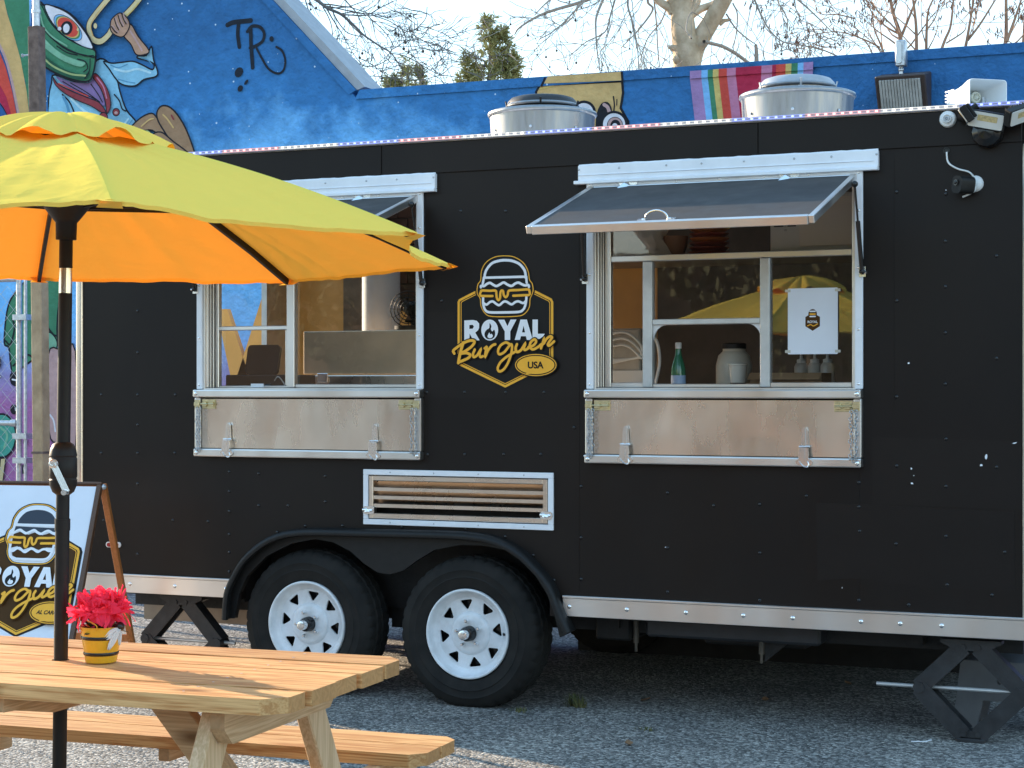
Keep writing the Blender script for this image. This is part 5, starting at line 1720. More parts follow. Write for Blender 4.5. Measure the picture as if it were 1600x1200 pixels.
# inside the left window
yb = .30; CL = 1.441
x0 = onc(352, yb); x1 = onc(447, yb)
t = thing("till_screen", "black till screen and cash drawer behind the lower left pane", "till", ((x0 + x1) / 2, yb, CL))
w = (x1 - x0) / 2
mb = MB(); mb.box((-w, 0, 0), (w, .3, .10)); mb.build("cash_drawer", M['black_plastic'], t, local=True, bevel=.006)
mb = MB(Matrix(((1, 0, 0, 0), (0, .25, 1, .10), (0, 1, -.25, .10), (0, 0, 0, 1)))); mb.plate([rrect(-w * .72, 0.005, w * .35, .155, .02)], 0, .02); mb.build("screen", M['black_gloss'], t, local=True)
mb = MB(); mb.tube([(-.05, .12, .10), (-.05, .14, .16)], .02, 8); mb.build("stand", M['black_plastic'], t, local=True)
mb = MB(); mb.tube(curve([(w * .5, .02, .05), (w * .8, -.02, .09), (w * .98, -.01, .05), (w * .9, .0, .02)], 6), .003, 6); mb.build("cord", M['white_plastic'], t, local=True)

M['guard'] = mat('brushed_guard_steel', (0.80, 0.62, 0.42), .42, .25, var=.15, vscale=3, detail=2)
yb = 1.0
q = pr(474, 518, 652, 596, yb)
t = thing("griddle_guard", "brushed steel splash guard of the griddle behind the left window", "splash guard", ((q[0] + q[2]) / 2, yb, q[1]))
mb = MB(); mb.box((q[0], yb, q[1] + .04), (q[2] + .3, yb + .012, q[3])); mb.build("panel", M['guard'], t, bevel=.004)
mb = MB(); mb.box((q[0] - .03, yb - .03, q[1] - .08), (q[2] + .3, yb + .3, q[1] + .035)); mb.build("griddle_body", M['steel'], t, bevel=.006)
c = on_y(506, 589, yb - .03)
mb = MB(); mb.box((c.x - .035, yb - .045, c.z - .03), (c.x + .03, yb - .0305, c.z + .02)); mb.build("hinge", M['chrome'], t, bevel=.003)
yb = 1.3
q = pr(571, 428, 620, 520, yb)
t = thing("exhaust_duct", "white round exhaust duct rising behind the steel splash guard", "duct", ((q[0] + q[2]) / 2, yb, q[1] - .2))
mb = MB(); mb.lathe([(.105, 0), (.105, q[3] - q[1] + .22), (.09, q[3] - q[1] + .225), (0, q[3] - q[1] + .225)], 28); mb.build("pipe", M['white_plastic'], t, smooth=40, local=True)
mb = MB(); mb.lathe([(.109, .05), (.112, .055), (.112, .075), (.109, .08)], 28); mb.build("seam_band", M['galv'], t, smooth=40, local=True)
q = pr(531, 435, 571, 520, 1.36)
mb = MB(); mb.box((q[0], 1.40, q[1] - .1), (q[2] + .1, 1.43, 2.4)); mb.build("wall_panel", M['steel_dark'], tr)
q = pr(614, 455, 655, 512, 1.15)
t = thing("desk_fan", "black desk fan standing at the right edge of the left window", "fan", ((q[0] + q[2]) / 2 + .03, 1.15, q[1]))
hh = (q[3] - q[1]) / 2
mb = MB()
for k in range(5):
    mb.ring((0.0, -.03, hh), (.5, -1, 0), hh * (.25 + .18 * k), .003, 20, 5)
for k in range(12):
    a = 2 * math.pi * k / 12
    mb.tube([(0, -.035, hh), (math.cos(a) * hh * .9, -.03 + math.cos(a) * hh * .45, hh + math.sin(a) * hh * .97)], .002, 4)
mb.build("guard", M['black_plastic'], t, local=True)
mb = MB(); mb.ball((0, .02, hh), hh * .45, 14, 8); mb.tube([(0, .03, hh), (0, .03, 0)], .015, 8); mb.lathe([(0, -.01), (.09, -.01), (.09, .01), (0, .015)], 20); mb.build("motor", M['black_plastic'], t, local=True, smooth=50)
mb = MB()
for k in range(3):
    a0 = 2 * math.pi * k / 3
    mb.add([(0, -.005, hh), (math.cos(a0) * hh * .8, .0, hh + math.sin(a0) * hh * .8), (math.cos(a0 + .8) * hh * .8, .02, hh + math.sin(a0 + .8) * hh * .8)], [(0, 1, 2)])
mb.build("blade", M['black_plastic'], t, local=True)
# brick patterned board high in the left window
bx0, bz0 = wp(615, 375, 1.5); bx1, bz1 = wp(662, 330, 1.5)
mb = MB(); mb.box((bx0 - .25, 1.52, bz0 - .4), (bx1 + .1, 1.54, bz1 + .2)); bb = mb.build("brick_panel", mat("dark_mortar", (0.06, 0.045, 0.035), .8), tr)
first = None
mbk = mat("dark_brown_brick", (0.085, 0.035, 0.018), .6, var=.2, vscale=30, per_object=.3)
for r in range(9):
    for c in range(4):
        w_, h_ = .105, .066
        cx_ = bx0 - .2 + c * (w_ + .009) + (w_ * .5 if r % 2 else 0); cz_ = bz0 - .36 + r * (h_ + .008)
        if cx_ + w_ / 2 > bx1 + .1: continue
        if first is None:
            mb = MB(); mb.box((-w_ / 2, -.012, -h_ / 2), (w_ / 2, .0, h_ / 2)); first = mb.build("brick", mbk, bb, local=True); o = first
        else:
            o = first.copy(); COL.objects.link(o)
        o.location = V((cx_, 1.5195, cz_)) - ORIGIN[tr.name]

# ------------------------------------------------------------------ things fixed on the trailer
def fan_unit(x, z, label, darkcap):
    t = thing("roof_fan", label, "roof vent", (x, .80, TZ1 + .02), 0, "exhaust fans on the trailer roof")
    r = .272
    mb = MB(); mb.lathe([(r * .93, 0), (r * .965, z - .03), (r * .97, z - .012), (r * .955, z - .012), (r * .9, .0)], 56)
    mb.build("curb_ring", M['fan_metal'], t, smooth=40, local=True)
    mb = MB(); mb.lathe([(r * .965, z - .014), (r * .99, z - .012), (r * 1.01, z - .003), (r * 1.0, z + .008), (r * .97, z + .012), (r * .6, z + .014), (r * .55, z + .0)], 56)
    mb.build("rolled_rim", M['fan_metal'], t, smooth=50, local=True)
    mb = MB(); mb.lathe([(r * .60, z + .0), (r * .605, z + .036), (r * .62, z + .038), (0, z + .040)], 44)
    mb.build("neck", M['dark_fan'] if darkcap else M['fan_metal'], t, smooth=40, local=True)
    mb = MB(); mb.lathe([(r * .655, z + .034), (r * .675, z + .037), (r * .68, z + .043), (r * .66, z + .050)], 44)
    mb.build("band", M['fan_metal'], t, smooth=50, local=True)
    mb = MB(); mb.lathe([(r * .66, z + .049), (r * .635, z + .064), (r * .58, z + .080), (r * .50, z + .087), (r * .3, z + .091), (0, z + .092)], 44)
    mb.build("cap", M['dark_fan'] if darkcap else M['fan_cap'], t, smooth=50, local=True)
    for k in range(5):
        a = -math.pi / 2 + .35 + 2 * math.pi * k / 5
        mb = MB(Matrix.Rotation(a, 4, 'Z'))
        mb.box((r * .625, -.012, z + .012), (r * .66, .012, z + .028)); mb.bar((r * .655, 0, z + .02), (r * .70, 0, z + .062), .010, .006)
        mb.build("clip", M['black_plastic'] if darkcap else M['galv'], t, local=True)
    mb = MB()
    for k in range(7):
        a = 2 * math.pi * k / 7 + .4
        mb.dome((r * .962 * math.cos(a), r * .962 * math.sin(a), z * .55), (math.cos(a), math.sin(a), 0), .008, .004, 8)
    tag(mb.build("screws", M['galv'], t, local=True), kind='stuff')
    return t


M['fan_metal'] = mat("spun_aluminium", (0.33, 0.33, 0.335), .38, .95, var=.10, vscale=5, stretch=(6, 6, .4), rvar=.12)
M['fan_cap'] = mat("dull_grey_cap", (0.40, 0.42, 0.45), .55, .4, var=.12, vscale=14)
M['dark_fan'] = mat("sooty_black_cap", (0.035, 0.035, 0.037), .5, .3, var=.3, vscale=14)
fan_unit(-3.545, .202, "spun metal roof exhaust fan with a black cap, left one on the trailer", True)
fan_unit(-2.238, .208, "spun metal roof exhaust fan with a silver grey cap, right one on the trailer", False)

# horn loudspeaker on the roof
c = on_y(1544, 146, .45)
t = thing("horn_speaker", "pale grey horn loudspeaker with a square mouth on the right end of the trailer roof", "loudspeaker", (c.x, .45, TZ1 + .02))
zc = c.z - TZ1 - .02
w, h = .092, .062
mb = MB(Matrix.Translation((0, 0, zc)) @ Matrix.Rotation(R_(40), 4, 'Z'))
secs = [(-.0, w, h), (.03, w * .98, h * .97), (.10, w * .80, h * .80), (.17, w * .62, h * .74), (.24, w * .58, h * .70), (.27, w * .5, h * .6)]
n = None; rings = []
for d_, a, b in secs:
    rings.append([(x, d_, z) for x, z in rrect(-a, -b, a, b, min(a, b) * .25, 4)])
k = len(rings[0])
vs = [p for r in rings for p in r]
fs = []
for j in range(len(rings) - 1):
    for i in range(k):
        fs.append((j * k + i, j * k + (i + 1) % k, (j + 1) * k + (i + 1) % k, (j + 1) * k + i))
fs.append(tuple((len(rings) - 1) * k + i for i in range(k)))
mb.add(vs, fs)
inn = [(0.0, .96), (.05, .86), (.12, .55), (.16, .32)]
vs = []; fs = []
for d_, s_ in inn:
    vs += [(x, d_ - .001, z) for x, z in rrect(-w * s_, -h * s_, w * s_, h * s_, min(w, h) * .25 * s_, 4)]
for j in range(len(inn) - 1):
    for i in range(k):
        fs.append((j * k + i, (j + 1) * k + i, (j + 1) * k + (i + 1) % k, j * k + (i + 1) % k))
fs.append(tuple((len(inn) - 1) * k + i for i in reversed(range(k))))
mb.add(vs, fs)
r0 = rings[0]; r1 = [(x, -.001, z) for x, z in rrect(-w * .96, -h * .96, w * .96, h * .96, min(w, h) * .25 * .96, 4)]
mb.add(r0 + r1, [(i, k + i, k + (i + 1) % k, (i + 1) % k) for i in range(k)])
mb.build("horn", M['white_plastic'], t, local=True, smooth=40)
mb = MB(Matrix.Translation((0, 0, zc)) @ Matrix.Rotation(R_(40), 4, 'Z'))
mb.ring((0.005, .11, 0), (0, 1, 0), .020, .006, 18, 6); mb.ball((0.005, .11, 0), .013, 10, 6); mb.tube([(0.005, .11, 0), (0.005, .17, 0)], .02, 12)
mb.build("driver", mat("ivory_plastic", (0.62, 0.62, 0.52), .4), t, local=True, smooth=50)
mb = MB(Matrix.Translation((0, 0, zc)) @ Matrix.Rotation(R_(40), 4, 'Z'))
for k_ in range(7):
    mb.box((-w * .64, .19 + .0, -.05 + k_ * .015), (-w * .60, .265, -.044 + k_ * .015))
mb.build("rib", M['white_plastic'], t, local=True)
mb = MB(); mb.box((-.03, .06, 0.0), (.03, .16, .02)); mb.box((-.04, .09, 0.02), (-.03, .13, max(.03, zc))); mb.box((.03, .09, 0.02), (.04, .13, max(.03, zc))); mb.build("bracket", M['galv'], t, local=True)

# round white sensor
c = on_y(1482, 187)
t = thing("round_sensor", "round white sensor puck on the trailer fascia left of the floodlight", "sensor", (c.x, -.007, c.z))
mb = MB(Matrix.Translation(t.location) @ WALLM); mb.lathe([(.034, 0), (.034, .012), (.030, .02), (.020, .022), (.0185, .030), (.016, .032), (.013, .027), (0, .026)], 32)
mb.build("puck", M['white_plastic'], t, smooth=40)
mb = MB(Matrix.Translation(t.location) @ WALLM); mb.ring((0, 0, .029), (0, 0, 1), .0085, .003, 16, 6); mb.dome((0, 0, .026), (0, 0, 1), .006, .004, 10); mb.build("eye", M['galv'], t, smooth=50)

# triple floodlight
c = on_y(1543, 195)
t = thing("floodlight", "black three headed security floodlight at the top right corner of the trailer", "floodlight", (c.x, -.008, c.z))
cz = c.z
mb = MB(Matrix.Translation((c.x + .004, -.008, cz - .035)) @ WALLM); mb.lathe([(.062, 0), (.062, .02), (.055, .045), (.03, .062), (0, .066)], 28)
mb.build("base", M['black_plastic'], t, smooth=40)
mb = MB(Matrix.Translation((c.x + .004, -.008, cz - .035)) @ WALLM); mb.lathe([(.0645, .022), (.059, .044), (.033, .064), (0, .069)], 12)
mb.build("motion_lens", M['black_gloss'], t, smooth=20)


def head(px, pz, py, yaw, pitch, roll):
    T = Matrix.Translation((px, py, pz)) @ Matrix.Rotation(yaw, 4, 'Z') @ Matrix.Rotation(pitch, 4, 'X') @ Matrix.Rotation(roll, 4, 'Y')
    mb = MB(T); mb.box((-.075, -.0, -.036), (.075, .030, .036))
    for k in range(9):
        mb.box((-.066 + k * .015, .030, -.032), (-.060 + k * .015, .045, .032))
    mb.tube([(0, .03, 0), (0, .07, .0)], .016, 10)
    hd = mb.build("lamp_head", M['black_plastic'], t, bevel=.003)
    mb = MB(T @ Matrix(((1, 0, 0, 0), (0, 0, -1, 0), (0, 1, 0, 0), (0, 0, 0, 1)))); mb.plate([rrect(-.069, -.031, .069, .031, .007)], .0005, .004)
    mb.build("diffuser", mat("lamp_diffuser", (0.62, 0.60, 0.55), .3, var=.05), hd)
    mb = MB(T @ Matrix(((1, 0, 0, 0), (0, 0, -1, 0), (0, 1, 0, 0), (0, 0, 0, 1)))); mb.plate([rrect(-.035, -.004, .045, .020, .002)], .0042, .0048)
    mb.build("led_chip", mat("led_chip", (0.50, 0.38, 0.18), .4, var=.3, vscale=120), hd)


head(c.x + .008, cz + .005, -.09, R_(2), R_(12), R_(13))
head(c.x - .088, cz + .034, -.062, R_(-84), R_(34), R_(10))
head(c.x + .155, cz + .02, -.075, R_(60), R_(30), R_(-22))
mb = MB(); mb.tube([(c.x - .11, -.05, cz + .03), (c.x, -.045, cz + .012), (c.x + .13, -.05, cz + .018)], .016, 10); mb.tube([(c.x, -.045, cz + .01), (c.x, -.01, cz - .02)], .02, 10)
mb.build("arm", M['black_plastic'], t, smooth=40)

# camera on a cord
c = on_y(1510, 291)
t = thing("security_camera", "small black security camera on a white ball mount with a white cord", "camera", (c.x + .04, 0, c.z))
T = Matrix.Translation((c.x, -.055, c.z)) @ Matrix.Rotation(R_(-38), 4, 'Z') @ Matrix.Rotation(R_(10), 4, 'Y')
mb = MB(T @ Matrix(((1, 0, 0, 0), (0, 0, -1, 0), (0, 1, 0, 0), (0, 0, 0, 1)))); mb.plate([rrect(-.028, -.036, .028, .036, .02)], -.035, .04)
mb.build("body", M['black_plastic'], t, bevel=.006, seg=3, smooth=40)
mb = MB(T); mb.disc((0, -.0475, .008), (0, -1, 0), .012, 14); mb.dome((0, -.0475, .008), (0, -1, 0), .009, .004, 12); mb.build("lens", mat("lens_glass", (.003, .003, .004), .05), t)
mb = MB(); q = on_y(1524, 287)
mb.dome((q.x + .0, -.0005, q.z), (0, -1, 0), .034, .022, 18, 4); mb.tube([(q.x, -.015, q.z), (q.x - .03, -.04, q.z - .004)], .012, 10)
mb.build("mount", M['white_plastic'], t, smooth=50)
mb = MB(); P = [(1480, 238), (1481, 250), (1486, 258), (1499, 265), (1514, 269), (1521, 275), (1524, 281)]
mb.tube(curve([V((on_y(u, v).x, -.012 - .006 * (i in (2, 3, 4)), on_y(u, v).z)) for i, (u, v) in enumerate(P)], 5), .0038, 8)
P = [(1526, 292), (1524, 300), (1515, 305), (1506, 309)]
mb.tube(curve([V((on_y(u, v).x, -.03, on_y(u, v).z)) for u, v in P], 5), .004, 8)
mb.build("cord", M['white_plastic'], t, smooth=180)
mb = MB(); q = on_y(1479, 235.5); mb.ring((q.x, -.001, q.z), (0, 1, 0), .0125, .003, 18, 6); mb.disc((q.x, -.0006, q.z), (0, -1, 0), .0115, 16); mb.build("grommet", M['black_gloss'], t)

# ------------------------------------------------------------------ scissor jacks
def jack(cx, y, top, label, wid, mid, rod, sg=1):
    t = thing("scissor_jack", label, "jack", (cx, y, 0), 0, "scissor jacks under the trailer corners")
    w_ = .055
    mb = MB(); mb.box((-.06, -.045, 0), (.06, .045, .016)); mb.box((-.05, -.032, .016), (.05, .032, .05)); mb.build("foot", M['jack'], t, local=True, bevel=.003)
    mb = MB(); mb.box((-.05, -.034, top - .045), (.05, .034, top - .012)); mb.plate([[(-.125, top - .014), (-.125, top), (.125, top), (.125, top - .014), (.06, top - .045), (-.06, top - .045)]], -.036, .036)
    mb.v = [p if i < 8 else V((p.x, -p.z, p.y)) for i, p in enumerate(mb.v)]
    mb.build("top_plate", M['jack'], t, local=True)
    for s in (-1, 1):
        for z0, z1, x0 in ((.03, mid, .03), (top - .03, mid, .03)):
            p = V((s * x0, 0, z0)); q = V((s * wid, 0, z1))
            d = (q - p).normalized(); nn = V((-d.z, 0, d.x))
            mb = MB()
            off = .004 if z0 < mid else 0
            for yy in (-1, 1):
                mb.add([p + nn * .036 + V((0, yy * (.031 + off) - .003, 0)), q + nn * .036 + V((0, yy * (.031 + off) - .003, 0)), q - nn * .036 + V((0, yy * (.031 + off) - .003, 0)), p - nn * .036 + V((0, yy * (.031 + off) - .003, 0)),
                        p + nn * .036 + V((0, yy * (.031 + off) + .003, 0)), q + nn * .036 + V((0, yy * (.031 + off) + .003, 0)), q - nn * .036 + V((0, yy * (.031 + off) + .003, 0)), p - nn * .036 + V((0, yy * (.031 + off) + .003, 0))],
                       [(0, 1, 2, 3), (7, 6, 5, 4), (0, 4, 5, 1), (1, 5, 6, 2), (2, 6, 7, 3), (3, 7, 4, 0)])
            o = nn * .034 * (1 if nn.x * s > 0 else -1)
            mb.bar(p + o, q + o, .06, .004, tuple(nn))
            mb.build("arm", M['jack'], t, local=True)
    mb = MB()
    for s in (-1, 1):
        mb.tube([(s * wid, -.042, mid), (s * wid, .042, mid)], .024, 12); mb.tube([(s * .03, -.042, .035), (s * .03, .042, .035)], .012, 10); mb.tube([(s * .03, -.042, top - .03), (s * .03, .042, top - .03)], .012, 10)
    mb.build("pivot", M['jack'], t, local=True, smooth=40)
    mb = MB(); mb.tube([(rod[0], 0, mid), (rod[1], 0, mid)], .0085, 10); mb.build("screw_rod", M['alu_dull'], t, local=True)
    return t


xj = on_y(1519, 1150, .10)
jack(xj.x, .10, .425, "black scissor jack under the right end of the trailer, beside the grey step", .215, .215, (-.40, .20))
xj = on_y(285, 940, .12)
jack(xj.x, .14, .425, "black scissor jack under the left end of the trailer, behind the orange sign leg", .215, .20, (-.2, .30))

# grey plastic step behind the right jack
a = on_z(1502, 1140, 0.0)
t = thing("step_stool", "grey plastic step with a cut out front and two finger holes under the trailer", "step stool", (a.x + .16, .36, 0))
mb = MB(Matrix.Translation((0, 0, 0)) @ WALLM)
o = [(-.20, 0), (-.165, .285), (-.15, .30), (.20, .30), (.215, .285), (.25, 0), (.13, 0), (.10, .13), (-.07, .13), (-.10, 0)]
mb.plate([o, oval(.0, .215, .012, .012, 12), oval(.045, .215, .012, .012, 12)], -.012, .012)
mb.v = [V((p.x, p.y, p.z)) for p in mb.v]
M['step_grey'] = mat("grey_step_plastic", (0.13, 0.13, 0.135), .55, var=.1, vscale=12)
mb.build("front_panel", M['step_grey'], t, local=True, bevel=.004)
mb = MB(); mb.box((-.15, .013, .28), (.20, .26, .30)); mb.build("tread", M['step_grey'], t, local=True, bevel=.005)
mb = MB(Matrix.Translation((0, .27, 0)) @ WALLM); mb.plate([o], -.012, .012); mb.build("rear_panel", M['step_grey'], t, local=True, bevel=.004)
mb = MB(); mb.box((.26, -.02, .0), (.60, .25, .155)); mb.build("lower_tread", M['step_grey'], t, local=True, bevel=.02, seg=3)

# red marker lamp low on the trailer's left part
c = on_y(178, 851)
mb = MB(Matrix.Translation((c.x, -.0005, c.z)) @ WALLM); mb.plate([rrect(-.045, -.014, .045, .014, .013)], 0, .006); mk = mb.build("marker_lamp", M['white_plastic'], tr, bevel=.002)
mb = MB(Matrix.Translation((c.x, -.0005, c.z)) @ WALLM); mb.plate([rrect(-.032, -.010, .032, .010, .0095)], .006, .016); mb.build("red_lens", mat("red_lens", (0.30, 0.02, 0.02), .2), mk, bevel=.003)

# ------------------------------------------------------------------ A-frame sign
e = (RT * .966 - FW * .26).normalized()            # along the top edge, to the right
nh = (RT * -.26 - FW * .966).normalized()          # towards which the face leans out at the foot
TR_ = at_depth(157, 757, 8.75)
sgn = thing("sandwich_board", "white sandwich board with a burger logo and orange wooden legs left of the trailer", "sign", (TR_.x, TR_.y, 0))
Hh = TR_.z
dn = (nh * .385 * Hh + UP * -Hh)
Ls = dn.length
dn.normalize()
face = e.cross(-dn).normalized()
if face.dot(nh) < 0: face = -face
Wd = .635
SM = Matrix.Translation(TR_ + nh * .012) @ Matrix(((e.x, -dn.x, face.x, 0), (e.y, -dn.y, face.y, 0), (e.z, -dn.z, face.z, 0), (0, 0, 0, 1)))   # local x right, y up the board, z out of its face
mb = MB(SM); mb.box((-Wd + .012, -Ls * .93, -.010), (-.012, -.010, .0)); mb.build("board", M['board_white'], sgn)
mb = MB(SM); mb.box((-.012, -Ls, -.018), (.012, .0, .006)); mb.build("frame_stile", M['frame_wood'], sgn, bevel=.002)
mb = MB(SM); mb.box((-Wd - .012, -Ls, -.018), (-Wd + .012, .0, .006)); mb.build("frame_stile", M['frame_wood'], sgn, bevel=.002)
mb = MB(SM); mb.box((-Wd - .012, .0005, -.018), (.012, .012, .006)); mb.box((-Wd + .0125, -Ls * .96, -.016), (-.0125, -Ls * .931, .005)); mb.build("frame_rail", M['frame_wood'], sgn, bevel=.002)
d2 = (nh * -.375 * Hh + UP * -Hh); L2 = d2.length; d2.normalize()
tops = [TR_ - nh * .018 + e * .004, TR_ - nh * .018 - e * (Wd - .004)]
for p in tops:
    mb = MB(); mb.bar(p - d2 * -.0, p + d2 * L2, .032, .022, tuple(d2.cross(e))); mb.build("leg", M['leg_wood'], sgn, bevel=.002)
mb = MB(); mb.bar(tops[0] + d2 * (L2 * .77), tops[1] + d2 * (L2 * .77), .02, .035); mb.build("cross_bar", M['leg_wood'], sgn)
mb = MB(); mb.bar(tops[0] + d2 * .012 + e * -.016, tops[1] + d2 * .012 + e * .016, .02, .03); mb.build("cross_bar", M['leg_wood'], sgn)
for p in (TR_ + e * .017, TR_ - e * (Wd + .0)):
    mb = MB(); mb.ball(p - UP * .012, .014, 8, 6); mb.build("hinge", M['galv'], sgn)
LS = SM @ Matrix.Translation((-.292, -(Hh - .598) / abs(dn.z), .0008)) @ Matrix.Scale(1.06, 4)
mb = logo(LOGO_M, LS, 'brown', "AL CARBON", 235, .25, True)
mb.build("burger_logo", LOGO_M, sgn)

# ------------------------------------------------------------------ picnic table
RZ = R_(4.1)
tb_ = thing("picnic_table", "new pale timber picnic table with benches, an umbrella pole through its top", "picnic table", (-2.20, -3.65, 0), RZ)
TT, TH = .75, .038
LEN = 1.80


def plank(x0, x1, y0, y1, zt, th, nm="plank", cb=0, cf=0, m='cedar', hole=None):
    pts = [(x0, y0), (x1 - cf, y0), (x1, y0 + cf), (x1, y1 - cb), (x1 - cb, y1), (x0, y1)]
    lps = [clean(pts)]
    if hole: lps.append(oval(*hole, 20))
    mb = MB(); mb.plate(lps, zt - th, zt)
    return mb.build(nm, M[m], tb_, local=True, bevel=.005, seg=2)


c_, s_ = math.cos(RZ), math.sin(RZ)
pl = on_z(95, 1030, TT)
d_ = pl - V((-2.20, -3.65, 0)); PLX, PLY = c_ * d_.x + s_ * d_.y, -s_ * d_.x + c_ * d_.y
for k in range(5):
    y0 = -.361 + k * .1462
    plank(-LEN + rnd.uniform(-.006, .006), rnd.uniform(-.006, .008) - (.012 if k == 0 else 0), y0, y0 + .1365, TT + rnd.uniform(-.002, .002), TH, cb=.05 if k == 4 else 0, cf=.055 if k == 0 else 0, hole=(PLX, PLY, .024, .024) if k == 2 else None)
for sg in (1, -1):
    for k in range(2):
        y0 = .595 + k * .147
        if sg == 1:
            plank(-LEN, -.045 + rnd.uniform(-.005, .005), y0, y0 + .14, .44, .036, cb=.04 if k == 1 else 0, cf=.04 if k == 0 else 0, nm="bench_plank")
        else:
            plank(-LEN, -.045 + rnd.uniform(-.005, .005), -y0 - .14, -y0, .44, .036, cb=.04 if k == 0 else 0, cf=.04 if k == 1 else 0, nm="bench_plank")
for x in (-.235, -LEN + .235):
    s = 1 if x > -.9 else -1
    for sg in (-1, 1):
        mb = MB(); p = V((x, sg * .215, TT - TH - .001)); q = V((x, sg * .615, 0.0))
        d = (q - p).normalized(); nn = V((0, -d.z, d.y))
        w = .047
        hy = w / abs(d.z)
        mb.add([(x - .02, p.y - hy, p.z), (x + .02, p.y - hy, p.z), (x + .02, p.y + hy, p.z), (x - .02, p.y + hy, p.z),
                (x - .02, q.y - hy, 0), (x + .02, q.y - hy, 0), (x + .02, q.y + hy, 0), (x - .02, q.y + hy, 0)],
               [(0, 1, 2, 3), (7, 6, 5, 4), (0, 4, 5, 1), (1, 5, 6, 2), (2, 6, 7, 3), (3, 7, 4, 0)])
        mb.build("leg", M['fir_z'], tb_, local=True, bevel=.004)
    mb = MB(); xx = x + s * .041
    mb.plate([[(-.31, TT - TH - .001), (-.31, TT - TH - .05), (-.27, TT - TH - .09), (.27, TT - TH - .09), (.31, TT - TH - .05), (.31, TT - TH - .001)]], -.019, .019)
    mb.v = [V((xx + p.z, p.x, p.y)) for p in mb.v]
    mb.build("top_beam", M['fir_y'], tb_, local=True, bevel=.004)
    mb = MB(); mb.box((xx - .019, -.87, .312), (xx + .019, .87, .403)); mb.build("bench_beam", M['fir_y'], tb_, local=True, bevel=.004)
    mb = MB(); mb.bar((x - s * .03, 0, .38), (x - s * .30, 0, TT - TH - .02), .038, .085, (0, 0, 1)); mb.build("brace", M['cedar_pale'], tb_, local=True, bevel=.003)
mb = MB()
mb.plate([[(-.335, TT - TH - .001), (-.335, TT - TH - .04), (-.29, TT - TH - .042), (-.12, TT - TH - .075), (.2, TT - TH - .075), (.335, TT - TH - .03), (.335, TT - TH - .001)]], -.019, .019)
mb.v = [V((PLX + .055 + p.z, p.x, p.y)) for p in mb.v]
mb.build("cleat", M['fir_y'], tb_, local=True, bevel=.003)
for sg in (1, -1):
    mb = MB(); yc = sg * .74; mb.box((PLX - .05, yc - .135, .365), (PLX - .01, yc + .135, .403)); mb.build("bench_cleat", M['fir_y'], tb_, local=True, bevel=.003)
mb = MB()
for k in range(5):
    y = -.361 + k * .1448 + .035
    for x in (-.276, -LEN + .276):
        for o in (0, .07):
            mb.disc((x, y + o, TT + .0016), (0, 0, 1), .0042, 8)
tag(mb.build("screws", M['galv'], tb_, local=True), kind='stuff')

# ------------------------------------------------------------------ umbrella
UD = 4.826
C0_ = at_depth(105.3, 609, UD) + UP * .378
nU = (RT * .0158 + UP + FW * .0265).normalized()
aU = (RT - nU * RT.dot(nU)).normalized(); bU = (FW - nU * FW.dot(nU)).normalized()
RU = 1.062
foot = V((pl.x, pl.y, .75)) + (V((pl.x, pl.y, .75)) - at_depth(104, 320, UD)) * (.75 / (at_depth(104, 320, UD).z - .75))
ub = thing("patio_umbrella", "open yellow market umbrella with a black crank pole standing through the picnic table", "umbrella", (foot.x, foot.y, 0))
axis = (at_depth(104, 320, UD) - foot).normalized()


def onax(z):
    return foot + axis * (z / axis.z)


zU = lambda v: CAM.z + (609 - v) / FPX * UD
mb = MB(); mb.tube([onax(.03), onax(zU(822))], .0187, 20); mb.tube([onax(zU(829)), onax(zU(811))], .0205, 20); mb.tube([onax(zU(822)), onax(zU(458))], .0178, 20)
mb.tube([onax(zU(419)), onax(zU(190))], .0178, 20)
mb.build("pole", M['black_plastic'], ub, smooth=40)
mb = MB(); mb.tube([onax(zU(459.5)), onax(zU(416.5))], .0173, 20); mb.build("pole_joint", mat("bright_joint", (.80, .78, .70), .18, 1.0), ub, smooth=40)
hc = onax(zU(732))
mb = MB(Matrix.Translation(hc))
k_ = .0365
mb.lathe([(.018, -.070), (k_ * .78, -.062), (k_ * .97, -.045), (k_, -.030), (k_ * .96, -.028), (k_ * .96, -.024), (k_, -.022), (k_, .026), (k_ * .96, .028), (k_ * .96, .032), (k_, .034), (k_ * .93, .05), (k_ * .75, .064), (.018, .070)], 32)
mb.build("crank_housing", M['black_plastic'], ub, smooth=40)
fd = (CAM - hc); fd.z = 0; fd.normalize(); rd = RT
cr0 = hc + fd * (k_ + .008) - rd * .026 + UP * .014
cr1 = cr0 + rd * .035 - UP * .074
mb = MB(); mb.tube([cr0 - fd * .02, cr0 + fd * .010], .0125, 16); mb.bar(cr0 + fd * .004, cr1 + fd * .004, .017, .007, tuple(fd))
for o in (-.0055, .0055):
    dd = (cr1 - cr0).normalized(); sd = dd.cross(fd)
    mb.bar(cr0 + sd * o + fd * .0085, cr1 + sd * o + fd * .0085, .0045, .004, tuple(fd))
mb.tube([cr1 - fd * .0, cr1 + fd * .032 - rd * .008], .0075, 12)
mb.ring(cr0 + fd * .0105, fd, .009, .0025, 16, 6)
mb.build("crank_handle", M['chrome'], ub, smooth=35)
mb = MB(); mb.lathe([(0, 0), (.24, 0), (.24, .03), (.22, .045), (.05, .06), (.03, .06), (.03, .25), (.0, .25)], 32); mb.build("base", M['black_plastic'], ub, smooth=40, local=True)
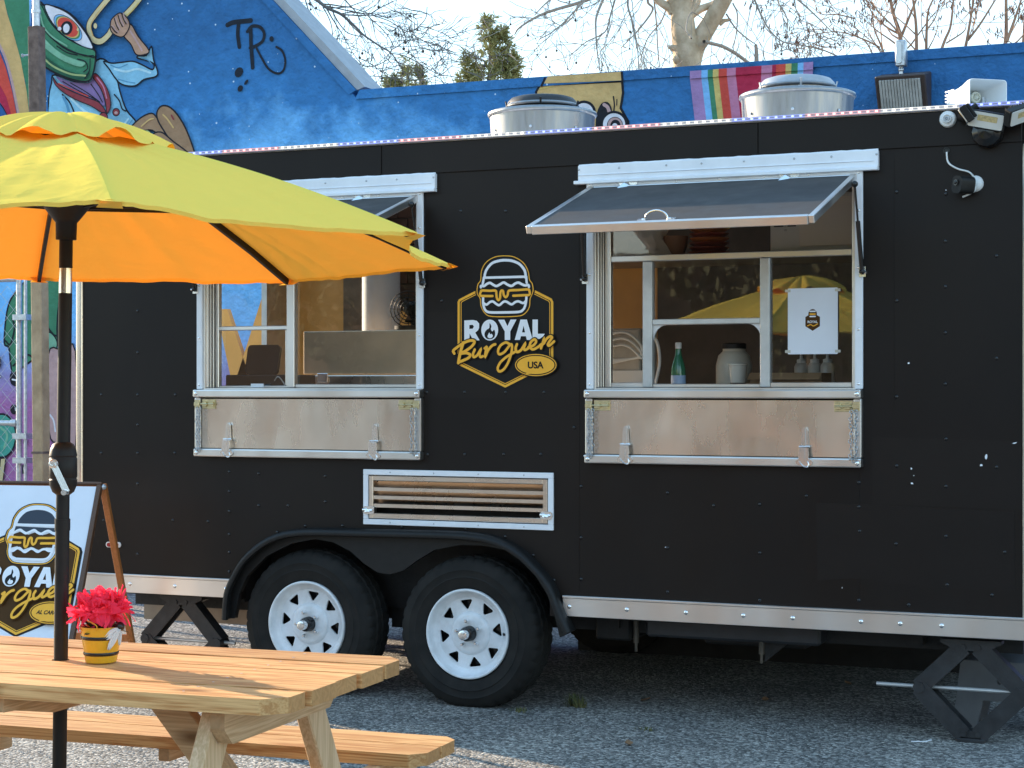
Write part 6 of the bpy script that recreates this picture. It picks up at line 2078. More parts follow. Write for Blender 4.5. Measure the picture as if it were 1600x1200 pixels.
# hub, runner, ribs and struts
APEX = onax(zU(178) - .035)
HUBZ = APEX - axis * .03
RUN = onax(zU(345))
corner = []
for k in range(8):
    t = R_(-71.53 + 45 * k)
    corner.append(C0_ + (aU * math.cos(t) + bU * math.sin(t)) * RU)
mb = MB(); mb.M = Matrix.Translation(RUN) @ axis.to_track_quat('Z', 'Y').to_matrix().to_4x4()
mb.lathe([(.020, -.05), (.027, -.05), (.028, -.005), (.034, .002), (.060, .035), (.078, .052), (.078, .060), (.02, .066)], 28); mb.build("runner", M['black_plastic'], ub, smooth=40)
mb = MB(); mb.M = Matrix.Translation(HUBZ) @ axis.to_track_quat('Z', 'Y').to_matrix().to_4x4()
mb.lathe([(.02, -.04), (.05, -.04), (.052, -.015), (.03, .0), (.0, .0)], 24); mb.build("hub", M['black_plastic'], ub, smooth=40)


def can(k, s, t):                         # a point of the canopy: panel k, s from the top outward, t across
    A, B = corner[k % 8], corner[(k + 1) % 8]
    e_ = A.lerp(B, t)
    ctr = C0_
    pull = 1 - .075 * 4 * t * (1 - t) * s ** 3 * .8
    rim = ctr + (e_ - ctr) * pull
    p = APEX.lerp(rim, s)
    p = p + nU * (.030 * 4 * s * (1 - s) * (1 - .55 * 4 * t * (1 - t))) - nU * (.016 * 4 * t * (1 - t) * s * (1 - .5 * s))
    w = mnoise.noise(V((k * 7.1 + t * 5.0, s * 2.2, 3.0))) * .007 + mnoise.noise(V((k * 3.7 + t * 14.0 + s * 3, s * 3.0, 9.0))) * .003
    ph = k * 1.7
    w += .0016 * math.sin(t * 34 + 2.5 * mnoise.noise(V((s * 3, t * 3, ph))) + ph) * (.4 + .6 * mnoise.noise(V((t * 4, s * 2, ph + 4)))) * s
    for (ct, cs) in ((0.0, 1.0), (1.0, 1.0)):      # creases running out of the rim corners
        ang = math.atan2((t - ct) * (1 if ct == 0 else -1) * .8, max(.02, cs - s + .05)); dd = math.hypot((t - ct) * .8, cs - s)
        w += .0030 * math.sin(ang * 17 + ph * 3) * math.exp(-dd * 3.2)
    return p + nU * (w * min(1, 6 * t * (1 - t) + .05) * min(1, s * 3))


mb = MB()
NS, NT = 30, 44
for k in range(8):
    vs, fs = [], []
    for i in range(NS + 1):
        s = .16 + .84 * i / NS
        for j in range(NT + 1):
            vs.append(can(k, s, j / NT))
    for j in range(NT + 1):               # the hem, turned down
        p = can(k, 1.0, j / NT)
        vs.append(p - nU * .009 - (p - C0_).normalized() * .002)
    for i in range(NS + 1):
        for j in range(NT):
            a = i * (NT + 1) + j
            fs.append((a, a + 1, a + NT + 2, a + NT + 1))
    mb.add(vs, fs)
cn = mb.build("canopy", M['umbrella'], ub, smooth=22)
mb = MB()
for k in range(8):
    vs, fs = [], []
    N1, N2 = 8, 16
    for i in range(N1 + 1):
        s = i / N1
        for j in range(N2 + 1):
            t = j / N2
            q = can(k, .262 * (1 + .10 * math.sin(math.pi * t)), t)
            lift = .005 + .044 * math.sin(math.pi * t) ** 4 * (1 if k % 2 == 0 else .8) + .008 * mnoise.noise(V((k * 5 + t * 6, 2, 1)))
            top = APEX + nU * .036
            p = top.lerp(q + nU * lift, s) + nU * .018 * 4 * s * (1 - s)
            vs.append(p)
    for i in range(N1):
        for j in range(N2):
            a = i * (N2 + 1) + j
            fs.append((a, a + 1, a + N2 + 2, a + N2 + 1))
    mb.add(vs, fs)
mb.build("vent_cap", M['umbrella'], ub, smooth=40)
for k in range(8):
    pts = [HUBZ] + [can(k, s, 0.0) - nU * .012 for s in (.2, .4, .6, .8, .985)]
    mb = MB()
    for a, b in zip(pts[:-1], pts[1:]):
        mb.bar(a, b, .011, .018, tuple(nU))
    rb = mb.build("rib", M['black_plastic'], ub)
    mb = MB(); m_ = can(k, .52, 0.0) - nU * .022
    mb.bar(RUN + axis * .03 + (m_ - RUN).normalized() * .05, m_, .009, .014, tuple(nU)); mb.build("strut", M['black_plastic'], rb)
    # cloth pocket on the rib's end
    cc = corner[k]; od = (cc - C0_).normalized(); td = nU.cross(od)
    mb = MB(); mb.add([cc + td * .035 - od * .02 + nU * .002, cc - td * .035 - od * .02 + nU * .002, cc - td * .02 + od * .012 - nU * .006, cc + td * .02 + od * .012 - nU * .006, cc - td * .028 - od * .025 - nU * .016, cc + td * .028 - od * .025 - nU * .016],
                      [(0, 1, 2, 3), (3, 2, 4, 5)]); mb.build("rib_pocket", M['umbrella'], cn)

# ------------------------------------------------------------------ flower bucket
fp = on_z(158, 1034, TT + .001)
pot = thing("flower_bucket", "small yellow bucket with black bands, a bee ornament and pink silk flowers on the table", "flower pot", fp)
mb = MB(); prof_ = [(0, .001), (.040, .001), (.041, .003), (.0545, .092), (.0565, .0925), (.0565, .0945), (.054, .095), (.052, .09), (.045, .03), (0, .028)]
mb.lathe(prof_, 40); mb.build("bucket", M['pot_yellow'], pot, smooth=40, local=True)
for z in (.024, .066):
    r = .041 + (.0545 - .041) * (z - .003) / .089
    mb = MB(); mb.lathe([(r + .0002, z - .0045), (r + .0016, z - .003), (r + .0020, z + .003), (r + .0010, z + .0045)], 40); mb.build("band", M['black_gloss'], pot, smooth=180, local=True)
to_cam = (CAM - fp); to_cam.z = 0; to_cam.normalize()
side = V((to_cam.y, -to_cam.x, 0))
if side.dot(RT) < 0: side = -side
mb = MB(); H0 = -side * .055 + V((0, 0, .094)); H1 = to_cam * .054 * .95 - side * .012 + V((0, 0, .088))
mb.tube(curve([H0, H0 + V((0, 0, .014)) + side * .012 + to_cam * .015, H0.lerp(H1, .5) + V((0, 0, .022)) + to_cam * .016, H1 + V((0, 0, .014)) + to_cam * .006, H1 + to_cam * .004], 5), .0013, 6); mb.build("handle", M['pot_yellow'], pot, smooth=180, local=True)
bd = (to_cam * .55 + side * .83).normalized(); bt = V((-bd.y, bd.x, 0))
if bt.dot(RT) < 0: bt = -bt
bc = bd * .058 + V((0, 0, .096)) + to_cam * .006
mb = MB(); mb.ball(bc, .0125, 16, 10); mb.build("bee_head", mat("dark_brown_bead", (.020, .012, .010), .3), pot, smooth=180, local=True)
for (dx_, dz_, L_, w_, out) in ((-.9, -.62, .046, .022, .004), (-.55, -.95, .060, .017, .006), (-.05, -1.0, .042, .011, .002)):
    wd = (side * dx_ * .9 + V((0, 0, dz_))).normalized(); wn_ = to_cam; ws = wd.cross(wn_).normalized()
    vs, fs = [], []
    NA, NB = 8, 10
    for i in range(NA + 1):
        s = i / NA
        wdt = w_ * (math.sin(math.pi * min(.98, s * .85 + .08)) ** .7)
        for j in range(NB + 1):
            t = j / NB * 2 - 1
            vs.append(bc + to_cam * (.010 + out) + wd * (.006 + L_ * s) + ws * (wdt * .5 * t) + to_cam * (.0016 * math.cos(t * math.pi * 3.0) - .003 * s))
    for i in range(NA):
        for j in range(NB):
            a = i * (NB + 1) + j; fs.append((a, a + 1, a + NB + 2, a + NB + 1))
    mb = MB(); mb.add(vs, fs); o = mb.build("bee_wing", M['white_plastic'], pot, smooth=180, local=True)
    sm = o.modifiers.new("thickness", 'SOLIDIFY'); sm.thickness = .0015
# flowers
M['petal'] = cloth_mat("pink_petal_silk", (0.64, 0.050, 0.105), (0.40, 0.03, 0.06))
mb = MB()
rf = random.Random(21)


def petal(mb, c, d, up, L, w):
    d = d.normalized(); sd = d.cross(up).normalized(); n = sd.cross(d).normalized()
    vs, fs = [], []
    NA, NB = 5, 4
    cu = rf.uniform(-.9, .5); ru = rf.uniform(.1, .35); ph = rf.uniform(0, 6)
    for i in range(NA + 1):
        s = i / NA
        ww = w * (.35 + .65 * math.sin(math.pi * min(1, .12 + .75 * s))) * (1 if s < .95 else .8)
        for j in range(NB + 1):
            t = j / NB * 2 - 1
            vs.append(c + d * (L * s * (1 - .08 * abs(t))) + sd * (ww * .5 * t) + n * (cu * L * .5 * s * s + ru * w * .5 * t * t + .1 * w * math.sin(t * 5 + ph) * s))
    for i in range(NA):
        for j in range(NB):
            a = i * (NB + 1) + j; fs.append((a, a + 1, a + NB + 2, a + NB + 1))
    mb.add(vs, fs)


heads = [((0, 0, .165), (0, 0, 1)), ((-.038, .01, .148), (-.7, 0, .7)), ((.034, .012, .152), (.7, 0, .75)), ((.0, -.036, .145), (0, -.8, .6)), ((.0, .038, .147), (0, .8, .6)), ((-.024, -.03, .135), (-.7, -.6, .2)), ((.028, -.026, .136), (.7, -.5, .2)), ((-.052, .0, .130), (-1, -.1, .1)), ((.048, .0, .140), (1, .0, .35))]
for c, nrm in heads:
    c = side * c[0] - to_cam * c[1] + V((0, 0, c[2])); nn = (side * nrm[0] - to_cam * nrm[1] + UP * nrm[2]).normalized()
    o1 = nn.orthogonal().normalized(); o2 = nn.cross(o1)
    for ring_, (cnt, el, L_, w_) in enumerate(((5, 65, .026, .016), (7, 38, .034, .022), (9, 8, .040, .025), (7, -20, .038, .024))):
        for q in range(cnt):
            a = 2 * math.pi * (q + rf.uniform(-.3, .3)) / cnt + ring_ * .4
            ee = R_(el + rf.uniform(-14, 14))
            dd = (o1 * math.cos(a) + o2 * math.sin(a)) * math.cos(ee) + nn * math.sin(ee)
            petal(mb, c + dd * .004, dd, nn if abs(dd.dot(nn)) < .95 else o1, L_ * rf.uniform(.8, 1.35) * (1.15 if nrm[2] < .4 else 1), w_ * rf.uniform(.55, 1.15) * (.75 if nrm[2] < .4 else 1))
tag(mb.build("petals", M['petal'], pot, smooth=180, local=True), kind='stuff')
mb = MB()
for q in range(26):
    a = rf.uniform(0, 6.28); dd = V((math.cos(a), math.sin(a), rf.uniform(.2, 1.2)))
    petal(mb, V((0, 0, .075)) + dd * .01, dd, UP if abs(dd.normalized().z) < .9 else RT, rf.uniform(.04, .06), .018)
mb.ball((0, 0, .07), .045, 12, 6, sc=(1, 1, .4))
tag(mb.build("leaves", M['leaf_dark'], pot, smooth=180, local=True), kind='stuff')

# ------------------------------------------------------------------ trees beyond the wall
def bark_mat(name, c1, c2, scale=3.0):
    return mat(name, c1, .85, col2=c2, var=.1, vscale=scale, bump=.4, bscale=20, bdist=.03, detail=7)


M['bark'] = bark_mat("mottled_plane_bark", (0.34, 0.25, 0.15), (0.64, 0.51, 0.36), 5.5)
M['twig'] = mat("grey_brown_twigs", (0.30, 0.25, 0.20), .8, var=.25, vscale=3)
M['twig_dark'] = mat("dark_twigs", (0.15, 0.125, 0.105), .8, var=.25, vscale=3)
M['twig_red'] = mat("red_brown_twigs", (0.32, 0.19, 0.12), .8, var=.25, vscale=3)
M['seed'] = mat("seed_balls", (0.07, 0.05, 0.035), .9)
M['catkin'] = mat("rusty_catkins", (0.15, 0.07, 0.04), .8, var=.3, vscale=6)
rt = random.Random(5)


def grow(mb, tips, p, d, L, r, lev, P):
    n = max(3, int(L / P['step'][lev]))
    st = L / n
    pts, rads = [p.copy()], [r]
    d = d.normalized()
    kids = []
    for i in range(n):
        d = (d + V((rt.gauss(0, 1), rt.gauss(0, 1), rt.gauss(0, 1))) * P['wig'] + V((0, 0, P['lift'][lev]))).normalized()
        p = p + d * st
        pts.append(p.copy()); rads.append(max(P['rmin'], r * (1 - (1 - P['taper']) * (i + 1) / n)))
        if lev < P['max'] and i >= 1:
            if rt.random() < P['kid'][lev] * st:
                kids.append((p.copy(), d.copy(), rads[-1], 1 - i / n))
    mb.tube(pts, rads, 3 if rads[0] < .02 else 5, cap=False)
    tips.append((p.copy(), d.copy()))
    for q, dd, rr, rem in kids:
        s = dd.orthogonal().normalized(); s = Matrix.Rotation(rt.uniform(0, 6.28), 3, dd) @ s
        a = R_(rt.uniform(*P['ang']))
        grow(mb, tips, q, dd * math.cos(a) + s * math.sin(a), L * rt.uniform(.35, .7) * (.5 + .5 * rem), max(P['rmin'], rr * .6), lev + 1, P)


def px3(pts, z0, dz=0.0):
    out = []
    for i, p in enumerate(pts):
        out.append(at_depth(p[0], p[1], z0 + dz * i))
    return out


def guided(mb, tips, pts, r0, r1, P, dens, Lk, sides=6, droop=0.0, skip=0.0, samp=5):
    c = curve(pts, samp)
    n = len(c)
    rads = [r0 + (r1 - r0) * i / (n - 1) for i in range(n)]
    mb.tube(c, rads, sides, cap=False)
    for i in range(1, n):
        seg = (c[i] - c[i - 1])
        if i / n < skip: continue
        cnt = dens * seg.length
        k = int(cnt) + (1 if rt.random() < cnt - int(cnt) else 0)
        for _ in range(k):
            d = seg.normalized(); s = d.orthogonal().normalized(); s = Matrix.Rotation(rt.uniform(0, 6.28), 3, d) @ s
            a = R_(rt.uniform(*P['ang']))
            grow(mb, tips, c[i - 1].lerp(c[i], rt.random()), d * math.cos(a) + s * math.sin(a) + V((0, 0, droop)), Lk * rt.uniform(.5, 1.3), max(P['rmin'], rads[i] * .5), 0, P)


def balls(tips, n, r, name, par, m, hang=.12, every=None):
    mb = MB()
    for p, d in rt.sample(tips, min(n, len(tips))):
        q = p - UP * rt.uniform(.3, 1) * hang
        mb.tube([p, q], .003, 3, cap=False)
        mb.ball(q, r * rt.uniform(.8, 1.2), 6, 4)
    tag(mb.build(name, m, par), kind='stuff')


PS = dict(step=(.11, .08, .06), wig=.17, lift=(-.03, -.02, .02), rmin=.0036, taper=.35, max=2, kid=(6.5, 7.0, 0), ang=(25, 65))
# plane tree in the middle
DT = 19.0
tg = at_depth(1074, 120, DT)
pt = thing("plane_tree", "leafless plane tree with a pale mottled forked trunk behind the wall, centre right", "tree", (tg.x, tg.y, 0))
mb = MB()
base = V((tg.x, tg.y, 0))
stem = [base, base.lerp(tg, .5), at_depth(1073, 112, DT), at_depth(1069, 60, DT), at_depth(1066, 25, DT), at_depth(1066, -20, DT), at_depth(1072, -90, DT), at_depth(1060, -220, DT)]
mb.tube(curve(stem, 5), [.165 - .075 * i / 35 for i in range(36)], 14)
limb = [at_depth(1078, 108, DT + .1), at_depth(1088, 72, DT + .05), at_depth(1107, 40, DT), at_depth(1131, -2, DT - .1), at_depth(1160, -60, DT - .2), at_depth(1190, -140, DT - .3)]
c = curve(limb, 5); mb.tube(c, [.105 - .03 * i / (len(c) - 1) for i in range(len(c))], 12)
for pts, r0, r1 in (([(1064, 30), (1054, 5), (1040, -30), (1010, -90)], .085, .05), ([(1072, 32), (1085, 10), (1092, -12), (1110, -60)], .06, .04), ([(1074, 28), (1095, 14), (1118, 4), (1140, -18)], .045, .03), ([(1051, 20), (1045, 12), (1030, 2), (1018, -12)], .05, .035)):
    c = curve(px3(pts, DT), 5); mb.tube(c, [r0 + (r1 - r0) * i / (len(c) - 1) for i in range(len(c))], 9)
mb.tube(px3([(1060, 92), (1052, 96)], DT - .1), [.06, .03], 8); mb.tube(px3([(1060, 76), (1049, 74), (1044, 75)], DT - .05), [.04, .03, .01], 7)
mb.tube(px3([(1124, 37), (1132, 32), (1142, 31)], DT), [.035, .022, .015], 7)
mb.build("trunk", M['bark'], pt, smooth=60)
mb = MB(); tips = []
G = [([(1010, -60), (960, -22), (917, 0), (865, 16), (839, 26), (812, 43), (804, 54)], .05, .008), ([(960, -40), (942, 0), (932, 26), (931, 47), (933, 79), (938, 114)], .035, .007),
     ([(1000, -50), (981, 0), (989, 37), (996, 75), (998, 110)], .03, .006), ([(1030, -40), (1012, 0), (1020, 15), (1000, 44), (985, 60), (970, 75)], .03, .006), ([(1022, 0), (1026, 40), (1028, 80), (1032, 112)], .02, .006),
     ([(1145, 5), (1152, 22), (1150, 55), (1144, 75)], .018, .006), ([(1135, 22), (1150, 45), (1170, 62), (1182, 70)], .018, .006), ([(1175, -10), (1190, 25), (1205, 50), (1225, 66), (1260, 72), (1290, 80)], .025, .006),
     ([(1180, -40), (1240, -5), (1275, 25), (1300, 50)], .025, .006), ([(900, -40), (870, -10), (850, 8), (835, 24)], .025, .006), ([(920, -5), (900, 15), (880, 36), (860, 52), (845, 60)], .02, .006),
     ([(1100, 65), (1112, 68), (1130, 73), (1150, 84), (1165, 95), (1176, 103)], .032, .026), ([(975, -50), (955, 20), (945, 50), (915, 66), (890, 88)], .022, .006), ([(1182, 104), (1182, 85), (1181, 70)], .04, .026),
     ([(1080, 60), (1072, 45), (1080, 20), (1100, 30)], .02, .006), ([(1050, -20), (1035, 30), (1012, 60), (1000, 95)], .02, .006), ([(1210, -50), (1215, 0), (1230, 30), (1228, 60)], .02, .006)]
for pts, r0, r1 in G:
    guided(mb, tips, px3(pts, DT - .6 + rt.uniform(-.8, .8), rt.uniform(-.15, .15)), r0 * (.7 if r1 > .02 else .5), r1 * (.7 if r1 > .02 else .8), PS, 0.2 if r1 > .02 else 6.0, .72, droop=-.25)
for pts, r0, r1 in (([(1060, -215), (1045, -330), (1062, -470), (1040, -640)], .085, .012), ([(1188, -135), (1230, -260), (1262, -400), (1330, -560)], .07, .010), ([(1012, -88), (960, -190), (900, -300), (850, -430)], .05, .008),
                    ([(1108, -58), (1150, -190), (1140, -330), (1190, -450)], .04, .008), ([(1045, -330), (960, -420), (880, -520)], .04, .008), ([(1240, -300), (1330, -340), (1440, -430)], .035, .008), ([(960, -190), (860, -200), (760, -260)], .035, .008), ([(1062, -440), (1130, -540), (1160, -660)], .035, .008)):
    guided(mb, tips, px3(pts, DT, rt.uniform(-.2, .2)), r0, r1, PS, 2.6, 1.1, sides=7, droop=0.1)
tag(mb.build("twigs", M['twig'], pt), kind='stuff')
balls(tips, 130, .013, "seed_balls", pt, M['seed'])
# leafless tree at the gable
tg = at_depth(330, 300, 17.0)
lt = thing("leafless_tree", "leafless tree with dark arching twigs over the sloping gable edge, upper left", "tree", (tg.x, tg.y, 0))
mb = MB(); tips = []
zt_ = at_depth(330, -250, 17)
mb.tube(curve([V((tg.x, tg.y, 0)), V((tg.x, tg.y, 3)), zt_], 5), [.22 - .1 * i / 10 for i in range(11)], 10)
mb.build("trunk", M['twig_dark'], lt, smooth=60)
mb = MB()
DL = 15.0
zz = lambda pts: [(430 + x / 5.517, y / 5.517) for x, y in pts]
G = [(zz([(-350, -900), (100, -200), (360, 0), (450, 70), (570, 125), (690, 230), (760, 300), (890, 390), (1000, 460), (1090, 590)]), .06, .007), (zz([(570, 125), (660, 130), (790, 130), (900, 70), (1020, 10)]), .02, .006),
     (zz([(350, 380), (470, 440), (560, 460), (680, 510), (740, 560), (850, 570), (960, 520), (1000, 480)]), .018, .005), (zz([(560, -60), (620, 20), (700, 110), (750, 220), (780, 300)]), .02, .006),
     (zz([(800, 140), (900, 230), (980, 320), (1020, 400)]), .014, .005), (zz([(100, -100), (190, 0), (240, 90), (300, 190), (330, 250)]), .022, .006), (zz([(410, 60), (460, 150), (490, 250), (495, 420)]), .016, .005),
     (zz([(470, 40), (520, 150), (580, 240), (640, 290), (760, 320)]), .018, .006), (zz([(1000, 460), (1110, 480), (1230, 540), (1330, 600), (1430, 640), (1530, 560)]), .013, .005), (zz([(830, 130), (980, 180), (1060, 230), (1170, 270), (1290, 170), (1310, 60)]), .013, .005),
     (zz([(1170, 290), (1290, 360), (1400, 440), (1530, 460)]), .011, .005), (zz([(1060, 350), (1250, 330), (1330, 240), (1420, 210)]), .011, .005), (zz([(700, 650), (900, 660), (1240, 690), (1420, 650), (1590, 670)]), .010, .005), (zz([(260, 0), (300, 120), (360, 200), (420, 330)]), .016, .005)]
PL = dict(PS); PL['rmin'] = .0029; PL['kid'] = (8.5, 8.5, 0); PL['step'] = (.09, .06, .05)
for pts, r0, r1 in G:
    guided(mb, tips, px3(pts, DL + rt.uniform(-.6, .6), rt.uniform(-.06, .06)), r0 * .33, r1 * .7, PL, 10, .5, droop=-.12, skip=.1)
for pts, r0, r1 in (([(330, -240), (340, -420), (300, -620)], .10, .012), ([(330, -250), (430, -330), (540, -460)], .06, .008), ([(330, -240), (240, -330), (150, -470)], .06, .008), ([(335, -300), (460, -270), (560, -170), (620, -60)], .05, .008)):
    guided(mb, tips, px3(pts, 16.4, .1), r0, r1, PL, 3.0, .9, sides=7, droop=0.1)
tag(mb.build("twigs", M['twig_dark'], lt), kind='stuff')
balls(tips, 90, .013, "seed_balls", lt, M['seed'], .08)
# red-brown trees on the right
zr = lambda pts: [(1240 + x / 4.444, y / 4.444) for x, y in pts]
PR = dict(step=(.16, .12, .10), wig=.13, lift=(.02, .01, 0), rmin=.0042, taper=.35, max=2, kid=(6.5, 6.5, 0), ang=(20, 55))
for nm, lab, gl, dep in (("catkin_tree", "thin stemmed tree with rusty catkins behind the wall just above the bronze wall lamp", [([(745, 420), (740, 250), (700, 120), (670, 0), (640, -90)], .045, .02), ([(745, 260), (790, 150), (850, 0), (880, -80)], .03, .014), ([(740, 240), (650, 190), (560, 110), (500, 0)], .02, .007),
                                         ([(640, 400), (600, 300), (560, 200), (540, 80), (480, 0)], .02, .007), ([(560, 400), (500, 290), (400, 230), (330, 180)], .015, .006), ([(400, 440), (260, 370), (120, 320), (60, 340)], .015, .006),
                                         ([(600, 330), (480, 270), (300, 220), (100, 250)], .015, .006), ([(430, 130), (300, 100), (200, 100), (150, 40)], .013, .006), ([(640, 420), (590, 340), (540, 260), (500, 180)], .016, .006)], 23.0),
                         ("catkin_tree", "thin stemmed tree with rusty catkins behind the wall at the right edge", [([(855, 420), (850, 180), (830, 0), (820, -80)], .032, .014), ([(920, 400), (925, 180), (940, 60), (1000, -60)], .028, .012), ([(1000, 420), (1050, 280), (1090, 180), (1110, 0), (1120, -80)], .03, .012), ([(1180, 400), (1210, 240), (1250, 0), (1260, -80)], .03, .013),
                                         ([(1210, 280), (1300, 160), (1400, 0), (1440, -60)], .022, .009), ([(1450, 420), (1475, 250), (1475, 0), (1480, -80)], .04, .02), ([(1480, 290), (1530, 150), (1560, 60), (1590, -30)], .03, .014), ([(1590, 380), (1600, 200), (1610, 0)], .03, .014),
                                         ([(1060, 300), (1180, 220), (1200, 160)], .014, .007), ([(930, 200), (980, 130), (1020, 20)], .014, .007)], 22.0)):
    g0 = at_depth(*zr(gl[0][0])[0], dep)
    t = thing(nm, lab, "tree", (g0.x, g0.y, 0), 0, "catkin trees behind the wall")
    mb = MB(); tips = []
    mb.tube([V((g0.x, g0.y, 0)), g0], [.07, .05], 8)
    mb.build("trunk", M['twig_red'], t, smooth=60)
    mb = MB()
    for pts, r0, r1 in gl:
        P3 = px3(zr(pts), dep + rt.uniform(-.7, .7))
        guided(mb, tips, P3, r0 * .75, r1 * .75, PR, 5.0, .75, droop=0.0)
    tag(mb.build("twigs", M['twig_red'], t), kind='stuff')
    mb = MB()
    for p, d in tips:
        for _ in range(2 if rt.random() < .6 else 1):
            q = p + V((rt.uniform(-.05, .05), rt.uniform(-.05, .05), rt.uniform(-.02, .04)))
            mb.tube([q, q + V((rt.uniform(-.02, .02), 0, -.035)), q + V((rt.uniform(-.03, .03), 0, -.07))], [.004, .009, .004], 4)
    tag(mb.build("catkins", M['catkin'], t), kind='stuff')

# two conifers far behind
M['needle'] = mat("conifer_needles", (0.19, 0.20, 0.085), .8, col2=(0.46, 0.42, 0.19), var=.1, vscale=1.2, spec=.2)


def conifer(label, tops, dep):
    g0 = at_depth(*tops[0][0], dep)
    t = thing("conifer", label, "tree", (g0.x, g0.y, 0), 0, "conifers far behind the wall")
    mb = MB(); mb.tube([V((g0.x, g0.y, 0)), g0 - UP * .2], [.28, .04], 8)
    mb.build("trunk", M['twig_dark'], t)
    mb = MB()
    for (u, v), wid, low in tops:
        tp = at_depth(u, v, dep)
        hgt = (low - v) * dep / FPX
        N = int(34 * hgt)
        for _ in range(N):
            f_ = rt.random() ** .8
            z = tp.z - f_ * hgt
            a = rt.uniform(0, 6.28)
            rr = wid * dep / FPX * (.06 + .94 * f_ ** .75) * (.45 + .55 * rt.random() ** .5) * (.7 + .5 * mnoise.noise(V((z * 2.1 + u, a, 0))) + .2)
            c = V((tp.x + rr * math.cos(a), tp.y + rr * math.sin(a), z + .12 * rr))
            axis_ = V((math.cos(a), math.sin(a), .7)).normalized()
            for _k in range(30):
                d = (axis_ * .7 + V((rt.gauss(0, .75), rt.gauss(0, .75), rt.gauss(0, .75)))).normalized()
                s = d.orthogonal().normalized(); s = Matrix.Rotation(rt.uniform(0, 6.28), 3, d) @ s
                L_ = rt.uniform(.10, .24); w = rt.uniform(.012, .026)
                p0 = c + d * .03 + axis_ * rt.uniform(-.12, .12)
                mb.add([p0 - s * w * .5, p0 + s * w * .5, p0 + d * L_ * .6 + s * w, p0 + d * L_, p0 + d * L_ * .6 - s * w], [(0, 1, 2, 3, 4)])
    tag(mb.build("crown", M['needle'], t), kind='stuff')


conifer("bushy dark green conifer with a double top behind the wall, the taller of the two", [((766, 28), 48, 190), ((785, 42), 22, 130), ((732, 76), 24, 190), ((805, 84), 10, 190)], 55.0)
conifer("small conifer top peeping over the wall beside the gable, lower of the two", [((637, 92), 32, 200), ((655, 106), 14, 200), ((612, 122), 18, 200)], 55.0)

# ------------------------------------------------------------------ weeds and litter
def weed(u, v, h, n, label):
    p = on_z(u, v, 0)
    t = thing("weed_tuft", label, "weed", p, 0, "weeds in the asphalt")
    mb = MB()
    for _ in range(n):
        a = rt.uniform(0, 6.28); r = rt.random() * .06
        b = V((r * math.cos(a), r * math.sin(a) * .7, 0)); L_ = h * rt.uniform(.4, 1)
        d = V((rt.gauss(0, .45), rt.gauss(0, .45), 1)).normalized(); s = V((-math.sin(a), math.cos(a), 0)) * .0025
        m_ = b + d * L_ * .55; e_ = b + d * L_ + V((d.x, d.y, -.35)) * L_ * .35
        mb.add([b - s, b + s, m_ + s, m_ - s, e_], [(0, 1, 2, 3), (3, 2, 4)])
    tag(mb.build("blades", M['weed'], t, local=True), kind='stuff')


M['weed'] = mat("weed_green", (0.045, 0.065, 0.018), .7, col2=(0.13, 0.12, 0.04), var=.1, vscale=30)
weed(900, 1104, .09, 90, "small green weed tuft just right of the front wheel")
weed(812, 1112, .03, 40, "low sparse weed at the foot of the right tyre")
weed(1010, 1140, .02, 26, "tiny sparse weed on the open asphalt under the right window")
p = on_z(1437, 1158, .004)
t = thing("paper_scrap", "thin white paper scrap lying on the asphalt left of the right jack", "litter", p, .35)
mb = MB(); mb.box((-.035, -.005, -.003), (.03, .006, .0)); mb.bar((.025, .0, -.001), (.05, .012, .004), .008, .003); mb.build("strip", M['white'], t, local=True)
# dry leaves blown under the trailer
lf0 = None
for i, (u, v, rz, lab) in enumerate(((1001, 1095, .4, "small tan dry leaf below the trailer, just left of mid frame"), (1196, 1096, 1.9, "small brown dry leaf under the trailer right of the middle"), (1330, 1070, 2.6, "curled brown dry leaf under the trailer left of the right jack"), (655, 1172, .9, "dry leaf on the shaded asphalt right of the table end"), (985, 1165, 2.2, "dry leaf alone on the open asphalt at the bottom middle"))):
    p = on_z(u, v, .003)
    if lf0 is None:
        lf0 = thing("dry_leaf", lab, "leaf", p, rz, "dry leaves on the asphalt")
        mb = MB(); vs, fs = [], []
        for a_ in range(7):
            s_1 = a_ / 6
            for b_ in (-1, 0, 1):
                vs.append((.045 * s_1, b_ * .018 * math.sin(math.pi * min(.97, s_1 + .03)), .006 * abs(b_) + .012 * s_1 * s_1))
        for a_ in range(6):
            for b_ in range(2):
                q = a_ * 3 + b_; fs.append((q, q + 1, q + 4, q + 3))
        mb.add(vs, fs); mb.build("blade", mat("dry_leaf_brown", (0.20, 0.11, 0.055), .8, var=.3, vscale=60), lf0, local=True, smooth=180)
    else:
        c = copy_tree(lf0); c.location = p; c.rotation_euler = (0, 0, rz); c['label'] = lab
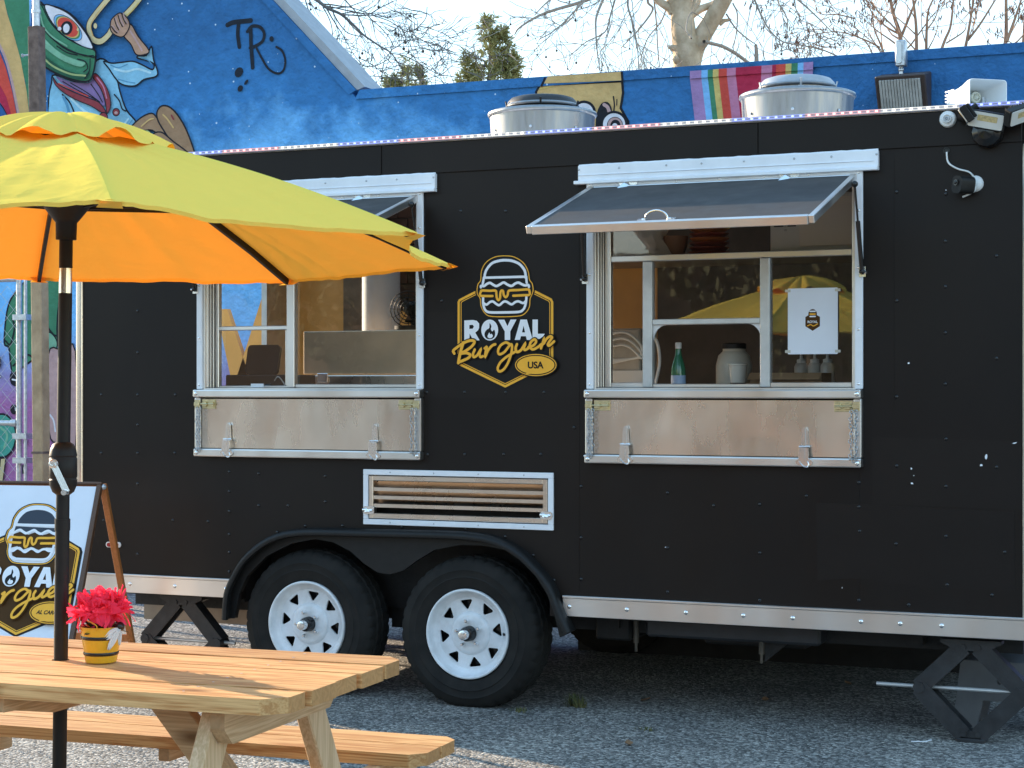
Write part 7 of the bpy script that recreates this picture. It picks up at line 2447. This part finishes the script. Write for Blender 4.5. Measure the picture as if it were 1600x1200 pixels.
# loose stone chips on the asphalt
mb = MB()
rg = random.Random(3)
for _ in range(15000):
    d_ = 5.2 + 6.5 * rg.random() ** 1.3
    u = rg.uniform(-60, 1660)
    p = at_depth(u, 609, d_); x, y = p.x, p.y
    s = rg.uniform(.0025, .0065)
    a = rg.uniform(0, 6.28); ca, sa = math.cos(a) * s, math.sin(a) * s
    k1_, k2_ = rg.uniform(.5, 1), rg.uniform(.3, .8)
    mb.add([(x + ca, y + sa, 0), (x - sa * k1_, y + ca * k1_, 0), (x - ca, y - sa, 0), (x + sa * k1_, y - ca * k1_, 0), (x + ca * .2, y + sa * .2, s * k2_)], [(0, 1, 4), (1, 2, 4), (2, 3, 4), (3, 0, 4)])
tag(mb.build("stone_chips", mat("stone_chips", (0.16, 0.155, 0.15), .85, col2=(0.36, 0.345, 0.32), var=.1, vscale=45, detail=1), None), kind='stuff')

# ------------------------------------------------------------------ across the lot, behind the viewer (seen only mirrored in glass and steel)
ob_ = thing("opposite_building", "long low brown building across the lot, mirrored in the trailer windows", "building", (-6, -31, 0))
mb = MB(); mb.box((-40, -38, 0), (26, -31, 4.2)); mb.build("wall", mat("brown_stucco", (0.17, 0.115, 0.08), .85, var=.15, vscale=.6), ob_)
mb = MB(); mb.box((-40.4, -38.4, 4.202), (26.4, -30.6, 4.5)); mb.build("roof", M['under'], ob_)
for k in range(9):
    x = -36 + k * 7
    mb = MB(); mb.box((x, -30.99, 1.0), (x + 2.6, -30.9, 2.8)); w = mb.build("window", M['frame_wood'], ob_)
    mb = MB(); mb.box((x + .1, -30.9, 1.1), (x + 2.5, -30.88, 2.7)); mb.build("pane", M['black_gloss'], w)
M['far_leaf'] = mat('far_dark_leaves', (0.05, 0.06, 0.03), .8, col2=(0.11, 0.11, 0.055), var=.1, vscale=.8)
for k, (x, h, r) in enumerate(((-19, 7.5, 3), (-9, 8, 3.4), (12, 7, 3))):
    t = thing("street_tree", ("dense tree at the left across the lot", "dense tree in the middle across the lot", "dense tree at the right across the lot")[k], "tree", (x, -27.5, 0), 0, "trees across the lot")
    mb = MB(); mb.tube([(0, 0, 0), (0, 0, h * .5)], [.22, .12], 8); mb.build("trunk", M['twig_dark'], t, local=True)
    mb = MB()
    for _ in range(6500):
        a = rt.uniform(0, 6.28); e_ = rt.uniform(-1, 1); q = rt.random() ** .4 * r
        c = V((q * math.cos(a) * math.sqrt(1 - e_ * e_), q * math.sin(a) * math.sqrt(1 - e_ * e_), h * .6 + q * e_ * .9))
        d = V((rt.gauss(0, 1), rt.gauss(0, 1), rt.gauss(0, 1))).normalized(); s_2 = d.orthogonal().normalized()
        mb.add([c, c + (d + s_2) * .10, c + d * .24, c + (d - s_2) * .10], [(0, 1, 2, 3)])
    tag(mb.build("crown", M['far_leaf'], t, local=True), kind='stuff')
